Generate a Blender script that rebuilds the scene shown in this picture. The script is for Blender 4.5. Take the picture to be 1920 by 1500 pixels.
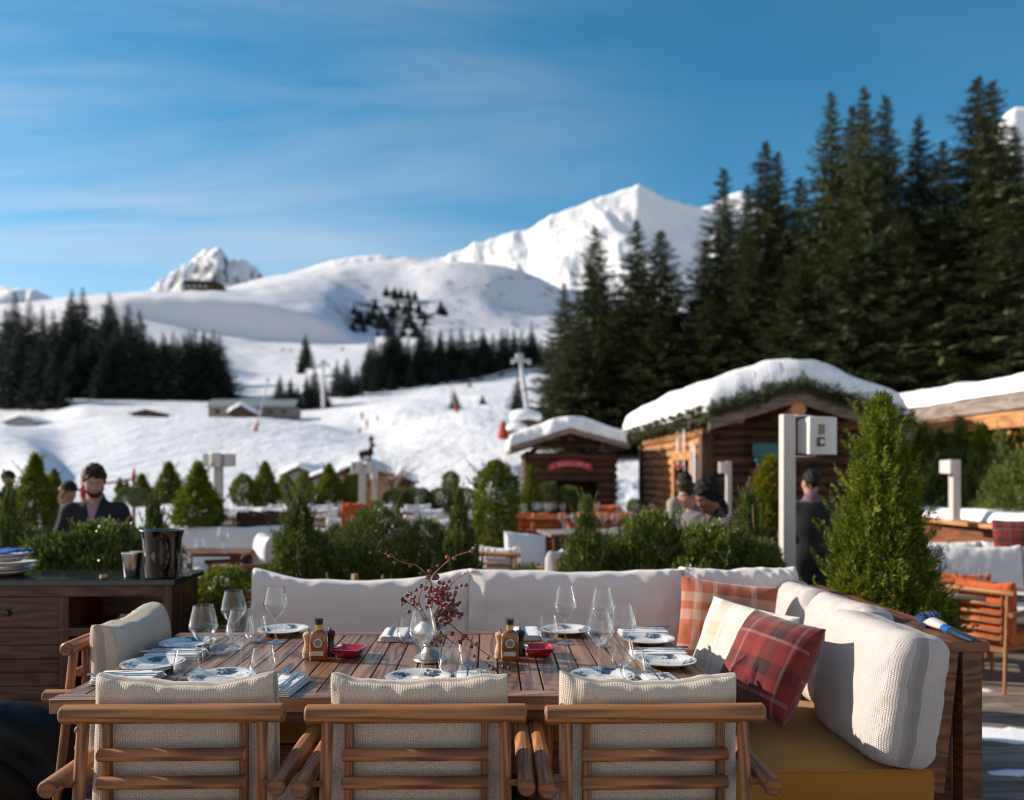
import bpy, bmesh, math, random
import numpy as np
from mathutils import Vector, Matrix, Euler
S = bpy.context.scene
for o in list(bpy.data.objects): bpy.data.objects.remove(o)
COL = S.collection
R = math.radians
PI = math.pi

# ------------------------------------------------------------------ camera
F, HZ, TH, CAMZ = 1488.0, 890.0, R(1.6), 1.42
cd = bpy.data.cameras.new("camera"); cam = bpy.data.objects.new("camera", cd); COL.objects.link(cam)
cd.sensor_width = 36; cd.lens = 36*F/1920; cd.shift_y = 140/1920
cd.clip_start = 0.05; cd.clip_end = 40000
cam.location = (0, 0, CAMZ); cam.rotation_euler = (R(90), 0, -TH)
cd.dof.use_dof = True; cd.dof.focus_distance = 2.4; cd.dof.aperture_fstop = 1.9
S.camera = cam

# ------------------------------------------------------------------ world, sun, exposure
SUN_EL = R(24); SUN_H = Vector((-0.955, 0.30)).normalized()
SUN_AZ = math.atan2(SUN_H.x, SUN_H.y)
W = bpy.data.worlds.new("World"); S.world = W; W.use_nodes = True
def build_world():
    nt = W.node_tree; nt.nodes.clear(); N = nt.nodes.new; L = nt.links.new
    out = N('ShaderNodeOutputWorld'); bg = N('ShaderNodeBackground'); L(bg.outputs[0], out.inputs[0])
    sky = N('ShaderNodeTexSky'); sky.sky_type = 'NISHITA'; sky.sun_disc = False
    sky.sun_elevation = SUN_EL; sky.sun_rotation = SUN_AZ; sky.altitude = 1900; sky.air_density = 1.0; sky.dust_density = 0.35; sky.ozone_density = 2.6
    tc = N('ShaderNodeTexCoord'); sep = N('ShaderNodeSeparateXYZ'); L(tc.outputs['Generated'], sep.inputs[0])
    def m(op, a, b=None):
        n = N('ShaderNodeMath'); n.operation = op
        for i, x in enumerate((a, b)):
            if x is None: continue
            if isinstance(x, (int, float)): n.inputs[i].default_value = x
            else: L(x, n.inputs[i])
        return n.outputs[0]
    # high cirrus: direction projected onto a flat cloud layer overhead
    zz = m('ADD', m('MAXIMUM', sep.outputs[2], 0.0), 0.10)
    cx = m('DIVIDE', sep.outputs[0], zz); cy = m('DIVIDE', sep.outputs[1], zz)
    comb = N('ShaderNodeCombineXYZ'); L(cx, comb.inputs[0]); L(cy, comb.inputs[1])
    mp = N('ShaderNodeMapping'); mp.inputs['Rotation'].default_value = (0, 0, R(24)); mp.inputs['Scale'].default_value = (0.45, 1.5, 1); L(comb.outputs[0], mp.inputs[0])
    n1 = N('ShaderNodeTexNoise'); n1.inputs['Scale'].default_value = 0.95; n1.inputs['Detail'].default_value = 9; n1.inputs['Roughness'].default_value = 0.58; n1.inputs['Distortion'].default_value = 0.6; L(mp.outputs[0], n1.inputs[0])
    n2 = N('ShaderNodeTexNoise'); n2.inputs['Scale'].default_value = 0.55; n2.inputs['Detail'].default_value = 3; L(comb.outputs[0], n2.inputs[0])
    left = N('ShaderNodeMapRange'); left.inputs[1].default_value = 0.25; left.inputs[2].default_value = -0.62; left.inputs[3].default_value = 0; left.inputs[4].default_value = 1; L(sep.outputs[0], left.inputs[0])
    r1 = N('ShaderNodeMapRange'); r1.interpolation_type = 'SMOOTHSTEP'; r1.inputs[1].default_value = 0.33; r1.inputs[2].default_value = 0.74; L(n1.outputs[0], r1.inputs[0])
    r2 = N('ShaderNodeMapRange'); r2.inputs[1].default_value = 0.22; r2.inputs[2].default_value = 0.58; L(n2.outputs[0], r2.inputs[0])
    fac = m('MULTIPLY', m('MULTIPLY', r1.outputs[0], r2.outputs[0]), m('ADD', m('MULTIPLY', left.outputs[0], 0.85), 0.03))
    mix = N('ShaderNodeMix'); mix.data_type = 'RGBA'; L(fac, mix.inputs[0]); 
    hs = N('ShaderNodeHueSaturation'); hs.inputs['Saturation'].default_value = 1.27; hs.inputs['Hue'].default_value = 0.479; hs.inputs['Value'].default_value = 1.52; L(sky.outputs[0], hs.inputs['Color'])
    L(hs.outputs[0], mix.inputs[6]); mix.inputs[7].default_value = (8.2, 8.2, 8.2, 1)
    # pale air low on the sunny left, and an unseen warm fill added low behind the camera to brighten shaded faces
    low = N('ShaderNodeMapRange'); low.inputs[1].default_value = 0.42; low.inputs[2].default_value = 0.02; L(sep.outputs[2], low.inputs[0])
    mixl = N('ShaderNodeMix'); mixl.data_type = 'RGBA'; L(m('MULTIPLY', m('MULTIPLY', low.outputs[0], low.outputs[0]), m('ADD', m('MULTIPLY', left.outputs[0], 0.80), 0.10)), mixl.inputs[0]); L(mix.outputs[2], mixl.inputs[6]); mixl.inputs[7].default_value = (7.3, 7.6, 7.7, 1)
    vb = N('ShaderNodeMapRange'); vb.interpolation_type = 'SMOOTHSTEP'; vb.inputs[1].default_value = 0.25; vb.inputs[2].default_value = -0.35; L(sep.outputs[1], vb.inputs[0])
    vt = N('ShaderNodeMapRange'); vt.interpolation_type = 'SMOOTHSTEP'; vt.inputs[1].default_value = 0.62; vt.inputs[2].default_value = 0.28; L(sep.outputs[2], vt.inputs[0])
    rear_fill = m('MULTIPLY', m('MULTIPLY', vb.outputs[0], vt.outputs[0]), m('ADD', 0.68, m('MULTIPLY', r1.outputs[0], 0.3)))
    mixv = N('ShaderNodeMix'); mixv.data_type = 'RGBA'; L(rear_fill, mixv.inputs[0]); L(mixl.outputs[2], mixv.inputs[6]); mixv.inputs[7].default_value = (7.6, 6.5, 5.7, 1)
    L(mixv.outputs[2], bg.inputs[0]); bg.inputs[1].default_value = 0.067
build_world()
sd = bpy.data.lights.new("sun", 'SUN'); sun = bpy.data.objects.new("sun", sd); COL.objects.link(sun)
sd.energy = 4.8; sd.angle = R(0.53); sd.color = (1.0, 0.88, 0.74)
sv = Vector((SUN_H.x*math.cos(SUN_EL), SUN_H.y*math.cos(SUN_EL), math.sin(SUN_EL)))
sun.rotation_euler = sv.to_track_quat('Z', 'Y').to_euler(); sun.location = (-40, 15, 30)
S.view_settings.view_transform = 'Standard'; S.view_settings.look = 'None'; S.view_settings.exposure = 0.62; S.view_settings.gamma = 1
S.render.engine = 'CYCLES'
S.cycles.use_denoising = True; S.cycles.filter_width = 1.1
S.cycles.max_bounces = 10; S.cycles.transparent_max_bounces = 24; S.cycles.diffuse_bounces = 3
S.cycles.caustics_reflective = False; S.cycles.caustics_refractive = False; S.cycles.sample_clamp_indirect = 6

# ------------------------------------------------------------------ pixel of the 1920x1500 photograph -> point of the place
def P(px, py, d):
    xc = (px-960)/F*d
    return Vector((xc*math.cos(TH)+d*math.sin(TH), -xc*math.sin(TH)+d*math.cos(TH), CAMZ+(HZ-py)/F*d))
def PZ(px, d, z):
    p = P(px, HZ, d); p.z = z; return p
def G(px, py, z): return P(px, py, (CAMZ-z)*F/(py-HZ))
def ZY(py, d): return CAMZ+(HZ-py)/F*d

# ------------------------------------------------------------------ numpy noise
def _h(ix, iy, s):
    v = np.sin(ix*127.1+iy*311.7+s*74.7)*43758.5453
    return v-np.floor(v)
def vnoise(x, y, s=0):
    x = np.asarray(x, float); y = np.asarray(y, float)
    ix, iy = np.floor(x), np.floor(y); fx, fy = x-ix, y-iy
    fx = fx*fx*(3-2*fx); fy = fy*fy*(3-2*fy)
    a, b, c, d = _h(ix, iy, s), _h(ix+1, iy, s), _h(ix, iy+1, s), _h(ix+1, iy+1, s)
    return (a*(1-fx)+b*fx)*(1-fy)+(c*(1-fx)+d*fx)*fy
def fbm(x, y, o=4, s=0, ridged=False):
    t = 0; a = 0.5; n = 0
    for i in range(o):
        v = vnoise(np.asarray(x)*2**i+i*17.3, np.asarray(y)*2**i-i*9.1, s+i)
        if ridged: v = 1-np.abs(2*v-1)
        t = t+a*v; n += a; a *= 0.5
    return t/n

# ------------------------------------------------------------------ objects
def tag(o, label=None, cat=None, group=None, kind=None):
    if label: o['label'] = label
    if cat: o['category'] = cat
    if group: o['group'] = group
    if kind: o['kind'] = kind
    return o
def empty(name, loc, label, cat, group=None, rz=0.0, s=1.0):
    o = bpy.data.objects.new(name, None); COL.objects.link(o); o.location = loc; o.rotation_euler = (0, 0, rz); o.scale = (s, s, s)
    o.empty_display_size = 0.1
    return tag(o, label, cat, group)
KIDS = {}
def link(name, me, parent=None, loc=None):
    o = bpy.data.objects.new(name, me); COL.objects.link(o)
    if parent is not None:
        o.parent = parent; KIDS.setdefault(parent.name, []).append(o)
    if loc is not None: o.location = loc
    return o
def copy_tree(o, parent=None, remat=None):
    c = o.copy(); COL.objects.link(c)
    if parent is not None:
        c.parent = parent; KIDS.setdefault(parent.name, []).append(c)
    if remat and c.type == 'MESH' and c.data.materials and c.data.materials[0] and c.data.materials[0].name in remat:
        key = c.data.name+remat[c.data.materials[0].name].name
        if key not in REMAT:
            d = c.data.copy(); d.materials[0] = remat[c.data.materials[0].name]; REMAT[key] = d
        c.data = REMAT[key]
    for ch in list(KIDS.get(o.name, [])): copy_tree(ch, c, remat)
    return c
REMAT = {}
def mesh_np(name, V, faces, mat, uv=None, smooth=False, sharp=None):
    """faces: array (n,3) or (n,4), or list of arrays"""
    me = bpy.data.meshes.new(name)
    V = np.asarray(V, np.float32); fl = faces if isinstance(faces, list) else [faces]
    fl = [np.asarray(f, np.int32) for f in fl if len(f)]
    nl = sum(f.size for f in fl); nf = sum(len(f) for f in fl)
    me.vertices.add(len(V)); me.vertices.foreach_set('co', V.ravel())
    me.loops.add(nl); me.polygons.add(nf)
    me.loops.foreach_set('vertex_index', np.concatenate([f.ravel() for f in fl]))
    tot = np.concatenate([np.full(len(f), f.shape[1], np.int32) for f in fl])
    st = np.concatenate([[0], np.cumsum(tot)[:-1]]).astype(np.int32)
    me.polygons.foreach_set('loop_start', st)
    if smooth: me.polygons.foreach_set('use_smooth', np.ones(nf, bool))
    me.update(calc_edges=True)
    if uv is not None:
        l = me.uv_layers.new(name='UVMap')
        idx = np.concatenate([f.ravel() for f in fl])
        l.data.foreach_set('uv', np.asarray(uv, np.float32)[idx].ravel())
    if smooth and sharp: me.set_sharp_from_angle(angle=R(sharp))
    if mat: me.materials.append(mat)
    me.validate()
    return me

class MB:
    def __init__(s): s.v = []; s.f = []; s.uv = []; s.rng = random.Random(5)
    def add(s, vs, fs, uvs=None, M=None):
        b = len(s.v)
        for v in vs: s.v.append((M @ Vector(v)) if M is not None else Vector(v))
        for i, f in enumerate(fs):
            s.f.append([k+b for k in f])
            s.uv.append(uvs[i] if uvs else [(0, 0)]*len(f))
        return s
    def box(s, c, d, M=None, taper=None):
        x, y, z = d[0]/2, d[1]/2, d[2]/2; tx, ty = taper or (1, 1)
        vs = [(c[0]+a*x*(tx if e > 0 else 1), c[1]+b*y*(ty if e > 0 else 1), c[2]+e*z) for e in (-1, 1) for b in (-1, 1) for a in (-1, 1)]
        fs = [(0, 2, 3, 1), (4, 5, 7, 6), (0, 1, 5, 4), (2, 6, 7, 3), (0, 4, 6, 2), (1, 3, 7, 5)]
        ax = max(range(3), key=lambda i: d[i]); o = s.rng.random()*7, s.rng.random()*7; uvs = []
        for f in fs:
            n = {0: 2, 1: 2, 2: 1, 3: 1, 4: 0, 5: 0}[fs.index(f)]
            axs = [i for i in range(3) if i != n]
            if ax in axs: u = ax; w = [i for i in axs if i != ax][0]
            else: u, w = axs
            uvs.append([(vs[k][u]+o[0], vs[k][w]+o[1]) for k in f])
        return s.add(vs, fs, uvs, M)
    def tube(s, pts, rad, seg=10, cap=True, M=None, flat=1.0):
        pts = [Vector(p) for p in pts]; n = len(pts)
        if not hasattr(rad, '__len__'): rad = [rad]*n
        b = len(s.v); up = None; o = s.rng.random()*7; ln = 0; rings = []
        for i, p in enumerate(pts):
            t = (pts[min(i+1, n-1)]-pts[max(i-1, 0)]).normalized()
            if up is None: up = Vector((0, 0, 1)) if abs(t.z) < 0.9 else Vector((0, 1, 0))
            a = t.cross(up)
            if a.length < 1e-5: a = t.cross(Vector((1, 0, 0)))
            a.normalize(); c = a.cross(t).normalized(); up = c
            if i: ln += (p-pts[i-1]).length
            rings.append(ln)
            for k in range(seg):
                g = 2*PI*k/seg; q = p+a*(math.cos(g)*rad[i])+c*(math.sin(g)*rad[i]*flat)
                s.v.append((M @ q) if M is not None else q)
        pr = 2*PI*max(rad)
        for i in range(n-1):
            for k in range(seg):
                k2 = (k+1) % seg
                s.f.append([b+i*seg+k, b+i*seg+k2, b+(i+1)*seg+k2, b+(i+1)*seg+k])
                s.uv.append([(rings[i]+o, pr*k/seg+o), (rings[i]+o, pr*(k+1)/seg+o), (rings[i+1]+o, pr*(k+1)/seg+o), (rings[i+1]+o, pr*k/seg+o)])
        if cap:
            s.f.append([b+k for k in range(seg)][::-1]); s.uv.append([(o+.01*math.cos(6.28*k/seg), o+.02*math.sin(6.28*k/seg)) for k in range(seg)][::-1])
            e = b+(n-1)*seg
            s.f.append([e+k for k in range(seg)]); s.uv.append([(o+.01*math.cos(6.28*k/seg), o+.02*math.sin(6.28*k/seg)) for k in range(seg)])
        return s
    def log(s, a, b, r, seg=14, bev=0.006, M=None, flat=1.0):
        a = Vector(a); b = Vector(b); t = (b-a).normalized()
        return s.tube([a, a+t*bev, b-t*bev, b], [r-bev, r, r, r-bev], seg, True, M, flat)
    def lathe(s, prof, seg=24, M=None, c=(0, 0, 0)):
        b = len(s.v); n = len(prof)
        for r, z in prof:
            for k in range(seg):
                g = 2*PI*k/seg; q = Vector((c[0]+r*math.cos(g), c[1]+r*math.sin(g), c[2]+z)); s.v.append((M @ q) if M is not None else q)
        for i in range(n-1):
            for k in range(seg):
                k2 = (k+1) % seg
                s.f.append([b+i*seg+k, b+i*seg+k2, b+(i+1)*seg+k2, b+(i+1)*seg+k])
                s.uv.append([(k/seg, prof[i][1]), ((k+1)/seg, prof[i][1]), ((k+1)/seg, prof[i+1][1]), (k/seg, prof[i+1][1])])
        return s
    def ball(s, c, r, seg=10, M=None):
        if not hasattr(r, '__len__'): r = (r, r, r)
        pr = [(math.sin(PI*i/(seg//2+1)), -math.cos(PI*i/(seg//2+1))) for i in range(seg//2+2)]
        pr[0] = (1e-4, -1); pr[-1] = (1e-4, 1)
        T = Matrix.Translation(Vector(c)) @ Matrix.Diagonal((r[0], r[1], r[2], 1))
        return s.lathe(pr, seg, T if M is None else M @ T)
    def prism(s, poly, y0, y1, M=None):
        """polygon in xz, extruded along y"""
        n = len(poly); vs = [(x, y0, z) for x, z in poly]+[(x, y1, z) for x, z in poly]
        fs = [list(range(n)), list(range(2*n-1, n-1, -1))]+[[i, i+n, (i+1) % n+n, (i+1) % n] for i in range(n)]
        uvs = [[(vs[k][0], vs[k][2]) for k in fs[0]], [(vs[k][0], vs[k][2]) for k in fs[1]]]+[[(vs[k][1], vs[k][0]+vs[k][2]) for k in f] for f in fs[2:]]
        return s.add(vs, fs, uvs, M)
    def build(s, name, mat, parent=None, loc=None, smooth=True, bevel=0, sharp=40):
        me = bpy.data.meshes.new(name); me.from_pydata([tuple(v) for v in s.v], [], s.f)
        l = me.uv_layers.new(name='UVMap')
        if len(l.data) == sum(len(u) for u in s.uv):
            l.data.foreach_set('uv', np.array([c for u in s.uv for c in u], np.float32).ravel())
        if smooth:
            me.polygons.foreach_set('use_smooth', [True]*len(me.polygons)); me.set_sharp_from_angle(angle=R(sharp))
        me.materials.append(mat); me.update()
        o = link(name, me, parent, loc)
        if bevel:
            m = o.modifiers.new('bevel', 'BEVEL'); m.width = bevel; m.segments = 2; m.limit_method = 'ANGLE'; m.angle_limit = R(50); m.harden_normals = False
        return o
def thing(name, mb, mat, loc, label, cat, group=None, rz=0, **k):
    o = mb.build(name, mat, None, loc, **k); o.rotation_euler = (0, 0, rz)
    return tag(o, label, cat, group)
def xf(loc=(0, 0, 0), rz=0, rx=0, ry=0, s=1):
    return Matrix.Translation(Vector(loc)) @ Euler((rx, ry, rz)).to_matrix().to_4x4() @ Matrix.Scale(s, 4)

# ------------------------------------------------------------------ smooth bodies: signed distance field -> one closed surface
def sd_cap(p, a, b, ra, rb):
    a = np.array(a, np.float32); b = np.array(b, np.float32); ab = b-a
    h = np.clip(((p-a)@ab)/max(float(ab@ab), 1e-9), 0, 1)
    return np.linalg.norm(p-a-h[..., None]*ab, axis=-1)-(ra+(rb-ra)*h)
def sd_ell(p, c, r, M=None):
    q = p-np.array(c, np.float32)
    if M is not None: q = q@np.array(M.to_3x3(), np.float32)
    r = np.array(r, np.float32)
    k0 = np.linalg.norm(q/r, axis=-1); k1 = np.linalg.norm(q/(r*r), axis=-1)
    return k0*(k0-1)/np.maximum(k1, 1e-6)
def sd_box(p, c, h, r, M=None):
    q = p-np.array(c, np.float32)
    if M is not None: q = q@np.array(M.to_3x3(), np.float32)
    q = np.abs(q)-(np.array(h, np.float32)-r)
    return np.linalg.norm(np.maximum(q, 0), axis=-1)+np.minimum(q.max(-1), 0)-r
def smin(a, b, k):
    h = np.clip(0.5+0.5*(b-a)/k, 0, 1)
    return b*(1-h)+a*h-k*h*(1-h)
def surface(fn, lo, hi, h):
    lo = np.array(lo, np.float32); n = np.ceil((np.array(hi)-lo)/h).astype(int)+1
    g = np.stack(np.meshgrid(*[lo[i]+h*np.arange(n[i], dtype=np.float32) for i in range(3)], indexing='ij'), -1)
    f = fn(g); ins = f < 0
    c = n-1; cnt = np.zeros(c); pos = np.zeros((*c, 3)); cell = np.zeros(c, bool)
    corner = [(i, j, k) for i in (0, 1) for j in (0, 1) for k in (0, 1)]
    sl = lambda o: tuple(slice(o[i], o[i]+c[i]) for i in range(3))
    for a in corner:
        for ax in range(3):
            if a[ax]: continue
            b = list(a); b[ax] = 1; b = tuple(b)
            fa, fb = f[sl(a)], f[sl(b)]; m = (fa < 0) != (fb < 0)
            t = np.where(m, fa/np.where(m, fa-fb, 1), 0)
            cnt += m
            for i in range(3): pos[..., i] += np.where(m, a[i]+(t if i == ax else 0), 0)
            cell |= m
    idx = -np.ones(c, int); k = np.argwhere(cell); idx[cell] = np.arange(len(k))
    V = lo+h*(k+pos[cell]/cnt[cell][:, None])
    Q = []
    for ax in range(3):
        u, v = (ax+1) % 3, (ax+2) % 3
        s0 = [slice(None)]*3; s1 = [slice(None)]*3; s0[ax] = slice(0, -1); s1[ax] = slice(1, None)
        a, b = ins[tuple(s0)], ins[tuple(s1)]; e = np.argwhere(a != b)
        e = e[(e[:, u] > 0) & (e[:, v] > 0) & (e[:, u] < c[u]) & (e[:, v] < c[v])]
        du = np.zeros(3, int); du[u] = 1; dv = np.zeros(3, int); dv[v] = 1
        q = np.stack([idx[tuple((e-du-dv).T)], idx[tuple((e-dv).T)], idx[tuple(e.T)], idx[tuple((e-du).T)]], 1)
        fl = ~a[tuple(e.T)]; q[fl] = q[fl][:, ::-1]; Q.append(q)
    return V, np.concatenate(Q)
# ------------------------------------------------------------------ materials
class NT:
    def __init__(s, name):
        s.m = bpy.data.materials.new(name); s.m.use_nodes = True; s.t = s.m.node_tree; s.t.nodes.clear()
        s.out = s.N('ShaderNodeOutputMaterial')
    def N(s, t, **k):
        n = s.t.nodes.new(t)
        for a, b in k.items(): setattr(n, a, b)
        return n
    def L(s, a, b): s.t.links.new(a, b)
    def put(s, inp, x):
        if x is None: return
        if isinstance(x, bpy.types.NodeSocket): s.L(x, inp)
        elif hasattr(x, '__len__') and len(x) == 3 and inp.type == 'RGBA': inp.default_value = (*x, 1)
        else: inp.default_value = x
    def math(s, op, a, b=None, c=None, clamp=False):
        n = s.N('ShaderNodeMath', operation=op); n.use_clamp = clamp
        for i, x in enumerate((a, b, c)): s.put(n.inputs[i], x)
        return n.outputs[0]
    def mix(s, f, a, b, blend='MIX'):
        n = s.N('ShaderNodeMix', data_type='RGBA', blend_type=blend); s.put(n.inputs[0], f); s.put(n.inputs[6], a); s.put(n.inputs[7], b); return n.outputs[2]
    def ramp(s, f, stops, interp='LINEAR'):
        n = s.N('ShaderNodeValToRGB'); n.color_ramp.interpolation = interp; e = n.color_ramp.elements
        while len(e) < len(stops): e.new(0.5)
        for i, (p, c) in enumerate(stops): e[i].position = p; e[i].color = (*c, 1) if hasattr(c, '__len__') else (c, c, c, 1)
        s.L(f, n.inputs[0]); return n.outputs[0]
    def rng(s, f, a, b, c=0, d=1, smooth=False):
        n = s.N('ShaderNodeMapRange'); n.interpolation_type = 'SMOOTHSTEP' if smooth else 'LINEAR'; s.put(n.inputs[0], f)
        for i, x in enumerate((a, b, c, d)): n.inputs[i+1].default_value = x
        return n.outputs[0]
    def coord(s, kind='Object', scale=(1, 1, 1), off=None, rot=None):
        tc = s.N('ShaderNodeTexCoord'); mp = s.N('ShaderNodeMapping'); s.L(tc.outputs[kind], mp.inputs[0]); mp.inputs['Scale'].default_value = scale
        if rot: mp.inputs['Rotation'].default_value = rot
        if off is not None: s.L(off, mp.inputs['Location'])
        return mp.outputs[0]
    def noise(s, co, scale, detail=4, rough=0.55, dist=0):
        n = s.N('ShaderNodeTexNoise'); n.inputs['Scale'].default_value = scale; n.inputs['Detail'].default_value = detail; n.inputs['Roughness'].default_value = rough; n.inputs['Distortion'].default_value = dist
        if co is not None: s.L(co, n.inputs['Vector'])
        return n.outputs[0]
    def rnd(s): return s.N('ShaderNodeNewGeometry').outputs['Random Per Island']
    def obr(s): return s.N('ShaderNodeObjectInfo').outputs['Random']
    def xyz(s, co):
        n = s.N('ShaderNodeSeparateXYZ'); s.L(co, n.inputs[0]); return n.outputs
    def vec(s, x, y, z=0):
        n = s.N('ShaderNodeCombineXYZ')
        for i, q in enumerate((x, y, z)): s.put(n.inputs[i], q)
        return n.outputs[0]
    def bump(s, h, strength=0.3, dist=0.01, normal=None):
        n = s.N('ShaderNodeBump'); n.inputs['Strength'].default_value = strength; n.inputs['Distance'].default_value = dist; s.L(h, n.inputs['Height'])
        if normal is not None: s.L(normal, n.inputs['Normal'])
        return n.outputs[0]
    def bsdf(s, color, rough=0.5, normal=None, **k):
        b = s.N('ShaderNodeBsdfPrincipled'); s.put(b.inputs['Base Color'], color); s.put(b.inputs['Roughness'], rough)
        if normal is not None: s.L(normal, b.inputs['Normal'])
        for a, x in k.items(): s.put(b.inputs[a.replace('_', ' ')], x)
        return b.outputs[0]
    def done(s, sh): s.L(sh, s.out.inputs[0]); return s.m

def plain(name, c, rough=0.5, var=0.12, scale=6, bump=0.0, bscale=40, **k):
    t = NT(name); co = t.coord(); n = t.noise(co, scale, 5)
    col = t.mix(n, tuple(x*(1-var) for x in c), tuple(min(1, x*(1+var)) for x in c))
    nm = t.bump(t.noise(co, bscale, 4), bump, 0.01) if bump else None
    return t.done(t.bsdf(col, rough, nm, **k))
def wood(name, dark, light, grain=9.0, rings=11.0, rough=0.5, var=0.35, bump=0.25, along=1.3, coat=0.0, knots=True):
    t = NT(name); r = t.rnd(); off = t.vec(t.math('MULTIPLY', r, 37.0), t.math('MULTIPLY', r, 91.0), 0)
    co = t.coord('UV', (along, grain, 1), off)
    big = t.noise(co, 0.9, 2, 0.4, 0.3)
    ring = t.math('SINE', t.math('MULTIPLY', big, rings*6.28))
    fine = t.noise(t.coord('UV', (4, 160, 1), off), 1.0, 3, 0.6)
    f = t.math('ADD', t.math('MULTIPLY', t.rng(ring, -1, 1), 0.62), t.math('MULTIPLY', fine, 0.38))
    blot = t.noise(t.coord('Object', (1, 1, 1)), 3.0, 3)
    col = t.ramp(f, [(0.12, light), (0.55, tuple(a*.55+b*.45 for a, b in zip(light, dark))), (0.95, dark)])
    val = t.math('ADD', 1-var*0.5, t.math('MULTIPLY', t.math('ADD', r, t.math('SUBTRACT', blot, 0.5)), var))
    hs = t.N('ShaderNodeHueSaturation'); t.L(col, hs.inputs['Color']); t.L(val, hs.inputs['Value'])
    nm = t.bump(f, bump, 0.002)
    rg = t.math('ADD', rough-0.08, t.math('MULTIPLY', f, 0.2))
    return t.done(t.bsdf(hs.outputs[0], rg, nm, Coat_Weight=coat, Coat_Roughness=0.25))
def fabric(name, c, su=0.0078, sv=0.0072, depth=0.5, dirt=0.1, knit=True):
    t = NT(name); uv = t.coord('UV'); x, y, _ = t.xyz(uv)
    wob = t.math('MULTIPLY', t.math('SUBTRACT', t.noise(uv, 14, 2), 0.5), 0.006)
    x = t.math('ADD', x, wob)
    if knit:
        fx = t.math('FRACT', t.math('DIVIDE', x, su)); tri = t.math('ABSOLUTE', t.math('SUBTRACT', fx, 0.5))
        rib = t.math('POWER', t.math('MULTIPLY', t.math('SINE', t.math('MULTIPLY', fx, PI)), 1.0), 0.6)
        st = t.math('SINE', t.math('MULTIPLY', t.math('ADD', t.math('DIVIDE', y, sv), t.math('MULTIPLY', tri, 1.3)), 2*PI))
        h = t.math('MULTIPLY', rib, t.math('ADD', 0.62, t.math('MULTIPLY', st, 0.38)))
    else:
        a = t.math('SINE', t.math('MULTIPLY', x, 2*PI/su)); b = t.math('SINE', t.math('MULTIPLY', y, 2*PI/sv))
        h = t.math('ADD', 0.5, t.math('MULTIPLY', t.math('MULTIPLY', a, b), 0.5))
    n = t.noise(t.coord(), 5, 4)
    col = t.mix(t.rng(h, 0.05, 0.7), tuple(v*(1-depth) for v in c), c)
    col = t.mix(t.math('MULTIPLY', n, dirt*2), col, tuple(v*0.72 for v in c))
    nm = t.bump(h, 0.9 if knit else 0.35, 0.004)
    nm = t.bump(t.noise(t.coord(), 9, 3), 0.25, 0.02, nm)
    return t.done(t.bsdf(col, 0.92, nm, Sheen_Weight=0.15, Sheen_Roughness=0.5))
def plaid(name, base, us, vs, size=0.45, dark=0.0):
    """us / vs: stripe stops (position 0..1, colour, weight)"""
    t = NT(name); uv = t.coord('UV', (1/size, 1/size, 1)); x, y, _ = t.xyz(uv)
    def chan(v, st):
        f = t.math('FRACT', v)
        return t.ramp(f, [(p, c) for p, c in st], 'CONSTANT')
    cu = chan(x, us); cv = chan(y, vs)
    tw = t.math('SINE', t.math('MULTIPLY', t.math('ADD', x, y), 620.0))
    m = t.mix(t.math('ADD', 0.5, t.math('MULTIPLY', tw, 0.18)), cu, cv)
    n = t.noise(t.coord(), 220, 3)
    m = t.mix(t.math('MULTIPLY', n, 0.35), m, base); m = t.mix(dark, m, (0, 0, 0))
    nm = t.bump(t.math('ADD', tw, t.math('MULTIPLY', n, 2)), 0.25, 0.002)
    return t.done(t.bsdf(m, 0.95, nm, Sheen_Weight=0.25))
def leaf(name, dark, mid, light, brown=0.0, browncol=(0.09, 0.045, 0.018), rough=0.5, trans=0.25, clump=2.2, spec=0.35):
    t = NT(name); r = t.rnd(); n = t.noise(t.coord(), clump, 3)
    f = t.math('ADD', t.math('MULTIPLY', r, 0.62), t.math('MULTIPLY', n, 0.5))
    col = t.ramp(f, [(0.18, dark), (0.55, mid), (0.92, light)])
    if brown:
        k = t.math('GREATER_THAN', t.math('FRACT', t.math('MULTIPLY', r, 17.3)), 1-brown); col = t.mix(k, col, browncol)
    hs = t.N('ShaderNodeHueSaturation'); t.L(col, hs.inputs['Color']); t.L(t.math('ADD', 0.85, t.math('MULTIPLY', t.obr(), 0.3)), hs.inputs['Value'])
    b = t.bsdf(hs.outputs[0], rough, None, Specular_IOR_Level=spec)
    tr = t.N('ShaderNodeBsdfTranslucent'); t.L(hs.outputs[0], tr.inputs[0])
    mx = t.N('ShaderNodeMixShader'); mx.inputs[0].default_value = trans; t.L(b, mx.inputs[1]); t.L(tr.outputs[0], mx.inputs[2])
    return t.done(mx.outputs[0])
def snow(name, tone=(0.86, 0.87, 0.90), lump=3.0, bump=0.5, dist=0.05, fine=60.0, tracks=False):
    t = NT(name); co = t.coord()
    h = t.math('ADD', t.noise(co, lump, 5, 0.55), t.math('MULTIPLY', t.noise(co, fine, 3), 0.12))
    col = t.mix(t.noise(co, lump*0.4, 3), tuple(c*0.96 for c in tone), tone)
    return t.done(t.bsdf(col, 0.65, t.bump(h, bump, dist), Specular_IOR_Level=0.3))
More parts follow.
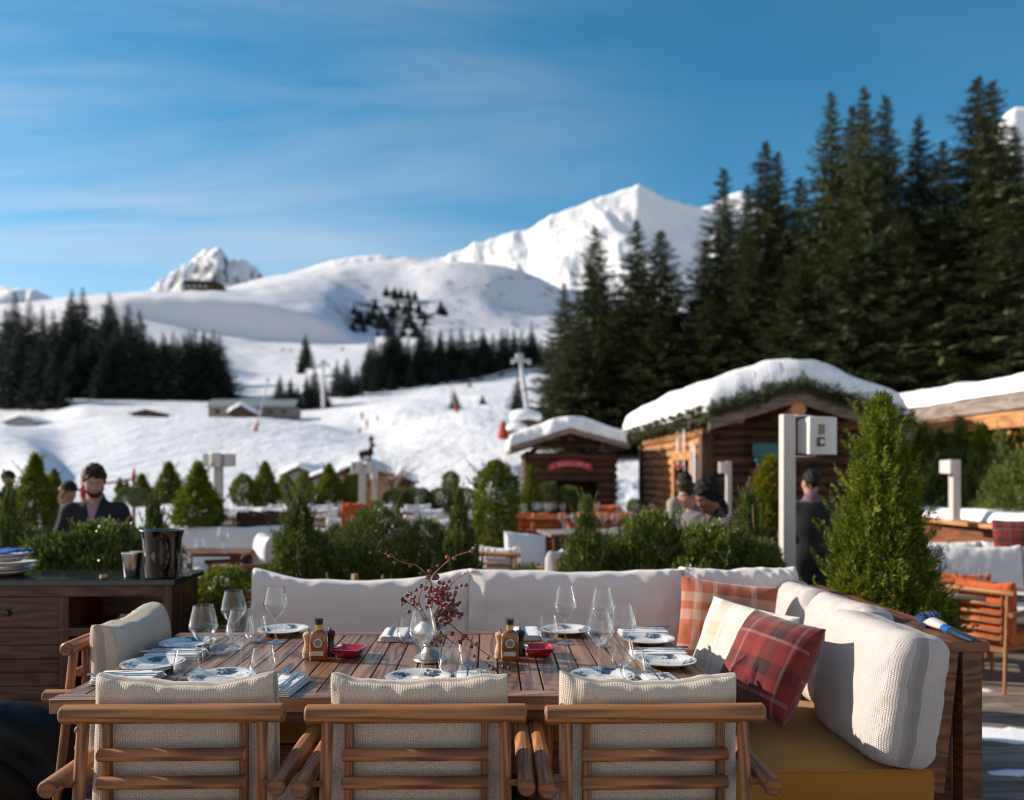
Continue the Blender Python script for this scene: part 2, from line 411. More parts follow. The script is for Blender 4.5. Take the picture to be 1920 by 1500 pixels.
def glass(name, tint=(0.97, 0.985, 0.99), edge=(0.7, 0.75, 0.78)):
    t = NT(name)
    lw = t.N('ShaderNodeLayerWeight'); lw.inputs[0].default_value = 0.5
    tr = t.N('ShaderNodeBsdfTransparent'); t.L(t.mix(t.math('POWER', lw.outputs['Facing'], 3.0), tint, edge), tr.inputs[0])
    gl = t.N('ShaderNodeBsdfGlossy'); gl.inputs['Roughness'].default_value = 0.02; gl.inputs['Color'].default_value = (1, 1, 1, 1)
    f = t.math('ADD', 0.05, t.math('MULTIPLY', t.math('POWER', lw.outputs['Facing'], 1.7), 0.95), clamp=True)
    mx = t.N('ShaderNodeMixShader'); t.L(f, mx.inputs[0]); t.L(tr.outputs[0], mx.inputs[1]); t.L(gl.outputs[0], mx.inputs[2])
    return t.done(mx.outputs[0])

M = {}
M['snow'] = snow('snow'); M['roof_snow'] = snow('roof_snow', (0.88, 0.89, 0.92), 4, 0.4, 0.06)
M['teak'] = wood('teak', (0.080, 0.028, 0.009), (0.33, 0.140, 0.047), 16, 7, 0.55, 0.55)
M['table'] = wood('table_wood', (0.065, 0.024, 0.010), (0.31, 0.145, 0.068), 13, 7, 0.38, 0.55, 0.35, 1.1, 0.25)
M['dark_wood'] = wood('dark_wood', (0.022, 0.007, 0.003), (0.105, 0.033, 0.012), 11, 8, 0.45, 0.4, 0.3)
M['sofa_wood'] = wood('sofa_wood', (0.055, 0.018, 0.007), (0.22, 0.080, 0.028), 12, 8, 0.5, 0.4, 0.4)
M['chair_wood'] = wood('chair_wood', (0.20, 0.10, 0.035), (0.46, 0.27, 0.11), 14, 4, 0.5, 0.3)
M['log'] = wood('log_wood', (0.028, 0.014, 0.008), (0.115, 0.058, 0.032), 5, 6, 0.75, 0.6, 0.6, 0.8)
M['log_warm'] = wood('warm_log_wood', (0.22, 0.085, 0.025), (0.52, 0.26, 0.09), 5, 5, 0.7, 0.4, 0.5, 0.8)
M['fascia'] = wood('grey_board', (0.12, 0.095, 0.08), (0.27, 0.22, 0.19), 8, 5, 0.8, 0.4, 0.5)
M['deck'] = wood('deck_board', (0.10, 0.075, 0.058), (0.27, 0.205, 0.16), 9, 6, 0.7, 0.5, 0.6, 0.9)
M['knit'] = fabric('cream_knit', (0.90, 0.77, 0.63), 0.0070, 0.0064, 0.45)
M['knit_fine'] = fabric('white_knit', (0.80, 0.72, 0.68), 0.0085, 0.0075, 0.40)
M['linen'] = fabric('white_linen', (0.78, 0.72, 0.70), 0.0035, 0.0035, 0.14, 0.1, False)
M['mustard'] = fabric('mustard_canvas', (0.42, 0.185, 0.014), 0.003, 0.003, 0.2, 0.25, False)
M['orange'] = fabric('orange_canvas', (0.62, 0.105, 0.016), 0.004, 0.004, 0.2, 0.2, False)
M['plaid_red'] = plaid('red_plaid', (0.20, 0.016, 0.014),
    [(0, (.24, .012, .012)), (.14, (.018, .005, .007)), (.30, (.27, .014, .013)), (.42, (.38, .24, .19)), (.45, (.24, .012, .012)), (.60, (.32, .035, .012)), (.68, (.015, .005, .006)), (.84, (.23, .012, .012)), (.95, (.38, .24, .19)), (.98, (.23, .012, .012))],
    [(0, (.008, .004, .007)), (.17, (.21, .011, .011)), (.27, (.38, .25, .20)), (.31, (.24, .012, .012)), (.46, (.012, .005, .007)), (.60, (.29, .025, .012)), (.72, (.25, .012, .012)), (.80, (.38, .26, .21)), (.83, (.02, .006, .006)), (.93, (.22, .012, .012))], 0.40, 0.30)
M['plaid_rust'] = plaid('rust_plaid', (0.30, 0.075, 0.035),
    [(0, (.36, .085, .035)), (.18, (.55, .38, .28)), (.26, (.34, .08, .035)), (.36, (.58, .42, .32)), (.41, (.36, .085, .035)), (.62, (.30, .06, .03)), (.74, (.58, .42, .32)), (.80, (.36, .085, .035))],
    [(0, (.30, .055, .03)), (.2, (.54, .38, .28)), (.25, (.34, .07, .03)), (.45, (.46, .14, .05)), (.50, (.55, .40, .30)), (.60, (.40, .11, .04)), (.68, (.55, .40, .30)), (.78, (.36, .085, .035))])
M['plaid_cream'] = plaid('cream_plaid', (0.60, 0.52, 0.42),
    [(0, (.74, .68, .60)), (.22, (.46, .33, .20)), (.36, (.72, .66, .58)), (.40, (.33, .31, .30)), (.415, (.74, .68, .60)), (.7, (.52, .42, .30)), (.8, (.74, .68, .60))],
    [(0, (.74, .70, .64)), (.3, (.55, .50, .46)), (.36, (.74, .70, .64)), (.6, (.6, .52, .44)), (.75, (.74, .7, .64))])
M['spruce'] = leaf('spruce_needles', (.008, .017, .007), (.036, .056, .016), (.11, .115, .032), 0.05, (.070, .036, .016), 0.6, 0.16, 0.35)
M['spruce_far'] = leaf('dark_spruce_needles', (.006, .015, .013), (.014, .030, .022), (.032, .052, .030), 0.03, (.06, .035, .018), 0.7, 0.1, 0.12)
M['thuja'] = leaf('thuja_sprays', (.026, .054, .005), (.135, .185, .012), (.31, .345, .022), 0.03, (.10, .06, .02), 0.55, 0.32, 5)
M['yew'] = leaf('yew_needles', (.012, .030, .007), (.075, .115, .018), (.24, .27, .045), 0.02, (.08, .04, .02), 0.42, 0.25, 5, 0.5)
M['boxleaf'] = leaf('box_leaves', (.018, .040, .009), (.095, .145, .022), (.29, .32, .06), 0.01, (.1, .05, .02), 0.33, 0.3, 6, 0.6)
M['lime'] = leaf('lime_sprays', (.07, .09, .004), (.20, .21, .008), (.34, .32, .012), 0, (.1, .05, .02), 0.55, 0.35, 5)
M['bark'] = plain('bark', (0.075, 0.048, 0.032), 0.9, 0.4, 8, 0.6, 30)
M['twig'] = plain('twig', (0.20, 0.115, 0.045), 0.7, 0.3, 30, 0.3, 200)
M['twig_dark'] = plain('dark_twig', (0.045, 0.022, 0.014), 0.7, 0.3, 30, 0.3, 200)
def berry_mat():
    t = NT('berry'); f = t.obr()
    return t.done(t.bsdf(t.ramp(f, [(0, (.055, .004, .006)), (.6, (.15, .010, .010)), (1, (.30, .05, .03))]), 0.22, None, Coat_Weight=0.4, Coat_Roughness=0.08))
M['berry'] = berry_mat()
M['glass'] = glass('clear_glass')
M['smoke_glass'] = glass('smoked_plastic', (0.13, 0.15, 0.17), (0.02, 0.03, 0.035))
M['steel'] = plain('brushed_steel', (0.55, 0.55, 0.55), 0.16, 0.1, 20, 0.05, 90, Metallic=1.0)
M['pewter'] = plain('pewter', (0.50, 0.47, 0.43), 0.30, 0.25, 14, 0.25, 60, Metallic=0.85)
M['galv'] = plain('galvanised_steel', (0.58, 0.59, 0.61), 0.5, 0.15, 3, Metallic=0.1)
M['oil'] = plain('amber_oil', (0.36, 0.095, 0.006), 0.05, 0.5, 22, Coat_Weight=1.0, Coat_Roughness=0.03, Transmission_Weight=0.35)
M['oil_pale'] = plain('pale_oil', (0.55, 0.36, 0.01), 0.06, 0.1, 20, Coat_Weight=1.0, Transmission_Weight=0.3)
M['black_plastic'] = plain('black_plastic', (0.012, 0.012, 0.014), 0.3, 0.2, 20)
M['red_plastic'] = plain('red_gloss', (0.42, 0.006, 0.022), 0.12, 0.1, 10, Coat_Weight=0.8)
M['white_metal'] = plain('white_lacquer', (0.52, 0.49, 0.46), 0.4, 0.05, 4)
M['white_plastic'] = plain('white_plastic', (0.62, 0.60, 0.58), 0.35, 0.05, 4)
M['white_cloth'] = plain('white_cloth', (0.72, 0.72, 0.74), 0.85, 0.06, 12, 0.3, 40)
M['paper'] = plain('label_paper', (0.62, 0.56, 0.44), 0.7, 0.08, 60)
M['grey_print'] = plain('grey_print', (0.22, 0.2, 0.17), 0.7, 0.1, 60)
M['mill_light'] = wood('pale_mill_wood', (0.30, 0.19, 0.10), (0.52, 0.37, 0.22), 20, 3, 0.4, 0.1, 0.1)
M['mill_dark'] = plain('dark_mill_wood', (0.018, 0.012, 0.010), 0.3, 0.2, 20)
M['blue_bristle'] = plain('blue_bristle', (0.006, 0.028, 0.10), 0.7, 0.5, 60)
M['blue_plastic'] = plain('blue_plastic', (0.008, 0.10, 0.36), 0.3, 0.1, 20)
M['navy_plastic'] = plain('navy_handle', (0.010, 0.025, 0.055), 0.35, 0.1, 20)
M['stone_top'] = plain('black_stone', (0.012, 0.013, 0.015), 0.13, 0.4, 30, 0.05, 100)
M['dark_inside'] = plain('dark_recess', (0.012, 0.008, 0.006), 0.8)
M['bin_bag'] = plain('black_bin_bag', (0.004, 0.0045, 0.006), 0.5, 0.3, 8, 0.5, 14, Specular_IOR_Level=0.25)
M['red_paint'] = plain('red_paint', (0.42, 0.030, 0.022), 0.5, 0.15, 8)
M['sign_red'] = plain('sign_red', (0.55, 0.010, 0.040), 0.5, 0.1, 6)
M['sign_white'] = plain('sign_white', (0.72, 0.66, 0.64), 0.6, 0.05, 6)
M['teal'] = plain('teal_enamel', (0.004, 0.135, 0.145), 0.4, 0.15, 6)
M['roof_metal'] = plain('grey_roofing', (0.24, 0.26, 0.27), 0.5, 0.12, 2)
M['dark_timber'] = plain('brown_timber', (0.060, 0.032, 0.020), 0.8, 0.3, 1.5)  # one dark brown tone for roofs, boards and hut walls
M['window'] = plain('window_glass', (0.02, 0.025, 0.03), 0.08, 0.1)
M['rope'] = plain('red_rope', (0.30, 0.06, 0.05), 0.8)
M['cable'] = plain('steel_cable', (0.03, 0.03, 0.035), 0.5)
M['skin'] = plain('skin', (0.42, 0.235, 0.165), 0.5, 0.12, 12, 0.1, 120, Subsurface_Weight=0.08)
M['skin_dark'] = plain('brown_skin', (0.21, 0.105, 0.065), 0.5, 0.12, 12, 0.1, 120, Subsurface_Weight=0.08)
M['hair_brown'] = plain('brown_hair', (0.035, 0.017, 0.009), 0.65, 0.5, 60, 0.6, 120, Specular_IOR_Level=0.25)
M['hair_black'] = plain('black_hair', (0.006, 0.005, 0.005), 0.6, 0.4, 60, 0.6, 120, Specular_IOR_Level=0.2)
M['hair_red'] = plain('red_hair', (0.24, 0.050, 0.012), 0.5, 0.4, 60, 0.6, 120)
M['navy_cloth'] = plain('navy_wool', (0.010, 0.011, 0.018), 0.9, 0.3, 8, 0.3, 90)
M['black_cloth'] = plain('black_cloth', (0.008, 0.008, 0.010), 0.9, 0.3, 8, 0.3, 90)
M['pink_cloth'] = plain('pink_shirt', (0.36, 0.20, 0.26), 0.9, 0.15, 20)
M['mauve_cloth'] = plain('mauve_shirt', (0.15, 0.075, 0.12), 0.9, 0.15, 20)
M['taupe_cloth'] = plain('taupe_jacket', (0.055, 0.042, 0.038), 0.85, 0.2, 14, 0.3, 30)
M['grey_cloth'] = plain('grey_jacket', (0.10, 0.095, 0.10), 0.85, 0.2, 14, 0.3, 30)
M['cream_cloth'] = plain('cream_fleece', (0.30, 0.26, 0.22), 0.95, 0.2, 14, 0.4, 30)
M['eye_white'] = plain('eye_white', (0.6, 0.58, 0.56), 0.2); M['lip'] = plain('lip', (0.28, 0.10, 0.085), 0.45)
M['fur'] = plain('brown_fur', (0.055, 0.020, 0.014), 0.95, 0.5, 18, 0.8, 40)
M['clay'] = plain('terracotta_pot', (0.10, 0.055, 0.04), 0.8, 0.2, 6)
def plate_mat():
    t = NT('patterned_china'); co = t.coord(); x, y, z = t.xyz(co)
    r = t.math('SQRT', t.math('ADD', t.math('MULTIPLY', x, x), t.math('MULTIPLY', y, y)))
    ang = t.math('ARCTAN2', y, x)
    k = t.math('SINE', t.math('MULTIPLY', ang, 4.0))
    band = t.math('MULTIPLY', t.rng(r, .052, .062), t.rng(r, .100, .094))
    n = t.noise(co, 130, 4, 0.7); n2 = t.noise(co, 45, 2)
    sel = t.math('ADD', t.math('ADD', t.math('MULTIPLY', k, 0.10), t.math('MULTIPLY', n2, 0.5)), t.math('MULTIPLY', n, 0.5))
    mark = t.math('MULTIPLY', t.rng(sel, .51, .57), band)
    mid = t.math('MULTIPLY', t.rng(n, .56, .6), t.rng(r, .022, .016))
    line = t.math('MULTIPLY', t.rng(r, .1005, .1015), t.rng(r, .1045, .1035))
    f = t.math('MAXIMUM', t.math('MAXIMUM', mark, mid), t.math('MULTIPLY', line, 0.55))
    col = t.mix(f, (.70, .68, .64), (.045, .06, .105))
    return t.done(t.bsdf(col, 0.14, None, Coat_Weight=0.4, Coat_Roughness=0.06))
M['plate'] = plate_mat()
def rock_snow(name, lo=0.56, hi=0.72, ns=0.004, rock=(0.10, 0.105, 0.12), bump=0.0, bs=0.02, bd=4.0, tone=(0.86, 0.87, 0.90), patch=0.0):
    t = NT(name); g = t.N('ShaderNodeNewGeometry'); nz = t.xyz(g.outputs['Normal'])[2]
    co = t.coord(); n = t.noise(co, ns, 6, 0.62); nf = t.noise(co, ns*5, 4, 0.6)
    v = t.math('ADD', nz, t.math('MULTIPLY', t.math('SUBTRACT', n, 0.5), 0.75)); v = t.math('ADD', v, t.math('MULTIPLY', t.math('SUBTRACT', nf, 0.5), 0.3))
    f = t.rng(v, lo, hi)
    col = t.mix(f, rock, tone)
    nm = t.bump(t.noise(co, bs, 6, 0.6), bump, bd) if bump else None
    return t.done(t.bsdf(col, 0.75, nm, Specular_IOR_Level=0.2))
M['mountain'] = rock_snow('mountain_snow', 0.30, 0.40, 0.004, bump=0.6, bs=0.012, bd=14)
M['ridge'] = rock_snow('rocky_peak', 0.40, 0.66, 0.009, (0.12, 0.13, 0.15), bump=0.7, bs=0.01, bd=16)
def piste():
    t = NT('piste_snow'); co = t.coord(); g = t.N('ShaderNodeNewGeometry')
    h = t.math('ADD', t.noise(co, 0.05, 6, 0.6), t.math('MULTIPLY', t.noise(t.coord('Object', (0.9, 0.22, 0.9), rot=(0, 0, 0.4)), 0.7, 4, 0.6), 0.25))
    h = t.math('ADD', h, t.math('MULTIPLY', t.noise(co, 2.2, 4, 0.6), 0.05))
    col = t.mix(t.noise(co, 0.02, 3), (.82, .83, .87), (.87, .88, .91))
    return t.done(t.bsdf(col, 0.6, t.bump(h, 0.7, 0.9), Specular_IOR_Level=0.3))
M['piste'] = piste()
# ------------------------------------------------------------------ ground, snow slopes, mountains
g_ = 26000
thing_kind = lambda o, k='structure': tag(o, kind=k)
bm_ = MB().add([(-g_, -2000, -0.62), (g_, -2000, -0.62), (g_, g_, -0.62), (-g_, g_, -0.62)], [(0, 1, 2, 3)])
thing_kind(bm_.build('snow_ground', M['snow']))

PXS = np.linspace(-1500, 3400, 420)
def prof(pts): return np.interp(PXS, [p[0] for p in pts], [p[1] for p in pts])
def zrow(d, pts): return CAMZ+(HZ-prof(pts))*d/F
ROWS = [
 (24, np.full(len(PXS), -0.55)), (33, np.full(len(PXS), -0.5)),
 (42, zrow(42, [(-1500, 930), (0, 905), (60, 880), (100, 925), (400, 935), (700, 930), (860, 915), (1000, 905), (1300, 890), (3400, 860)])),
 (55, zrow(55, [(-1500, 880), (0, 852), (70, 850), (120, 893), (400, 893), (700, 893), (860, 880), (1000, 870), (1300, 850), (3400, 800)])),
 (72, zrow(72, [(-1500, 850), (0, 812), (50, 822), (110, 852), (400, 846), (620, 850), (760, 850), (900, 838), (1000, 832), (1300, 810), (3400, 760)])),
 (92, zrow(92, [(-1500, 835), (0, 800), (60, 806), (120, 815), (220, 806), (420, 808), (560, 812), (640, 826), (720, 834), (800, 815), (900, 806), (1100, 800), (1300, 790), (3400, 740)])),
 (112, zrow(112, [(-1500, 825), (0, 797), (60, 800), (110, 795), (200, 784), (430, 783), (520, 783), (600, 790), (680, 816), (730, 812), (800, 786), (880, 772), (1000, 770), (1300, 760), (3400, 710)])),
 (119, zrow(119, [(-1500, 850), (0, 818), (60, 822), (200, 806), (430, 806), (600, 806), (680, 818), (740, 800), (800, 792), (880, 778), (1000, 770), (1300, 758), (3400, 710)])),
 (138, zrow(138, [(-1500, 835), (0, 812), (200, 803), (430, 801), (600, 799), (680, 795), (740, 775), (820, 770), (880, 770), (1000, 766), (1300, 752), (3400, 700)])),
 (160, zrow(160, [(-1500, 820), (0, 806), (200, 797), (430, 789), (600, 786), (680, 775), (760, 760), (860, 755), (1000, 752), (1300, 740), (3400, 690)])),
 (200, zrow(200, [(-1500, 800), (0, 796), (110, 786), (150, 770), (300, 773), (430, 774), (600, 768), (720, 754), (860, 742), (960, 735), (1300, 720), (3400, 660)])),
 (260, zrow(260, [(-1500, 770), (0, 756), (150, 742), (400, 748), (470, 748), (560, 735), (640, 725), (760, 722), (900, 712), (1000, 700), (1300, 690), (3400, 620)])),
 (330, zrow(330, [(-1500, 720), (0, 690), (200, 672), (400, 690), (470, 706), (560, 700), (640, 690), (760, 688), (900, 680), (1000, 675), (1300, 660), (3400, 580)])),
 (420, zrow(420, [(-1500, 670), (0, 632), (200, 612), (330, 628), (430, 652), (560, 660), (640, 655), (760, 655), (900, 655), (1100, 650), (1300, 640), (3400, 540)])),
 (490, zrow(490, [(-1500, 650), (0, 612), (180, 588), (230, 590), (300, 606), (420, 630), (500, 640), (640, 644), (720, 642), (800, 642), (900, 646), (1100, 645), (1300, 630), (3400, 520)])),
 (498, zrow(498, [(-1500, 620), (0, 592), (180, 566), (230, 560), (280, 556), (400, 558), (480, 567), (560, 582), (610, 598), (640, 618), (665, 636), (740, 637), (850, 637), (1000, 640), (1300, 622), (3400, 500)])),
 (560, zrow(560, [(-1500, 600), (0, 572), (150, 555), (230, 548), (350, 547), (440, 553), (520, 562), (590, 576), (630, 592), (660, 622), (700, 630), (760, 630), (860, 632), (1000, 632), (1300, 610), (3400, 480)])),
 (640, zrow(640, [(-1500, 600), (0, 575), (150, 560), (240, 549), (350, 546), (430, 543), (500, 541), (580, 549), (620, 560), (660, 590), (720, 606), (780, 606), (880, 612), (1000, 620), (1100, 622), (1300, 600), (3400, 460)])),
 (720, zrow(720, [(-1500, 620), (0, 600), (240, 560), (380, 552), (440, 540), (490, 530), (560, 524), (620, 528), (680, 548), (760, 556), (820, 548), (900, 556), (1000, 590), (1100, 600), (1300, 590), (3400, 450)])),
 (790, zrow(790, [(-1500, 630), (0, 610), (270, 568), (440, 538), (490, 525), (560, 514), (640, 505), (700, 510), (760, 514), (800, 500), (850, 490), (920, 494), (980, 506), (1040, 535), (1100, 565), (1300, 570), (3400, 440)])),
 (900, zrow(900, [(-1500, 640), (0, 620), (300, 575), (440, 536), (490, 522), (560, 509), (640, 497), (720, 486), (765, 481), (785, 485), (840, 491), (900, 498), (960, 510), (1030, 535), (1100, 565), (1300, 565), (3400, 430)])),
 (1050, zrow(1050, [(-1500, 660), (0, 640), (440, 565), (640, 530), (770, 510), (900, 512), (1030, 540), (1300, 560), (3400, 430)])),
]
RD = np.array([r[0] for r in ROWS], float); RZ = np.array([r[1] for r in ROWS])
ND = 700; DS = np.exp(np.linspace(math.log(24), math.log(1050), ND))
TZ = np.array([np.interp(np.log(DS), np.log(RD), RZ[:, j]) for j in range(len(PXS))]).T
for _ in range(2):
    T2 = TZ.copy(); T2[1:-1] = (TZ[:-2]+2*TZ[1:-1]+TZ[2:])/4; T2[:, 1:-1] = (T2[:, :-2]+2*T2[:, 1:-1]+T2[:, 2:])/4; TZ = T2
XX = (PXS[None, :]-960)/F*DS[:, None]; YY = np.repeat(DS[:, None], len(PXS), 1)
amp = np.clip((DS[:, None]-34)/60, 0, 1)
TZ = TZ+amp*((fbm((XX+YY*.25)/15, (YY-XX*.2)/34, 5, 3)-0.5)*np.where(DS[:, None] < 300, np.minimum(0.013*DS[:, None], 1.9)*np.clip((300-DS[:, None])/120, .45, 1), 0.9+np.minimum((DS[:, None]-300)*.008, 2.0)))
# ploughed snow heap at the edge of the terrace
bank = np.exp(-(((XX+0.25)/1.9)**2+((YY-26)/2.4)**2))*1.9+np.exp(-(((XX-1.6)/2.0)**2+((YY-31)/4)**2))*2.1+np.exp(-(((XX-7)/3.5)**2+((YY-30)/5)**2))*2.2
TZ = TZ+bank*(0.75+0.5*fbm(XX*1.3, YY*1.3, 5, 8, True))
def terrain_z(px, d):
    i = np.interp(math.log(d), np.log(DS), np.arange(ND)); j = np.interp(px, PXS, np.arange(len(PXS)))
    i0, j0 = min(int(i), ND-2), min(int(j), len(PXS)-2); a, b = i-i0, j-j0
    return float((TZ[i0, j0]*(1-b)+TZ[i0, j0+1]*b)*(1-a)+(TZ[i0+1, j0]*(1-b)+TZ[i0+1, j0+1]*b)*a)
def sheet(name, X, Y, Z, mat):
    c, s = math.cos(TH), math.sin(TH)
    V = np.stack([X*c+Y*s, -X*s+Y*c, Z], -1).reshape(-1, 3); ny, nx = X.shape
    i = (np.arange(ny-1)[:, None]*nx+np.arange(nx-1)[None, :]).ravel()
    me = mesh_np(name, V, np.stack([i, i+1, i+1+nx, i+nx], 1), mat, smooth=True)
    return thing_kind(link(name, me))
# scrub and rock patches on the hill face are added by slope in the material
t_ = NT('hill_snow'); co_ = t_.coord(); nz_ = t_.xyz(t_.N('ShaderNodeNewGeometry').outputs['Normal'])[2]
y_ = t_.xyz(co_); dx_ = t_.math('DIVIDE', t_.math('ADD', y_[0], 85), 50); dy_ = t_.math('DIVIDE', t_.math('SUBTRACT', y_[1], 640), 95)
r2_ = t_.math('ADD', t_.math('MULTIPLY', dx_, dx_), t_.math('MULTIPLY', dy_, dy_))
nn_ = t_.math('ADD', t_.noise(co_, 0.06, 7, 0.72), t_.math('SUBTRACT', t_.rng(r2_, 1.0, 0.1, 0, .14), .03))
far_ = t_.math('MULTIPLY', t_.rng(y_[1], 515, 550), t_.rng(y_[0], -155, -105))
fr_ = t_.math('MULTIPLY', t_.rng(nn_, 0.555, 0.61), far_)
h_ = t_.math('ADD', t_.noise(co_, 0.05, 6, 0.6), t_.math('MULTIPLY', t_.noise(t_.coord('Object', (0.9, 0.22, 0.9), rot=(0, 0, 0.4)), 0.7, 4, 0.6), 0.25))
h_ = t_.math('ADD', h_, t_.math('MULTIPLY', t_.noise(co_, 2.2, 4, 0.6), 0.05))
sc_ = t_.mix(t_.noise(co_, 0.02, 3), (.69, .70, .745), (.76, .77, .805))
M['hill'] = t_.done(t_.bsdf(t_.mix(fr_, sc_, (.10, .10, .11)), 0.65, t_.bump(h_, 1.0, 1.5), Specular_IOR_Level=0.3))
sheet('snow_slope', XX, YY, TZ, M['hill'])

def peak(name, crest, d0, d1, mat, seed, amp=0.05, nx=260, ny=90, foot=700, rib=1.0, x0=None, x1=None, freq=1.0, rough=0.22):
    """mountain: skyline crest at distance d0..d1, falling towards and away from the viewer, with ribs and gullies"""
    xs = np.array([c[0] for c in crest], float); ys = np.array([c[1] for c in crest], float)
    px = np.linspace(xs[0], xs[-1], nx); cy = np.interp(px, xs, ys)
    dm = d0*0.5+d1*0.5
    zc = CAMZ+(HZ-cy)*dm/F
    u = np.linspace(0, 1, ny)[:, None]                       # 0 near foot, 0.62 crest, 1 behind
    D = np.where(u < .62, d0+(dm-d0)*(u/.62), dm+(d1-dm)*((u-.62)/.38))
    zf = CAMZ+(HZ-foot)*d0/F
    s = np.where(u < .62, (u/.62), 1-(u-.62)/.38*0.9)
    s = s**1.25
    Z = zf+(zc[None, :]-zf)*s
    X = (px[None, :]-960)/F*D; Y = np.repeat(D, nx, 1)
    rel = np.maximum(zc.max()-zf, 1)
    sc = freq/rel
    n = fbm(X*sc*2.0+Y*sc*0.8, Y*sc*0.7-X*sc*.3, 5, seed, True)-0.62
    n2 = fbm(X*sc*7, Y*sc*4, 5, seed+5, True)-0.62
    w = np.sin(np.clip(np.abs(u-.62)/.35, 0, 1)*PI/2)
    Z = Z+rel*amp*(n*(0.10+w)*3.0*rib+n2*rough)
    return sheet(name, X, Y, Z, mat)
peak('mountain', [(640, 560), (760, 500), (838, 478), (880, 461), (915, 449), (960, 436), (990, 436), (1030, 410), (1050, 404), (1080, 392), (1110, 377), (1140, 364), (1165, 356), (1188, 350), (1195, 346), (1203, 349), (1225, 358), (1250, 371), (1280, 384), (1310, 392), (1340, 384), (1380, 392), (1420, 415), (1500, 440), (1700, 470), (2000, 520)],
     1750, 2950, M['mountain'], 11, 0.10, 380, 140, 640, 1.0, freq=1.1, rough=.5)
peak('mountain', [(150, 640), (220, 590), (280, 545), (300, 525), (330, 508), (350, 494), (372, 478), (385, 468), (398, 470), (408, 463), (420, 470), (428, 488), (440, 490), (448, 483), (462, 487), (475, 500), (490, 516), (520, 540), (600, 570), (700, 600)],
     3600, 5200, M['ridge'], 23, 0.16, 240, 80, 640, 0.8, freq=2.4, rough=.5)
peak('mountain', [(-900, 500), (-500, 520), (-200, 510), (0, 536), (30, 538), (60, 541), (95, 556), (150, 590), (300, 640)],
     3000, 4600, M['ridge'], 31, 0.12, 200, 60, 660, 0.8, freq=2.2)
peak('mountain', [(440, 560), (530, 515), (565, 504), (600, 492), (640, 482), (680, 476), (715, 474), (745, 480), (800, 490), (900, 520)],
     1500, 2300, M['ridge'], 41, 0.05, 160, 60, 650, 0.8, freq=2.0)
peak('mountain', [(1280, 420), (1330, 382), (1360, 368), (1395, 358), (1425, 385), (1470, 430), (1600, 470), (1760, 450), (1835, 370), (1862, 262), (1880, 222), (1905, 200), (1940, 205), (2050, 180), (2200, 150), (2500, 260), (3000, 380)],
     2300, 3800, M['mountain'], 53, 0.10, 280, 80, 700, 0.9, freq=1.6)

# terrace deck of boards, and the low platform that carries the sofa corner
dk = MB(); r_ = random.Random(3)
y = -1.6; dx0, dx1 = -16, 13
while y < 24.5:
    w = 0.145; x = dx0+r_.random()*-2
    while x < dx1:
        l = 3.2+r_.random()*1.6; e = min(x+l, dx1); dk.box(((x+e)/2, y+w/2, -0.365+r_.random()*0.002), (e-x-0.004, w-0.006, 0.03)); x = e
    y += w
thing_kind(dk.build('deck', M['deck'], smooth=False))
pf = MB(); x = -3.6
while x < 1.70:
    pf.box((x+0.068, 1.45, -0.0125), (0.132, 6.2, 0.025)); x += 0.137
pf.box((-0.95, 1.45, -0.19), (5.2, 6.1, 0.32))
thing_kind(pf.build('platform', M['deck'], smooth=False))
for (px, d, rx, ry) in ((1880, 5.4, .30, .16), (1905, 4.7, .16, .05), (1840, 6.5, .10, .05)):
    c = PZ(px, d, -0.347); nn = 26; m = MB()
    vs = [(c.x, c.y, c.z+0.014)]+[(c.x+rx*q*math.cos(a)*(0.75+0.5*r_.random()), c.y+ry*q*math.sin(a)*(0.75+0.5*r_.random()), c.z+(0.012 if q < .8 else 0)) for q in (.55, 1) for a in [2*PI*k/nn for k in range(nn)]]
    fs = [(0, 1+k, 1+(k+1) % nn) for k in range(nn)]+[(1+k, 1+nn+k, 1+nn+(k+1) % nn, 1+(k+1) % nn) for k in range(nn)]
    thing_kind(m.add(vs, fs).build('snow_patch', M['snow']))
# ------------------------------------------------------------------ vegetation generators (shared meshes, individual objects)
def basis(d):
    """rows d (n,3) unit -> two perpendicular rows"""
    a = np.where(np.abs(d[:, 2:3]) < 0.9, np.array([[0, 0, 1.0]]), np.array([[1.0, 0, 0]]))
    u = np.cross(d, a); u /= np.linalg.norm(u, axis=1, keepdims=True)+1e-9
    return u, np.cross(u, d)
def blades(base, d, length, width, side, tip=0.15):
    """one narrow kite-shaped leaf per row: 4 vertices"""
    n = len(base); L = length[:, None]; Wd = width[:, None]
    a = base; b = base+d*L*0.45+side*Wd*0.5; c = base+d*L; e = base+d*L*0.45-side*Wd*0.5
    V = np.stack([a, b, c, e], 1).reshape(-1, 3)
    return V, (np.arange(n)*4)[:, None]+np.array([[0, 1, 2, 3]])
def norm(v): return v/(np.linalg.norm(v, axis=1, keepdims=True)+1e-9)
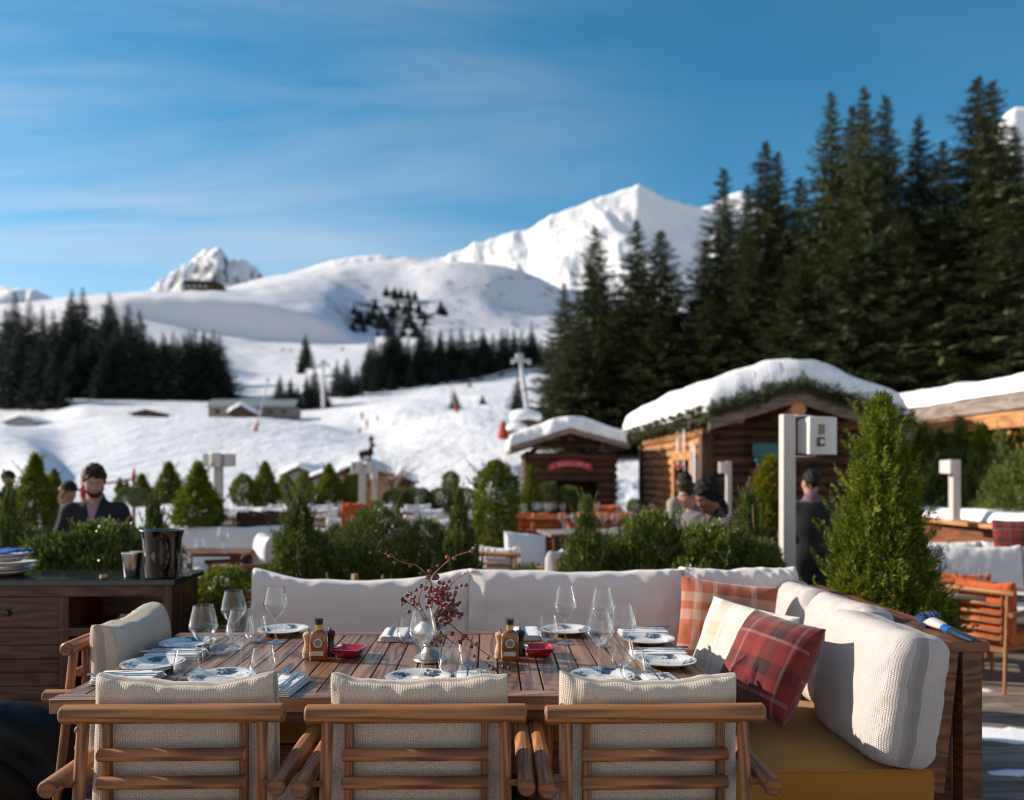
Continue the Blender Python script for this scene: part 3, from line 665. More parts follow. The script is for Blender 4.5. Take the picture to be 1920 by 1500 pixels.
def sprays(pos, d, size, rg, leaflets=6, spread=0.9, lw=0.16, curl=0.3):
    """fans of leaflets: each spray is a little frond"""
    n = len(pos); u, v = basis(d); ang = rg.uniform(0, 2*PI, n)[:, None]
    side = u*np.cos(ang)+v*np.sin(ang); up = np.cross(side, d)
    VS, FS, off = [], [], 0
    for k in range(leaflets):
        t = k/max(leaflets-1, 1); s = 1 if k % 2 else -1
        st = pos+d*(size*t*0.62)[:, None]
        sp = spread*(1-0.55*t)*s*rg.uniform(.6, 1.2, n)
        if k == leaflets-1: sp = sp*0.1
        dd = norm(d+side*sp[:, None]+up*(rg.normal(0, curl, n))[:, None])
        ln = size*(0.62-0.25*t)*rg.uniform(.7, 1.2, n)
        V, Fc = blades(st, dd, ln, ln*lw*rg.uniform(.8, 1.5, n), np.cross(dd, norm(up+rg.normal(0, .4, (n, 3)))))
        VS.append(V); FS.append(Fc+off); off += len(V)
    return np.concatenate(VS), np.concatenate(FS)
def bush_mesh(name, mat, rad, n, size, seed, up=0.5, leaflets=6, lw=0.16, spread=0.9, depth=0.5, lump=0.22, lf=3.0, curl=0.3, tufts=0, tl=(1.3, 2.4), tm=.88):
    """rad(t): radius at height fraction t of a unit-high shrub. Sprays fill the outer shell of the volume."""
    rg = np.random.default_rng(seed)
    t = rg.uniform(0, 1, n*3); r = np.array([rad(x) for x in t]); keep = rg.uniform(0, r.max(), len(t)) < r*0.9+0.04; t = t[keep][:n]; r = r[keep][:n]; n = len(t)
    a = rg.uniform(0, 2*PI, n)
    lumps = 1+lump*2*(fbm(a*lf/2+seed, t*lf*2.2, 3, seed)-0.5)+lump*0.8*(fbm(a*lf*2+seed, t*lf*8, 2, seed+3)-0.5)
    q = 1-depth*rg.uniform(0, 1, n)**2.2
    rr = r*lumps*q
    pos = np.stack([rr*np.cos(a), rr*np.sin(a), t], 1)
    d = norm(np.stack([np.cos(a)*(1-0.4*t), np.sin(a)*(1-0.4*t), np.full(n, up)+t*0.5], 1)+rg.normal(0, .35, (n, 3)))
    V, Fc = sprays(pos-d*size*0.4, d, size*rg.uniform(.6, 1.35, n), rg, leaflets, spread, lw, curl)
    if tufts:
        k = tufts; tt = rg.uniform(.2, tm, k); aa = rg.uniform(0, 2*PI, k); R0 = np.array([rad(x) for x in tt])*1.02
        V2, F2 = [], []
        for i in range(k):
            m = 9; s = np.linspace(0, 1, m)[:, None]; dd = np.array([[math.cos(aa[i])*.6, math.sin(aa[i])*.6, .9]])
            ln = size*rg.uniform(*tl); p0 = np.array([[R0[i]*math.cos(aa[i]), R0[i]*math.sin(aa[i]), tt[i]]])
            pp = p0+dd*s*ln; de = norm(np.repeat(dd, m, 0)+rg.normal(0, .3, (m, 3)))
            a1, b1 = sprays(pp, de, size*(1-.5*s[:, 0]), rg, leaflets, spread, lw, curl); V2.append(a1); F2.append(b1+sum(len(x) for x in V2[:-1]))
        v2 = np.concatenate(V2); f2 = np.concatenate(F2); Fc = np.concatenate([Fc, f2+len(V)]); V = np.concatenate([V, v2])
    return mesh_np(name, V, Fc, mat, smooth=True)
def stem_mesh(h, r, mat, seed=0, lean=0.0):
    m = MB(); g = random.Random(seed)
    m.tube([(0, 0, 0), (g.uniform(-1, 1)*lean*h*.5, g.uniform(-1, 1)*lean*h*.5, h*.5), (g.uniform(-1, 1)*lean*h, 0, h)], [r, r*.75, r*.2], 7)
    for k in range(7):
        z = h*(0.15+0.1*k); a = g.random()*6.28; l = h*0.22*(1-k*.1)
        m.tube([(0, 0, z), (math.cos(a)*l, math.sin(a)*l, z+l*.8)], [r*.35, r*.1], 5)
    me = bpy.data.meshes.new('stem'); me.from_pydata([tuple(v) for v in m.v], [], m.f); me.materials.append(mat); return me

def spruce_mesh(name, mat, seed, whorls=46, rmax=0.16, per=7, seg=8, twig=0.30, bare=0.05, ragged=0.3, power=0.85):
    """unit-high conifer: tiers of drooping branches, each a fringe of hanging needle sprays"""
    rg = np.random.default_rng(seed); B, D, Ln, Wd, Sd = [], [], [], [], []
    for w in range(whorls):
        t = bare+(1-bare)*(w/whorls)**0.92; L = rmax*(1-t)**power*(0.55+0.45*min(1, (t-bare)*9+0.45))+0.0012
        nb = per if t < .8 else max(4, per-2); ph = rg.uniform(0, 6.28)
        for b in range(nb):
            a = ph+6.28*b/nb+rg.normal(0, .22); l = L*rg.uniform(1-ragged*1.3, 1+ragged)
            if rg.random() < 0.04: l *= 1.3
            z0 = t+rg.normal(0, .004)
            s = np.linspace(0.12, 1, seg); droop = -0.42*(1-t)**0.5*rg.uniform(.6, 1.3)
            x = s*l; z = z0+x*droop+l*0.30*s**3
            if t > .86: z = z0+x*(0.1+0.9*(t-.86)*4)
            c = np.stack([x*math.cos(a), x*math.sin(a), z], 1); dirb = np.array([math.cos(a), math.sin(a), 0]); perp = np.array([-math.sin(a), math.cos(a), 0])
            for sg in (-1, 1, 0, 2):
                k = seg
                if sg == 0: d = np.tile(dirb*0.5+np.array([0, 0, -0.9]), (k, 1))
                elif sg == 2: d = np.tile(dirb*0.9+np.array([0, 0, 0.35]), (k, 1))
                else: d = np.tile(dirb*0.75+perp*sg*0.9+np.array([0, 0, -0.30]), (k, 1))
                d = norm(d+rg.normal(0, .25, (k, 3))); ln = l*twig*(1.15-0.55*s)*rg.uniform(.6, 1.35, k)+0.0035
                if sg == 0: ln = ln*0.8
                B.append(c+rg.normal(0, .0015, (k, 3))); D.append(d); Ln.append(ln); Wd.append(ln*rg.uniform(.15, .28, k)); Sd.append(norm(np.cross(d, rg.normal(0, 1, (k, 3)))))
    V, Fc = blades(np.concatenate(B), np.concatenate(D), np.concatenate(Ln), np.concatenate(Wd), np.concatenate(Sd))
    return mesh_np(name, V, Fc, mat, smooth=True)
def trunk_mesh():
    m = MB().tube([(0, 0, -0.03), (0, 0, .3), (0.002, 0, .7), (0, 0, .985)], [.014, .010, .006, .0012], 8)
    me = bpy.data.meshes.new('trunk'); me.from_pydata([tuple(v) for v in m.v], [], m.f); me.materials.append(M['bark']); return me
TRUNK = trunk_mesh()
SPR = [spruce_mesh('crown', M['spruce'], 100+i, 62, r, 9, 12, .27, .04, .50, p) for i, (r, p) in enumerate(((.125, .82), (.15, .88), (.11, .78), (.135, .92)))]
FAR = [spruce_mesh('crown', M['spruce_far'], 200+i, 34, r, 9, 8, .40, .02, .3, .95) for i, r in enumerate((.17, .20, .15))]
def tree(kind, px, top, d, wide, i, name, label, cat, group, base=None):
    """conifer whose top stands at pixel (px, top) when at distance d"""
    zb = terrain_z(px, d) if base is None else base
    p = PZ(px, d, zb); h = ZY(top, d)-zb
    e = empty(name, p, label, cat, group, rz=i*2.4)
    wpx = wide/F*d
    crown = kind[i % len(kind)]; co = [v for v in crown.vertices][0:1]
    rw = {0: .25, 1: .30, 2: .22, 3: .27}[i % 4] if kind is SPR else (.34, .40, .30)[i % 3]
    s = wpx/(rw*h)
    for nm, me in (('trunk', TRUNK), ('crown', crown)):
        o = link(nm, me, e); o.scale = (h*s, h*s, h) if nm == 'crown' else (h, h, h)
    return e
rt = random.Random(11)
# tall spruces behind the chalets; every one with its own top on the skyline
BIG = [
 (1058, 528, 66, 70, 'slim spruce with a bare lower flank at the left end of the tall trees'), (1116, 424, 62, 120, 'pointed spruce standing left of the two-topped pair by the peak'),
 (1194, 412, 64, 95, 'thin-topped spruce just left of the bushier crown below the white peak'), (1238, 430, 60, 160, 'bushy round-shouldered spruce in front of the white peak'),
 (1160, 560, 58, 120, 'low spruce filling the foot of the trees left of the chalet roof'), (1085, 610, 57, 110, 'lowest spruce at the left foot of the tall wood, above the kiosk'),
 (1300, 560, 60, 100, 'short spruce in the notch right of the bushy round-shouldered one'), (1322, 448, 66, 70, 'half-height spruce left of the first very tall trees'),
 (1356, 312, 62, 110, 'spruce whose tip cuts the snowy shoulder right of the peak'), (1402, 345, 65, 100, 'spruce half hidden between the shoulder tree and the twin tops'),
 (1436, 264, 58, 120, 'left one of the twin-topped spruces'), (1458, 280, 60, 110, 'right one of the twin-topped spruces'),
 (1500, 330, 57, 130, 'spruce stepping up towards the tallest central group'), (1558, 170, 55, 130, 'left spruce of the tallest central group, brown with cones'),
 (1598, 196, 58, 120, 'recessed spruce inside the tallest central group'), (1620, 158, 52, 140, 'tallest spruce of the central group'),
 (1660, 176, 54, 120, 'right spruce of the central group with a kinked tip'), (1722, 218, 54, 150, 'dark spruce in the dip between the two tallest groups'),
 (1768, 262, 60, 110, 'lower spruce filling the dip right of the dark one'), (1832, 140, 50, 210, 'highest spruce of the right-hand group'),
 (1862, 146, 53, 140, 'second top of the right-hand group, close behind the highest'), (1902, 236, 50, 150, 'broad spruce cut by the right edge, before the snowy crag'),
 (1985, 200, 52, 160, 'spruce mostly outside the right edge of the photo'), (1400, 470, 55, 120, 'front spruce with drooping boughs under the shoulder tree'),
 (1500, 460, 52, 140, 'front spruce above the chalet ridge, left half'), (1590, 420, 50, 150, 'front spruce directly above the chalet ridge'),
 (1690, 400, 49, 140, 'shaded front spruce right of the chalet ridge'), (1770, 430, 50, 130, 'darkest front spruce left of the lit right-hand group'),
 (1880, 380, 46, 170, 'sunlit front spruce above the snowy log wing'), (1230, 590, 56, 130, 'low spruce right behind the snow on the chalet eave'),
 (1330, 560, 55, 130, 'front spruce behind the left slope of the chalet roof'),
]
for i, (px, top, d, w, lab) in enumerate(BIG):
    tree(SPR, px, top, d, w*1.85, i, 'spruce_tree', lab, 'spruce', 'tall spruces behind the chalets')
def wood_patch(n, xr, dr, hr, name, label, group, topfn=None, wide=.36):
    for i in range(n):
        px = rt.uniform(*xr); d = rt.uniform(*dr); zb = terrain_z(px, d); h = rt.uniform(*hr)
        top = HZ-(zb+h-CAMZ)/d*F
        tree(FAR, px, top, d, wide*h/d*F*rt.uniform(.85, 1.1), i, name, label, 'conifer', group, zb)
def placed(lst, kind, name, label, group, s=1.0):
    for i, (px, base, top, d) in enumerate(lst):
        if d == 0: top = base-rt.uniform(12, 30); d = np.interp(base, (570, 640), (650, 510))
        zb = ZY(base, d); tree(kind, px, top, d, (base-top)*rt.uniform(.52, .68)*s, i, name, label, 'conifer', group, zb)
# left wood: front edge explicit, the depth behind filled
edge = [(10, 760, 640, 240), (35, 770, 600, 236), (70, 780, 640, 230), (98, 790, 655, 226), (118, 800, 720, 222), (55, 740, 560, 262), (28, 730, 545, 275), (140, 745, 640, 250), (165, 748, 620, 252), (190, 760, 655, 243), (215, 752, 610, 252), (240, 754, 620, 251), (262, 757, 615, 250), (285, 760, 628, 249), (305, 762, 620, 248), (325, 765, 618, 248), (345, 766, 622, 247), (365, 764, 614, 249), (382, 762, 620, 250), (400, 757, 616, 252), (412, 748, 625, 254), (200, 735, 570, 290), (240, 725, 566, 300), (262, 720, 578, 302), (180, 720, 590, 305), (225, 740, 640, 262), (130, 735, 560, 300), (155, 700, 536, 340), (135, 700, 540, 345), (205, 690, 545, 352), (215, 700, 575, 340), (100, 720, 580, 310), (80, 715, 570, 320), (10, 720, 575, 300), (40, 735, 610, 270), (310, 750, 640, 262), (355, 748, 645, 265), (290, 738, 630, 275), (180, 735, 640, 268)]
edge += [(x_+rt.uniform(-6, 6), 752+rt.uniform(-8, 5), 640+rt.uniform(-24, 20), 262) for x_ in range(125, 410, 14)]
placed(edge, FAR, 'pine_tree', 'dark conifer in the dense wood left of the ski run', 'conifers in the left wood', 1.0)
placed([(282, 585, 541, 560), (298, 586, 545, 562), (290, 588, 552, 556), (272, 584, 556, 565)], FAR, 'pine_tree', 'small conifer in the lone clump on the hill left of the lodge', 'conifer clump below the hilltop lodge', 1.3)
mid = [(632, 760, 672, 225), (650, 765, 668, 222), (668, 762, 690, 226), (690, 758, 655, 235), (712, 755, 640, 242), (730, 750, 625, 250), (748, 752, 618, 248), (765, 748, 632, 252), (785, 745, 622, 256), (805, 742, 616, 260), (825, 740, 622, 263), (845, 738, 614, 266), (865, 736, 612, 268), (885, 735, 618, 270), (905, 732, 612, 273), (925, 728, 622, 276), (945, 725, 630, 280), (965, 722, 640, 284), (985, 718, 635, 288), (1005, 715, 632, 292), (1025, 712, 640, 296), (770, 755, 680, 238), (735, 762, 690, 232), (840, 752, 700, 240), (700, 764, 695, 230), (900, 742, 690, 255), (815, 755, 690, 238), (870, 748, 670, 245), (940, 735, 680, 265), (1000, 722, 665, 280), (880, 760, 712, 222), (1040, 705, 650, 300)]
mid += [(x_+rt.uniform(-8, 8), 752-(x_-690)*.10+rt.uniform(-6, 4), 628-(x_-690)*.05+rt.uniform(-22, 26), 244+(x_-690)*.14) for x_ in range(695, 1040, 12)]
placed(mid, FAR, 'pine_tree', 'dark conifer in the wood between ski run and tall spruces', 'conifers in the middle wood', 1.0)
placed([(573, 690, 622, 300), (565, 700, 665, 280), (590, 765, 684, 205), (575, 768, 700, 203), (545, 765, 705, 204), (525, 763, 700, 206), (610, 766, 712, 202), (558, 766, 720, 203)], FAR, 'pine_tree', 'scattered conifer on the run behind the grey-roofed lift station', 'scattered conifers behind the lift station', .9)
placed([(530, 662, 650, 420), (545, 663, 652, 420), (642, 660, 648, 420), (826, 590, 562, 640), (834, 592, 572, 640), (796, 600, 580, 640), (740, 560, 536, 700), (752, 560, 538, 700), (765, 561, 540, 700), (778, 562, 542, 700), (724, 556, 533, 700), (745, 582, 560, 660), (670, 620, 580, 600), (690, 625, 582, 600), (710, 632, 590, 590), (678, 636, 600, 585), (700, 600, 574, 620), (900, 560, 540, 760), (925, 566, 548, 760), (780, 640, 600, 560), (730, 640, 600, 560), (716, 615, 575, 610)]+[(rt.uniform(652, 800), rt.uniform(575, 640), 0, 0) for _ in range(34)], FAR, 'pine_tree', 'tiny conifer scattered on the snowy hill face', 'tiny conifers on the hill face', 1.2)
tree(FAR, 905, 738, 150, 26, 1, 'pine_tree', 'small lone conifer on the run left of the lift pylon', 'conifer', None, ZY(772, 150))
tree(FAR, 971, 700, 120, 44, 2, 'pine_tree', 'conifer just left of the foot of the lift pylon', 'conifer', None, ZY(780, 120))
tree(FAR, 852, 728, 140, 34, 0, 'pine_tree', 'small conifer beside the snow gun near the lift pylon', 'conifer', None, ZY(780, 140))

# ---- garden shrubs
def r_cone(t): return 0.235*(1-t)**0.95*(0.70+0.30*min(1, t*5))*(1+.25*math.sin(PI*t))+0.010
def r_hero(t): return 0.245*(1-t)**0.84*(0.78+0.22*min(1, t*5))+0.008
def r_egg(t): return 0.25*max(0.02, math.sin(PI*min(1, 0.12+t*0.88))**0.7)
def r_ball(t): return 0.5*math.sqrt(max(0.001, 1-(2*t-1)**2))
def r_yew(t): return (0.50*(1-t)**0.62 if t < .68 else max(.02, 0.15*(1-(t-.68)/.32)**.6+.10*max(0, 1-(t-.68)/.08)))*(0.7+0.3*min(1, t*6))
def r_bush(t): return 0.62*math.sqrt(max(0.002, 1-(t*0.98)**2.2))*(0.75+.25*min(1, t*5))
def r_col(t): return 0.20*min(1, (1-t)*4.5+.12)**.7*(0.8+.2*min(1, t*5))
def r_slim(t): return 0.17*(1-t)**.6*(0.7+.3*min(1, t*4))+.012
SH = {
 'hero': bush_mesh('foliage', M['thuja'], r_hero, 17000, .046, 1, .75, 8, .18, .80, .60, .36, 3.8, .35, 110, (1.2, 2.6), .92),
 'thuja': bush_mesh('foliage', M['thuja'], r_cone, 2600, .085, 2, .6, 6, .26, .9, .5, .22, 3, .3, 6),
 'egg': bush_mesh('foliage', M['thuja'], r_egg, 2600, .080, 3, .55, 6, .26, .9, .5, .16, 3, .3, 0),
 'yew': bush_mesh('foliage', M['yew'], r_yew, 5200, .080, 4, .5, 8, .20, .9, .6, .40, 3.2, .4, 50, (1.0, 2.2), .97),
 'yew2': bush_mesh('foliage', M['yew'], r_yew, 5200, .075, 14, .5, 8, .20, .9, .6, .44, 3.6, .4, 50, (1.0, 2.2), .97),
 'bush': bush_mesh('foliage', M['yew'], r_bush, 6000, .080, 5, .6, 7, .22, .9, .55, .46, 3.4, .4, 50, (1.0, 2.0), .95),
 'box': bush_mesh('foliage', M['boxleaf'], r_bush, 6000, .080, 6, .75, 7, .40, .8, .55, .48, 3.6, .5, 60, (1.0, 2.0), .95),
 'ball': bush_mesh('foliage', M['thuja'], r_ball, 5200, .075, 7, .1, 6, .30, .9, .35, .06, 3, .3, 0),
 'col': bush_mesh('foliage', M['thuja'], r_col, 2600, .075, 8, .5, 6, .26, .9, .5, .18, 3, .3, 4),
 'lime': bush_mesh('foliage', M['lime'], r_slim, 2000, .09, 9, .8, 6, .24, .7, .5, .2, 3, .3, 6),
 'low': bush_mesh('foliage', M['yew'], r_bush, 4200, .10, 10, .45, 7, .2, .9, .4, .2, 3, .3, 0),
}
ST = stem_mesh(.8, .022, M['bark'], 3, .1); STY = stem_mesh(.9, .020, M['twig'], 5, .2)
def shrub(kind, px, top, bottom, d, wide, name, label, cat='shrub', group=None, rz=0.0, zb=None, pot=False):
    zb = ZY(bottom, d) if zb is None else zb
    h = ZY(top, d)-zb; base = {'hero': .47, 'thuja': .45, 'egg': .5, 'yew': .95, 'yew2': .95, 'bush': 1.25, 'box': 1.25, 'ball': 1.0, 'col': .40, 'lime': .32, 'low': 1.25}[kind]
    w = wide/F*d/(base*h)
    e = empty(name, PZ(px, d, zb), label, cat, group, rz)
    f = link('foliage', SH[kind], e); f.scale = (h*w, h*w, h)
    s = link('stem', STY if kind in ('yew', 'yew2', 'box') else ST, e); s.scale = (h, h, h)
    if pot:
        k = zb+0.35
        m = MB(); rr = min(.2, wide/F*d*.32); m.lathe([(0.01, -k), (rr*.8, -k), (rr, -.02), (rr*1.08, -.02), (rr*1.08, .03), (rr*.95, .03), (rr*.9, -.02), (.01, -.02)], 18)
        o = m.build('pot', M['clay'], e)
    return e
DK = -0.335
shrub('hero', 1652, 748, 1165, 4.35, 268, 'thuja_bush', 'large bright green pointed thuja behind the sofa corner', rz=.4, zb=.05, pot=True)
# planter hedge right behind the sofa
G1 = 'evergreens in the planter behind the sofa'
shrub('yew', 562, 928, 1110, 5.3, 160, 'yew_bush', 'feathery yew with a bent leader, left end behind the sofa back', 'shrub', G1, .3, .35)
shrub('bush', 705, 952, 1110, 5.5, 170, 'yew_bush', 'low spreading yew directly behind the vase of berries', 'shrub', G1, 1.2, .35)
shrub('yew2', 862, 922, 1110, 5.3, 110, 'yew_bush', 'upright feathery yew just left of the clipped double thuja', 'shrub', G1, 2.2, .35)
shrub('bush', 800, 975, 1110, 5.6, 150, 'yew_bush', 'lower yew filling the gap right of the berry twigs', 'shrub', G1, 2.9, .35)
shrub('bush', 640, 985, 1110, 5.7, 130, 'yew_bush', 'dark yew between the bent leader and the berry vase', 'shrub', G1, 4.0, .35)
shrub('yew2', 1100, 935, 1110, 5.3, 130, 'yew_bush', 'loose yew with a thin tip standing left of the seated guests', 'shrub', G1, .8, .35)
shrub('box', 1225, 962, 1110, 5.4, 170, 'box_shrub', 'leafy shrub in front of the doorway of the chalet', 'shrub', G1, 1.7, .35)
shrub('box', 1330, 985, 1110, 5.2, 180, 'box_shrub', 'leafy shrub below the dark-haired woman', 'shrub', G1, 3.3, .35)
shrub('yew', 1405, 918, 1110, 5.4, 120, 'yew_bush', 'spiky yew between the dark-haired woman and the white post', 'shrub', G1, 4.6, .35)
shrub('low', 1160, 1010, 1110, 5.5, 160, 'yew_bush', 'dark low yew between the loose tip and the leafy shrub', 'shrub', G1, 5.2, .35)
shrub('low', 1430, 1015, 1110, 5.1, 110, 'yew_bush', 'dark low yew at the foot of the white post', 'shrub', G1, 2.5, .35)
shrub('low', 985, 1062, 1120, 5.0, 110, 'juniper_mat', 'flat bright juniper showing just over the middle sofa cushion', 'shrub', G1, .2, .2)
# by the sideboard
shrub('box', 185, 980, 1085, 4.9, 190, 'box_shrub', 'glossy leafy shrub in front of the man in the dark jacket', zb=.45)
shrub('box', 100, 1005, 1085, 4.8, 150, 'box_shrub', 'leafy shrub above the stacked plates', zb=.45, rz=2)
shrub('yew2', 18, 905, 1085, 4.9, 90, 'yew_bush', 'thin twiggy yew at the left edge above the plates', zb=.45, rz=1)
shrub('yew', 288, 925, 1080, 5.2, 100, 'yew_bush', 'yew with a curled tip behind the ice bucket', zb=.5, rz=2)
shrub('low', 40, 990, 1085, 5.1, 170, 'yew_bush', 'dark yew behind the plates at the left edge', zb=.4, rz=3)
shrub('low', 300, 1005, 1085, 5.0, 140, 'yew_bush', 'dark yew close behind the steel cup and ice bucket', zb=.4, rz=5)
shrub('ball', 422, 1062, 1210, 4.5, 128, 'clipped_bush', 'round clipped bush between sideboard and sofa', zb=.42, rz=1)
shrub('low', 425, 1100, 1260, 4.6, 130, 'clipped_bush', 'dark undergrowth below the round clipped bush', zb=.1, rz=4)
# potted cones on the terrace
T1 = 'thujas standing about the terrace'
for kind, px, top, bot, d, w, lab in (
 ('thuja', 66, 852, 985, 9.0, 74, 'tall clipped thuja left of the woman with red hair'), ('thuja', 102, 880, 960, 12, 46, 'dark thuja behind the woman with red hair'),
 ('thuja', 372, 868, 1000, 8.0, 92, 'broad yellow-green thuja leaning on the white heater post'), ('thuja', 266, 888, 950, 15, 44, 'small thuja right of the red rope post'),
 ('thuja', 317, 866, 945, 17, 56, 'pointed thuja left of the broad yellow-green one'), ('egg', 457, 888, 950, 15, 50, 'rounded thuja right of the first heater post'),
 ('thuja', 497, 866, 950, 15, 56, 'tall pointed thuja second right of the first heater post'), ('egg', 536, 890, 945, 17, 34, 'narrow thuja before the snow-covered tent'),
 ('egg', 570, 884, 945, 18, 34, 'small rounded thuja right of the snow-covered tent'), ('thuja', 617, 870, 955, 15, 58, 'pointed thuja left of the small alpine hut'),
 ('egg', 662, 886, 955, 15, 46, 'rounded thuja before the small alpine hut'), ('col', 930, 866, 1030, 8.4, 78, 'clipped double thuja with a ball on top'),
 ('thuja', 995, 876, 960, 13, 42, 'slim lit thuja at the left corner of the kiosk'), ('col', 845, 883, 930, 19, 30, 'dark column thuja on the snow heap, middle'),
 ('lime', 1442, 858, 1010, 8.8, 66, 'narrow lime-yellow juniper left of the white post'), ('ball', 1190, 935, 962, 11, 28, 'small clipped green ball beside the chalet porch'),
 ('ball', 700, 938, 975, 9.5, 40, 'small round bush behind the low hedge'), ('egg', 640, 905, 950, 17, 26, 'little thuja between the two pointed ones by the hut'),
 ('thuja', 225, 895, 925, 22, 18, 'tiny thuja in a box under the red rope'), ('thuja', 238, 898, 925, 22, 14, 'tinier thuja at the right end of the box under the rope'),
 ('low', 245, 912, 945, 13, 60, 'low dark bush below the red rope')):
    shrub(kind, px, top, bot, d, w, 'thuja_bush' if kind != 'ball' else 'clipped_bush', lab, 'shrub', T1, px*.37, None, d < 14 and kind != 'low')
shrub('ball', 930, 862, 905, 8.4, 36, 'topiary_ball', 'small leafy ball crowning the clipped double thuja', 'shrub')
for px, w in ((745, 60), (785, 66), (830, 66), (872, 60)):
    shrub('low', px, 915, 965, 15, w*1.2, 'hedge_bush', 'low dark hedge bush before the ploughed snow heap', 'shrub', 'low hedge before the snow heap', px)
for px, tp in ((1030, 905), (1065, 912)): shrub('low', px, tp, 965, 14, 60, 'hedge_bush', 'dark low bush at the foot of the kiosk', 'shrub', 'bushes at the foot of the kiosk', px)
# evergreen screen along the log wing on the right
rs_ = random.Random(21)
for i in range(20):
    d = 13.6-i*.27; px = 960+(7.0+.25*(i % 2)-.028*d)/d*F
    lo_ = i % 2 == 0
    top = HZ-(rs_.uniform(.05, .42) if lo_ else rs_.uniform(.45, .95))/d*F
    shrub(('bush', 'yew', 'yew2')[i % 3] if lo_ else ('yew', 'thuja', 'yew2')[i % 3], px, top, 985, d, (1.15 if lo_ else .85)/d*F, 'screen_conifer', 'conifer in the green screen against the log wing, %s' % ('lower bush in front' if lo_ else 'taller tree reaching towards the eave'), 'shrub', 'evergreen screen along the log wing', i*1.3, .0)
# ------------------------------------------------------------------ cushions
def pillow(w, h, t, nx=34, ny=30, p=4.0, e=0.42, seed=0, wr=0.010, pinch=0.0, sag=0.0, corner=0.0, folds=6.0, gusset=0.0, curl=0.0):
    """soft cushion, local x = width, z = height, y = thickness (front is -y). Returns verts, faces, uv"""
    u = np.sin(np.linspace(-1, 1, nx)*PI/2*.98)/math.sin(PI/2*.98); v = np.sin(np.linspace(-1, 1, ny)*PI/2*.98)/math.sin(PI/2*.98)
    U, Vv = np.meshgrid(u, v)
    prof = np.maximum(0, (1-np.abs(U)**p)*(1-np.abs(Vv)**p))**e
    X = U*w/2*(1-pinch*(1-np.abs(Vv)**2)*0.5); Z = Vv*h/2*(1-pinch*(1-np.abs(U)**2)*0.5)
    if corner: X = X*(1-corner*np.abs(Vv)**6*0.5); Z = Z*(1-corner*np.abs(U)**6*0.5)
    n = fbm(U*folds*.5+seed*3.1, Vv*folds*.5+seed, 4, seed)-0.5; n2 = fbm(U*folds*2.2+seed, Vv*folds*0.7, 3, seed+2)-0.5
    edge = np.exp(-((1-np.maximum(np.abs(U), np.abs(Vv)))/.22)**2)
    Z = Z-sag*h*(1-U**2)*np.clip((Vv+0.2)/1.2, 0, 1)+0.014*n*h*4*np.clip(Vv, 0, 1)*(sag > 0)
    wob = wr*(n*1.6+n2*(0.5+1.6*edge))
    T = t/2*prof*(1+0.5*n*min(1, wr*60))
    g = gusset/2*np.ones_like(T)*np.minimum(1, prof*6)
    cv = curl*np.clip(Vv, 0, 1)**3
    T = (t/2)*prof*(1+0.5*n*min(1, wr*60)); g = gusset/2*prof**.3
    Fr = np.stack([X, -(T+g)+wob+cv, Z], -1); Bk = np.stack([X, T+g+wob*.5+cv, Z], -1)
    V = np.concatenate([Fr.reshape(-1, 3), Bk.reshape(-1, 3)]); N = nx*ny
    i = (np.arange(ny-1)[:, None]*nx+np.arange(nx-1)[None, :]).ravel()
    f1 = np.stack([i, i+1, i+1+nx, i+nx], 1); f2 = f1[:, ::-1]+N
    b = np.concatenate([np.arange(nx-1), nx-1+nx*np.arange(ny-1), (N-1)-np.arange(nx-1), nx*(ny-1)-nx*np.arange(ny-1)])
    b2 = np.roll(b, -1); f3 = np.stack([b, b+N, b2+N, b2], 1)
    su = np.zeros_like(X); su[:, 1:] = np.cumsum(np.linalg.norm(np.diff(Fr, axis=1), axis=-1), 1); su -= su[:, nx//2:nx//2+1]
    sv = np.zeros_like(X); sv[1:] = np.cumsum(np.linalg.norm(np.diff(Fr, axis=0), axis=-1), 0); sv -= sv[ny//2:ny//2+1]
    uv1 = np.stack([su+seed*.37, sv+seed*.21], -1).reshape(-1, 2); uv = np.concatenate([uv1, uv1+np.array([3.3, 1.7])+0*uv1])
    return V, np.concatenate([f1, f2, f3]), uv
def cushion(name, parent, mat, w, h, t, loc=(0, 0, 0), rz=0, rx=0, ry=0, top=None, **k):
    V, Fc, uv = pillow(w, h, t, **k)
    Mx = np.array(xf(loc, rz, rx, ry)); V = V@Mx[:3, :3].T+Mx[:3, 3]
    o = link(name, mesh_np(name, V, Fc, mat, uv, True), parent)
    s = o.modifiers.new('subdivision', 'SUBSURF'); s.levels = s.render_levels = 1
    return o
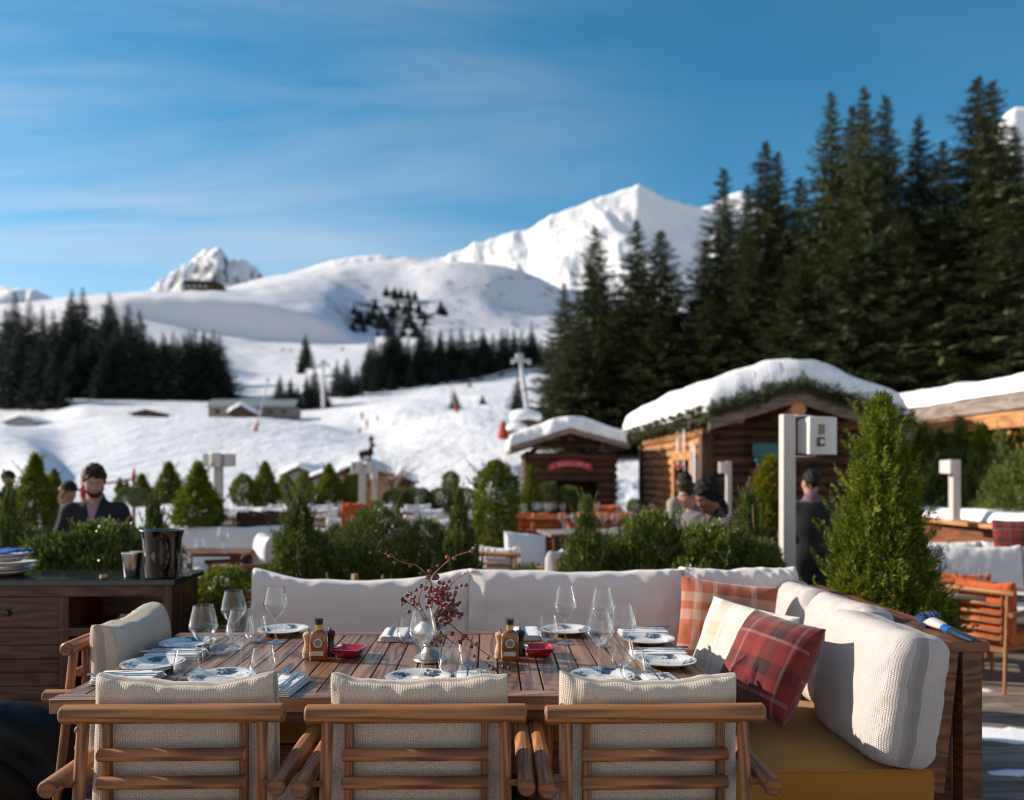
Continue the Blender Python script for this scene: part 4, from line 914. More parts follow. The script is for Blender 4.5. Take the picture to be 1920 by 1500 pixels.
def pad(name, parent, mat, c, d, r=0.03, seed=0, wr=0.006):
    """boxy seat cushion: rounded box whose top is gently crowned; local axes x,y plan, z up"""
    nx, ny = 26, 20; V = []; F_ = []; UV = []
    m = MB()
    def ring(z, ins):
        return [((d[0]/2-ins)*a, (d[1]/2-ins)*b, z) for a, b in per]
    per = []
    n = 16
    for k in range(n): per.append((-1+2*k/n, -1))
    for k in range(n): per.append((1, -1+2*k/n))
    for k in range(n): per.append((1-2*k/n, 1))
    for k in range(n): per.append((-1, 1-2*k/n))
    hz = d[2]/2; lv = [(-hz, r), (-hz+r*.3, r*.3), (-hz+r, 0), (hz-r, 0), (hz-r*.35, r*.25), (hz-r*.05, r*.8)]+[(hz+0.018*(1-(1-q)**2), r+(min(d[0], d[1])/2-r)*q) for q in (.12, .3, .55, .8, .97)]
    L = len(per); vs = []
    for z, ins in lv: vs += ring(z, ins)
    vs = [(x+c[0]+wr*(float(vnoise(x*9+seed, y*9+z*7, seed))-.5), y+c[1]+wr*(float(vnoise(x*8, y*8+seed+z*9, seed+1))-.5), z+c[2]+wr*1.6*(float(vnoise(x*6+seed, y*6, seed+2))-.5)) for x, y, z in vs]
    fs = []
    for i in range(len(lv)-1):
        for k in range(L): fs.append((i*L+k, i*L+(k+1) % L, (i+1)*L+(k+1) % L, (i+1)*L+k))
    fs.append(tuple(range(L))[::-1]); fs.append(tuple((len(lv)-1)*L+k for k in range(L)))
    uvs = [[(vs[k][0]+vs[k][2]*.3, vs[k][1]+vs[k][2]) for k in f] for f in fs]
    o = m.add(vs, fs, uvs).build(name, mat, parent, sharp=80)
    return o

# ------------------------------------------------------------------ armchair of round poles (front is +y)
def armchair(name, loc, rz, label, group):
    e = empty(name, loc, label, 'armchair', group, rz)
    w = M['teak']
    MB().log((-.285, -.30, .803), (.285, -.30, .803), .0245, 16, .005, None, 1.0).build('top_rail', w, e)
    for s in (-1, 1):
        MB().tube([(s*.228, -.301, .785), (s*.232, -.33, .5), (s*.240, -.385, .0)], [.0155, .0150, .014], 12).build('leg', w, e)
        MB().tube([(s*.232, .235, .635), (s*.235, .25, .3), (s*.238, .262, 0)], [.0155, .0150, .014], 12).build('leg', w, e)
        MB().log((s*.283, -.375, .638), (s*.283, .27, .638), .0235, 16, .004).build('arm', w, e)
        MB().box((s*.176, -.283, .585), (.020, .026, .40)).build('back_stile', w, e, bevel=.004)
        MB().box((s*.262, -.335, .637), (.05, .012, .012)).build('arm_pin', w, e)
        MB().box((s*.205, -.03, .335), (.028, .58, .045)).build('seat_rail', w, e, bevel=.004)
    for z in (.699, .627, .556, .485, .42): MB().log((-.190, -.306, z), (.190, -.306, z), .0165, 12, .004, None, 1.0).build('back_slat', w, e)
    MB().box((0, -.30, .335), (.44, .028, .045)).build('seat_rail', w, e, bevel=.004)
    MB().box((0, .245, .335), (.44, .028, .045)).build('seat_rail', w, e, bevel=.004)
    sdn = sum(map(ord, label)) % 40
    pad('seat_cushion', e, M['knit'], (0, .0, .405), (.47, .50, .095), .03, sdn)
    cushion('back_cushion', e, M['knit'], .475, .50, .11, (0, -.195, .635), 0, R(-4), 0, seed=sdn, wr=.012, p=5, e=.30, gusset=.035, sag=.05, curl=-.030, nx=40, ny=34, folds=5)
    return e
GC = 'pole armchairs with cream knitted cushions at the long table'
ch = []
for px, lab, dz in ((325, 'pole armchair with cream cushion, left of the three seen from behind', 0), (783, 'pole armchair with cream cushion, middle of the three seen from behind', R(-.6)), (1226, 'pole armchair with cream cushion, right of the three, next to the mustard bench', R(.5))):
    p = PZ(px, 2.05, 0); p.y += .30
    ch.append(armchair('armchair', p, dz, lab, GC))
p = PZ(118, 2.80, 0); ch.append(armchair('armchair', (p.x+.31, p.y+.285, 0), R(-90), 'pole armchair at the left head of the table, seen from the side', GC))

# ------------------------------------------------------------------ dining table
TX0, TX1, TY0, TY1, TZT = -1.315, .738, 2.405, 3.405, .75
te = empty('dining_table', ((TX0+TX1)/2, (TY0+TY1)/2, 0), 'long reddish slatted wooden table laid for a meal', 'table')
def tabletop():
    m = MB(); cx, cy = (TX0+TX1)/2, (TY0+TY1)/2; rg = random.Random(9)
    n = 29; w = (TX1-TX0-.012)/n
    for i in range(n):
        x = TX0+.006+w*(i+.5)-cx; zz = rg.uniform(-.0006, .0006)
        m.box((x, 0, .728+zz), (w-.005, TY1-TY0-.124, .040))
    for s in (-1, 1): m.box((0, s*((TY1-TY0)/2-.03), .7272), (TX1-TX0, .060, .0440))
    o = m.build('tabletop', M['table'], te, bevel=.0018)
    b = MB()
    for s in (-1, 1):
        b.box((0, s*((TY1-TY0)/2-.055), .683), (TX1-TX0-.14, .024, .043)); b.box((s*((TX1-TX0)/2-.055), 0, .683), (.024, TY1-TY0-.14, .043))
    b.box((0, 0, .688), (TX1-TX0-.16, TY1-TY0-.16, .012)); b.build('apron', M['dark_wood'], te)
    for sx in (-1, 1):
        for sy in (-1, 1): MB().box((sx*((TX1-TX0)/2-.16), sy*((TY1-TY0)/2-.13), .331), (.09, .09, .66)).build('leg', M['dark_wood'], te, bevel=.004)
    MB().box((0, 0, .18), (TX1-TX0-.42, .07, .05)).build('stretcher', M['dark_wood'], te)
tabletop()
T = lambda px, py, dz=0: G(px, py, TZT)+Vector((0, 0, dz+0.0004))

# ------------------------------------------------------------------ corner sofa
SO = empty('corner_sofa', (0.3, 3.9, 0), 'L-shaped wooden corner sofa with white back cushions and mustard seats', 'sofa')
def so_local(v): return (v[0]-.3, v[1]-3.9, v[2])
def sbox(m, x0, x1, y0, y1, z0, z1): return m.box(((x0+x1)/2-.3, (y0+y1)/2-3.9, (z0+z1)/2), (x1-x0, y1-y0, z1-z0))
XL, XR, YB = -1.22, 1.72, 4.13
fr = MB(); sbox(fr, XL, 1.60, 3.99, 4.05, .12, .78); sbox(fr, 1.62, 1.665, 2.86, 4.0, .12, .79); sbox(fr, XL, .80, 3.32, 3.98, .16, .295); sbox(fr, .80, 1.60, 2.66, 3.98, .16, .295)
fr.build('frame', M['sofa_wood'], SO)
rl = MB(); sbox(rl, 1.585, 1.745, 2.72, 4.14, .80, .838); rl.build('side_rail', M['sofa_wood'], SO, bevel=.004)
rb = MB(); sbox(rb, XL, 1.58, 3.985, 4.14, .80, .838); rb.build('back_rail', M['sofa_wood'], SO, bevel=.004)
# near end panel: slanting inner board, upright outer board
ep = MB(); ep.prism([(1.60-.3, .799), (1.66-.3, .799), (1.575-.3, 0), (1.44-.3, 0)], 2.76-3.9, 2.80-3.9)
ep.prism([(1.664-.3, .799), (1.735-.3, .799), (1.735-.3, 0), (1.664-.3, 0)], 2.748-3.9, 2.812-3.9)
ep.prism([(1.60-.3, .70), (1.664-.3, .70), (1.664-.3, 0), (1.50-.3, 0)], 2.812-3.9, 2.85-3.9)
ep.build('end_panel', M['sofa_wood'], SO, bevel=.003)
for x, y in ((XL+.05, 3.37), (XL+.05, 4.0), (.2, 3.37), (.86, 2.72), (.86, 3.4)): lg = MB(); sbox(lg, x-.035, x+.035, y-.035, y+.035, 0, .16); lg.build('leg', M['sofa_wood'], SO)
pad('seat_cushion', SO, M['mustard'], so_local((1.135, 3.075, .365)), (.70, .92, .14), .022, 3, .010)
pad('seat_cushion', SO, M['mustard'], so_local((1.12, 3.76, .365)), (.73, .43, .14), .022, 4, .010)
pad('seat_cushion', SO, M['mustard'], so_local((.24, 3.65, .365)), (1.0, .66, .14), .022, 5, .010)
pad('seat_cushion', SO, M['mustard'], so_local((-.77, 3.65, .365)), (1.0, .66, .14), .022, 6, .010)
pp_ = MB()
for (cx_, cy_, wx_, wy_) in ((1.135, 3.075, .685, .905), (.24, 3.65, .985, .645), (-.77, 3.65, .985, .645)):
    q_ = [(cx_-.3+sx*wx_/2, cy_-3.9+sy*wy_/2, .4285) for sx, sy in ((-1, -1), (0, -1), (1, -1), (1, 0), (1, 1), (0, 1), (-1, 1), (-1, 0), (-1, -1))]
    pp_.tube(q_, .0042, 6)
pp_.build('piping', M['mustard'], SO)
def back_cushion(px0, px1, top, d, seed, mat='linen', **k):
    a, b = PZ(px0, d, 0), PZ(px1, d, 0); zt = ZY(top, d-.10); h = zt-.435
    kw = dict(seed=seed, wr=.028, p=7, e=.26, gusset=.07, sag=.05, nx=44, ny=30, folds=7); kw.update(k)
    return cushion('back_cushion', SO, M[mat], (b.x-a.x)*1.01, h*1.03, .13, so_local(((a.x+b.x)/2, (a.y+b.y)/2, .435+h/2)), 0, R(-7), 0, **kw)
back_cushion(478, 882, 1072, 3.90, 2, sag=.13)
back_cushion(880, 1281, 1074, 3.90, 3, sag=.035)
back_cushion(1278, 1492, 1070, 3.93, 4, sag=.02)
def side_cushion(y0, y1, x, ztop, seed, mat='knit_fine', t=.20, lean=13, **k):
    h = ztop-.435
    kw = dict(seed=seed, wr=.018, p=5, e=.34, gusset=.06, sag=.04, nx=40, ny=34, folds=5); kw.update(k)
    return cushion('back_cushion', SO, M[mat], y1-y0, h*1.04, t, so_local((x, (y0+y1)/2, .435+h/2)), R(-90), R(-lean), 0, **kw)
side_cushion(3.50, 3.99, 1.45, .91, 9, t=.18, p=3.6, corner=.2)
side_cushion(3.05, 3.58, 1.485, .90, 6, t=.18, p=3.6, corner=.2)
side_cushion(2.57, 3.16, 1.41, .885, 7, t=.17, lean=9, gusset=.075, e=.30, sag=.015, wr=.010, nx=70, ny=56, corner=.16)

# scatter cushions on the sofa
def scatter(name, px, py, d, w, h, t, mat, rz, rx, ry, label, seed, **k):
    c = P(px, py, d); e = bpy.data.objects
    kw = dict(seed=seed, wr=.010, p=3.2, e=.55, pinch=.10, folds=4); kw.update(k)
    V, Fc, uv = pillow(w, h, t, **kw); uv = uv+0.0
    o = link(name, mesh_np(name, V, Fc, M[mat], uv-uv.min(0), True)); o.location = c; o.rotation_euler = Euler((rx, ry, rz), 'XYZ')
    s = o.modifiers.new('subdivision', 'SUBSURF'); s.levels = s.render_levels = 1
    return tag(o, label, 'cushion', 'plaid scatter cushions')
scatter('scatter_cushion', 1362, 1172, 3.62, .44, .40, .15, 'plaid_rust', R(-10), R(-14), R(6), 'rust and cream plaid cushion furthest back against the white sofa cushions', 1)
scatter('scatter_cushion', 1385, 1226, 3.28, .43, .42, .16, 'plaid_cream', R(-56), R(-24), R(4), 'cream and beige checked cushion between the rust and the dark red ones', 2)
scatter('scatter_cushion', 1440, 1246, 3.02, .365, .39, .21, 'plaid_red', R(-66), R(-30), R(3), 'dark red tartan cushion nearest the camera on the bench', 3)

# dust brush lying on the sofa rail
br = empty('hand_brush', (1.672, 2.885, .838), 'blue bristled hand brush lying on the sofa rail', 'brush', None, R(-4), .85)
rg = np.random.default_rng(4); n = 900
b0 = np.stack([rg.uniform(-.035, .035, n), rg.uniform(.06, .15, n)*0+.085, rg.uniform(.004, .05, n)], 1); dd = norm(np.stack([rg.normal(0, .16, n), np.full(n, 1.0), rg.normal(0.10, .14, n)], 1))
V, Fc = blades(b0, dd, rg.uniform(.05, .085, n), np.full(n, .009), norm(np.cross(dd, rg.normal(0, 1, (n, 3)))))
link('bristles', mesh_np('bristles', V, Fc, M['blue_bristle']), br)
MB().tube([(0, .105, .028), (0, .02, .026), (0, -.02, .022)], [.036, .030, .018], 14, True, None, .62).build('ferrule', M['white_metal'], br)
MB().tube([(0, -.015, .022), (0, -.075, .020)], [.021, .021], 14, True, None, .8).build('band', M['blue_plastic'], br)
MB().tube([(0, -.07, .020), (0, -.12, .018), (0, -.19, .014), (.004, -.235, .012)], [.019, .021, .014, .008], 12, True, None, .8).build('handle', M['navy_plastic'], br)

# ------------------------------------------------------------------ things on the table
def wine_glass_meshes():
    prof = [(.0330, .0008), (.0325, .0022), (.016, .0042), (.0062, .009), (.0040, .020), (.0034, .055), (.0036, .088), (.0065, .097), (.018, .106), (.031, .120), (.0425, .140), (.0455, .147), (.0445, .156), (.0395, .182), (.0315, .216), (.0310, .2185)]
    b = MB().lathe(prof[7:], 40).build('bowl', M['glass']); s = MB().lathe([(.0001, .0006)]+prof[:8]+[(.0001, .0985)], 28).build('stem', M['glass']); r = MB().tube([(.0311*math.cos(a), .0311*math.sin(a), .2186) for a in [2*PI*k/36 for k in range(37)]], .0007, 5, False).build('rim', M['glass'])
    ms = (b.data, s.data, r.data)
    for o in (b, s, r): bpy.data.objects.remove(o)
    return ms
def tumbler_meshes():
    prof = [(.0001, .002), (.021, .0022), (.027, .004), (.038, .016), (.0435, .032), (.0430, .045), (.0375, .075), (.0335, .098)]
    b = MB().lathe(prof, 40).build('bowl', M['glass']); k = MB().lathe([(.0001, .0006), (.024, .0008), (.027, .004), (.022, .008), (.0001, .0085)], 28).build('base', M['glass']); r = MB().tube([(.0335*math.cos(a), .0335*math.sin(a), .098) for a in [2*PI*k/36 for k in range(37)]], .0007, 5, False).build('rim', M['glass'])
    ms = (b.data, k.data, r.data)
    for o in (b, k, r): bpy.data.objects.remove(o)
    return ms
WG = wine_glass_meshes(); TB = tumbler_meshes()
def wine_glass(loc, label, group, rz=0):
    e = empty('wine_glass', loc, label, 'wine glass', group, rz)
    for nm, me in zip(('bowl', 'stem', 'rim'), WG): o = link(nm, me, e); o.scale = (1.06, 1.06, 1.02) if nm != 'stem' else (1, 1, 1.02)
    return e
def tumbler(loc, label, group):
    e = empty('water_glass', loc, label, 'water glass', group)
    for nm, me in zip(('bowl', 'base', 'rim'), TB): link(nm, me, e)
    return e
GW, GT_ = 'stemmed wine glasses on the long table', 'stemless water glasses on the long table'
for px, py, lab in ((381, 1258, 'stemmed wine glass nearest the left head of the table, beside the pillow'), (438, 1217, 'stemmed wine glass in front of the round clipped bush'), (451, 1270, 'stemmed wine glass behind the front left plate'),
                    (517, 1204, 'stemmed wine glass standing before the plate at the far left'), (792, 1270, 'stemmed wine glass in front of the pewter vase'), (1060, 1206, 'stemmed wine glass right of the far tumbler, before the white sofa back'),
                    (1130, 1211, 'furthest stemmed wine glass of the right-hand cluster'), (1124, 1270, 'nearest stemmed wine glass of the right-hand cluster, over the front right plate'), (1167, 1254, 'rightmost stemmed wine glass of the right-hand cluster')):
    wine_glass(T(px, py), lab, GW, px)
for px, py, lab in ((351, 1273, 'low water glass between the two plates at the left head'), (415, 1226, 'low water glass beside the far left head plate'), (480, 1203, 'low water glass just left of the far left plate'), (493, 1268, 'low water glass left of the fork by the front left chair'),
                    (846, 1266, 'low water glass right of the centre front plate'), (765, 1204, 'low water glass half behind the vase'), (1028, 1202, 'low water glass right of the second oil bottle'), (1166, 1252, 'low water glass amid the right-hand wine glasses'), (1188, 1279, 'low water glass right of the front right plate')):
    tumbler(T(px, py), lab, GT_)
def plate_mesh():
    o = MB().lathe([(.0001, .0055), (.060, .0055), (.066, .007), (.080, .0135), (.1035, .0205), (.1055, .0205), (.1052, .0185), (.082, .0105), (.066, .0015), (.062, .0002), (.056, .0002), (.056, .003), (.0001, .003)], 56).build('plate', M['plate'], sharp=60)
    me = o.data; bpy.data.objects.remove(o); return me
PL = plate_mesh()
for px, py, lab in ((352, 1212, 'blue patterned plate at the far left head place'), (287, 1252, 'blue patterned plate at the near left head place, a fork tip on it'), (417, 1277, 'blue patterned plate half hidden by the front left chair'),
                    (531, 1187, 'blue patterned plate at the far side, left of the first oil bottle'), (784, 1279, 'blue patterned plate at the front centre place'), (1061, 1187, 'blue patterned plate at the far side, behind the wine glasses'),
                    (1215, 1205, 'blue patterned plate at the far right corner'), (1249, 1246, 'blue patterned plate at the near right corner by the bench'), (1130, 1276, 'blue patterned plate half hidden by the front right chair')):
    o = link('plate', PL); o.location = T(px, py); o.rotation_euler = (0, 0, px*.7); tag(o, lab, 'plate', 'blue patterned plates on the long table')
def napkin_mesh(seed, w=.115, l=.20):
    m = MB(); rg = random.Random(seed)
    for k in range(4):
        sh = rg.uniform(-.003, .003); z0 = .0006+k*.0055; ww = w-(.004*k if k < 3 else 0.02); nn = 9
        vs = []
        for s, zz in ((0, z0), (1, z0+.005)):
            for i in range(nn+1):
                for j in range(nn+1):
                    x = (i/nn-.5)*ww+sh; y = (j/nn-.5)*(l-.003*k); ed = min(i, nn-i, j, nn-j)
                    vs.append((x, y, zz-(0.0018 if ed == 0 else 0)*s+(rg.uniform(-.0006, .0006) if ed else 0)*s))
        q = (nn+1)**2; fs = []
        for i in range(nn):
            for j in range(nn):
                a = i*(nn+1)+j; fs.append((q+a, q+a+nn+1, q+a+nn+2, q+a+1))
        ring = [i*(nn+1) for i in range(nn+1)]+[nn*(nn+1)+j for j in range(1, nn+1)]+[i*(nn+1)+nn for i in range(nn-1, -1, -1)]+[j for j in range(nn-1, 0, -1)]
        for a, b in zip(ring, ring[1:]+ring[:1]): fs.append((a, b, q+b, q+a))
        m.add(vs, fs)
    o = m.build('napkin', M['white_cloth']); me = o.data; bpy.data.objects.remove(o); return me
NK = [napkin_mesh(i) for i in range(3)]
def fork_mesh():
    m = MB()
    m.tube([(0, -.10, .002), (0, -.05, .003), (0, .01, .005), (0, .045, .008), (0, .058, .006)], [.0055, .0045, .0028, .0032, .009], 8, True, None, .28)
    m.box((0, .064, .0055), (.022, .016, .002))
    for k in range(4): m.tube([(-.0085+.0057*k, .070, .0055), (-.0085+.0057*k, .09, .006), (-.0078+.0052*k, .110, .0105)], [.0017, .0016, .0008], 6)
    o = m.build('fork', M['steel']); me = o.data; bpy.data.objects.remove(o); return me
def knife_mesh():
    m = MB()
    m.tube([(0, -.11, .003), (0, -.06, .004), (0, -.005, .0035)], [.0075, .0065, .0045], 8, True, None, .5)
    m.add([(-.005, -.005, .002), (.005, -.005, .002), (.0065, .06, .002), (.002, .11, .002), (-.005, .095, .002), (-.005, -.005, .0042), (.005, -.005, .0026), (.0065, .06, .0026), (.002, .11, .0024), (-.005, .095, .0042)],
          [(4, 3, 2, 1, 0), (5, 6, 7, 8, 9), (0, 1, 6, 5), (1, 2, 7, 6), (2, 3, 8, 7), (3, 4, 9, 8), (4, 0, 5, 9)])
    o = m.build('knife', M['steel']); me = o.data; bpy.data.objects.remove(o); return me
FK, KN = fork_mesh(), knife_mesh()
def spoonless(px, py, rz, where, i, fork=True, knife=True, tilt=0, fo=(-.018, .004), prop=0.0):
    b = T(px, py); o = link('napkin', NK[i % 3]); o.location = b; o.rotation_euler = (0, 0, rz); tag(o, 'folded white napkin '+where, 'napkin', 'folded napkins on the long table')
    c, s = math.cos(rz), math.sin(rz)
    def at_(x, y): return b+Vector((x*c-y*s, x*s+y*c, .0235))
    if fork:
        f = link('fork', FK); f.location = at_(*fo); f.rotation_euler = (prop, 0, rz+tilt); tag(f, 'steel fork on the napkin '+where, 'fork', 'forks on the long table')
    if knife:
        k = link('knife', KN); k.location = at_(.022, -.006); k.rotation_euler = (0, 0, rz+.04); tag(k, 'steel knife on the napkin '+where, 'knife', 'knives on the long table')
spoonless(330, 1232, R(-90), 'beside the far left head plate', 0)
spoonless(240, 1276, R(-90), 'beside the near left head plate', 1, tilt=.12, fo=(-.010, .02))
spoonless(528, 1290, R(-6), 'between the front left chair and the first oil bottle', 2, tilt=-.10, prop=.16)
spoonless(742, 1194, R(180), 'behind the vase, left side', 0, fork=False)
spoonless(887, 1283, R(2), 'right of the front centre plate', 1, tilt=-.05, prop=.2)
spoonless(988, 1192, R(180), 'behind the second oil bottle', 2, fork=False)
spoonless(1206, 1190, R(90), 'at the far right corner', 0)
spoonless(1234, 1230, R(90), 'between the two right corner plates', 1)
spoonless(1246, 1288, R(8), 'in front of the near right corner plate', 2, tilt=.10, prop=.2)
# oil bottles, mills, ashtrays
def bottle(px, py, label):
    e = empty('oil_bottle', T(px, py), label, 'bottle', 'amber oil bottles on the long table')
    def ring(w, d, r, z): return [(sx*(w/2-r)+r*math.cos(a), sy*(d/2-r)+r*math.sin(a), z) for sx, sy, a0 in ((1, 1, 0), (-1, 1, 90), (-1, -1, 180), (1, -1, 270)) for a in [R(a0+q) for q in (0, 30, 60, 90)]]
    lv = [(.060, .034, .008, 0), (.064, .038, .010, .004), (.064, .038, .010, .082), (.060, .036, .012, .092), (.044, .032, .014, .102), (.027, .027, .0134, .108)]
    m = MB(); vs = []
    for q in lv: vs += ring(*q)
    fs = [(i*16+k, i*16+(k+1) % 16, (i+1)*16+(k+1) % 16, (i+1)*16+k) for i in range(len(lv)-1) for k in range(16)]+[tuple(range(15, -1, -1)), tuple(80+k for k in range(16))]
    m.add(vs, fs).build('body', M['oil'], e)
    MB().lathe([(.0128, .1085), (.0122, .112), (.0122, .126), (.001, .126)], 20).build('neck', M['oil_pale'], e)
    MB().lathe([(.0125, .1262), (.0145, .1275), (.0145, .134), (.0125, .1355), (.0155, .138), (.0160, .148), (.001, .149)], 20).build('stopper', M['black_plastic'], e)
    la = MB(); la.lathe([(.0001, 0), (.0165, 0), (.0165, .0006), (.0001, .0006)], 28, xf((0, -.0194, .062), 0, R(90))); lb = la.build('label', M['paper'], e)
    MB().lathe([(.0001, 0), (.0115, 0), (.0115, .0006), (.0001, .0006)], 24, xf((0, -.0201, .062), 0, R(90))).build('print', M['grey_print'], lb)
    MB().box((-.002, -.0194, .0245), (.044, .0008, .016)).build('label', M['paper'], e)
    return e
def mill(px, py, mat, label, group):
    e = empty('mill', T(px, py), label, 'mill', group)
    MB().lathe([(.001, 0), (.0205, 0), (.0215, .004), (.0215, .022), (.0185, .034), (.0145, .048), (.0135, .058), (.0165, .070), (.0195, .078), (.0195, .086), (.014, .092), (.001, .094)], 24).build('body', M[mat], e)
    MB().lathe([(.001, .0935), (.004, .094), (.006, .098), (.006, .103), (.001, .107)], 14).build('knob', M['steel'], e)
def ashtray(px, py, rz, label):
    e = empty('ashtray', T(px, py), label, 'ashtray', 'red ashtrays on the long table', rz)
    def sq(h, z, r): return [(sx*(h-r)+r*math.cos(a), sy*(h-r)+r*math.sin(a), z) for sx, sy, a0 in ((1, 1, 0), (-1, 1, 90), (-1, -1, 180), (1, -1, 270)) for a in [R(a0+q) for q in (0, 30, 60, 90)]]
    lv = [(.036, .0, .01), (.040, .004, .012), (.054, .026, .012), (.055, .030, .012), (.049, .031, .012), (.042, .022, .012), (.035, .010, .012), (.02, .008, .012)]
    m = MB(); vs = []
    for q in lv: vs += sq(*q)
    fs = [(i*16+k, i*16+(k+1) % 16, (i+1)*16+(k+1) % 16, (i+1)*16+k) for i in range(len(lv)-1) for k in range(16)]+[tuple(range(15, -1, -1)), tuple((len(lv)-1)*16+k for k in range(16))]
    m.add(vs, fs).build('tray', M['red_plastic'], e, bevel=0)
    n = MB(); n.box((-.046, 0, .0315), (.016, .05, .0012)); n.build('notch', M['sign_white'], e)
bottle(598, 1236, 'amber oil bottle with black stopper between two mills, left half of the table'); bottle(956, 1237, 'amber oil bottle with black stopper between two mills, right of the vase')
mill(578, 1233, 'mill_light', 'pale wooden salt mill left of the first oil bottle', 'salt mills'); mill(619, 1229, 'mill_dark', 'dark pepper mill right of the first oil bottle', 'pepper mills')
mill(938, 1233, 'mill_light', 'pale wooden salt mill left of the second oil bottle', 'salt mills'); mill(975, 1229, 'mill_dark', 'dark pepper mill right of the second oil bottle', 'pepper mills')
ashtray(655, 1229, R(-14), 'square red ashtray beside the first oil bottle'); ashtray(1009, 1227, R(4), 'square red ashtray beside the second oil bottle')
# vase and berry twigs
VB = T(806, 1238)
ve = empty('vase', VB, 'footed pewter vase in the middle of the table holding berry twigs', 'vase')
MB().lathe([(.001, .0), (.058, .0), (.060, .004), (.056, .009), (.057, .013), (.050, .018), (.035, .026), (.024, .040), (.020, .050), (.024, .056), (.022, .060)], 36).build('foot', M['pewter'], ve)
MB().lathe([(.022, .0605), (.040, .070), (.056, .086), (.061, .102), (.056, .120), (.042, .134), (.034, .142), (.037, .148), (.034, .149), (.030, .140)], 36).build('bowl', M['pewter'], ve)
BERRY = MB().ball((0, 0, 0), 1, 10).build('berry', M['berry']); CAL = MB()
BM = BERRY.data; bpy.data.objects.remove(BERRY)
def twig(pts, r, mat, label, berries, side, seed):
    """pts: pixels (px,py,d). berries: pixels on or by the twig"""
    rg = random.Random(seed); w = [P(*q) for q in pts]; o0 = w[0]
    e = empty('berry_twig', o0, label, 'twig', 'berry twigs in the vase')
    sm = []
    for i in range(len(w)-1):
        for k in range(4):
            t = k/4; a = w[max(i-1, 0)]; b = w[i]; c = w[i+1]; d = w[min(i+2, len(w)-1)]
            sm.append(0.5*((2*b)+(c-a)*t+(2*a-5*b+4*c-d)*t*t+(3*b-a-3*c+d)*t**3))
    sm.append(w[-1]); m = MB(); n = len(sm)
    m.tube([s-o0 for s in sm], [r*(1-.6*i/n) for i in range(n)], 7)
    for k in range(side):
        i = rg.randrange(n//3, n-1); v = Vector((rg.uniform(-1, 1), rg.uniform(-.5, .5), rg.uniform(-.2, 1))).normalized()*rg.uniform(.008, .022)
        m.tube([sm[i]-o0, sm[i]-o0+v*.6, sm[i]-o0+v+Vector((rg.uniform(-.004, .004), 0, .003))], [r*.5, r*.4, r*.2], 5)
    m.build('stem', mat, e)
    for q in berries:
        c = P(q[0], q[1], q[2])-o0; rr = q[3] if len(q) > 3 else rg.uniform(.0058, .0082)
        j = min(range(n), key=lambda i: (sm[i]-o0-c).length)
        b = link('berry', BM, e); b.location = c; b.scale = (rr, rr, rr); b.rotation_euler = (rg.random()*6, rg.random()*6, 0)
    return e
dv = (VB-cam.location).length*0.997
D0 = 2.86
rb = random.Random(77)
def cl(px, py, rx, ry, n, d=D0, rd=.05): return [(px+rb.gauss(0, rx), py+rb.gauss(0, ry), d+rb.uniform(-rd, rd)) for _ in range(n)]
twig([(800, 1160, D0), (785, 1125, D0), (798, 1095, D0), (822, 1068, D0-.02), (850, 1045, D0-.04), (880, 1034, D0-.06), (890, 1030, D0-.06)], .0028, M['twig'], 'long bare twig rising to the upper right out of the vase',
     [(839, 1045, 2.82, .0085), (852, 1047, 2.8, .0075), (821, 1061, 2.84, .006), (884, 1035, 2.8, .007), (889, 1028, 2.8, .0055), (805, 1071, 2.86), (807, 1079, 2.86), (801, 1083, 2.85), (818, 1082, 2.85, .012), (813, 1084, 2.84, .009)], 9, 1)
twig([(805, 1160, D0), (812, 1110, D0), (800, 1078, D0), (780, 1060, D0+.02), (755, 1055, D0+.03), (735, 1044, D0+.04), (710, 1034, D0+.05)], .0026, M['twig'], 'long bare twig rising to the upper left out of the vase',
     [(730, 1043, 2.9, .0072), (740, 1055, 2.9, .0066), (769, 1061, 2.88, .0068), (789, 1075, 2.87, .0066), (790, 1098, 2.87), (824, 1092, 2.85), (820, 1103, 2.84, .008)]+cl(806, 1108, 7, 8, 5), 9, 2)
twig([(810, 1160, D0), (830, 1125, D0), (845, 1098, D0), (862, 1082, D0), (882, 1072, D0)], .0024, M['twig'], 'short twig with thorny side shoots pointing right above the sofa cushion',
     [(842, 1090, 2.86, .007), (837, 1099, 2.86), (865, 1098, 2.86), (874, 1097, 2.86), (856, 1102, 2.86), (853, 1114, 2.86), (858, 1134, 2.85, .0075), (841, 1113, 2.86)]+cl(838, 1112, 8, 8, 7), 8, 3)
twig([(800, 1165, D0), (780, 1140, D0), (765, 1130, D0), (755, 1120, D0)], .0022, M['twig_dark'], 'short twig crowded with berries hanging left of the vase mouth',
     [(754, 1122, 2.86, .007), (760, 1128, 2.86, .007), (768, 1113, 2.86), (763, 1117, 2.85), (772, 1124, 2.86), (777, 1132, 2.86), (767, 1147, 2.85, .0078), (775, 1121, 2.86)]+cl(768, 1122, 8, 7, 8), 4, 4)
twig([(808, 1165, D0), (822, 1140, D0), (828, 1120, D0), (830, 1105, D0)], .003, M['twig_dark'], 'thick bunch of dark red berries over the vase mouth',
     cl(825, 1125, 15, 12, 60, D0, .05)+cl(818, 1112, 10, 8, 12), 10, 5)
twig([(812, 1160, D0), (835, 1145, D0-.02), (848, 1150, D0-.05)], .003, M['twig_dark'], 'bunch of small dark berries drooping on the right of the vase',
     cl(843, 1147, 10, 9, 34, D0-.03, .04), 10, 6)
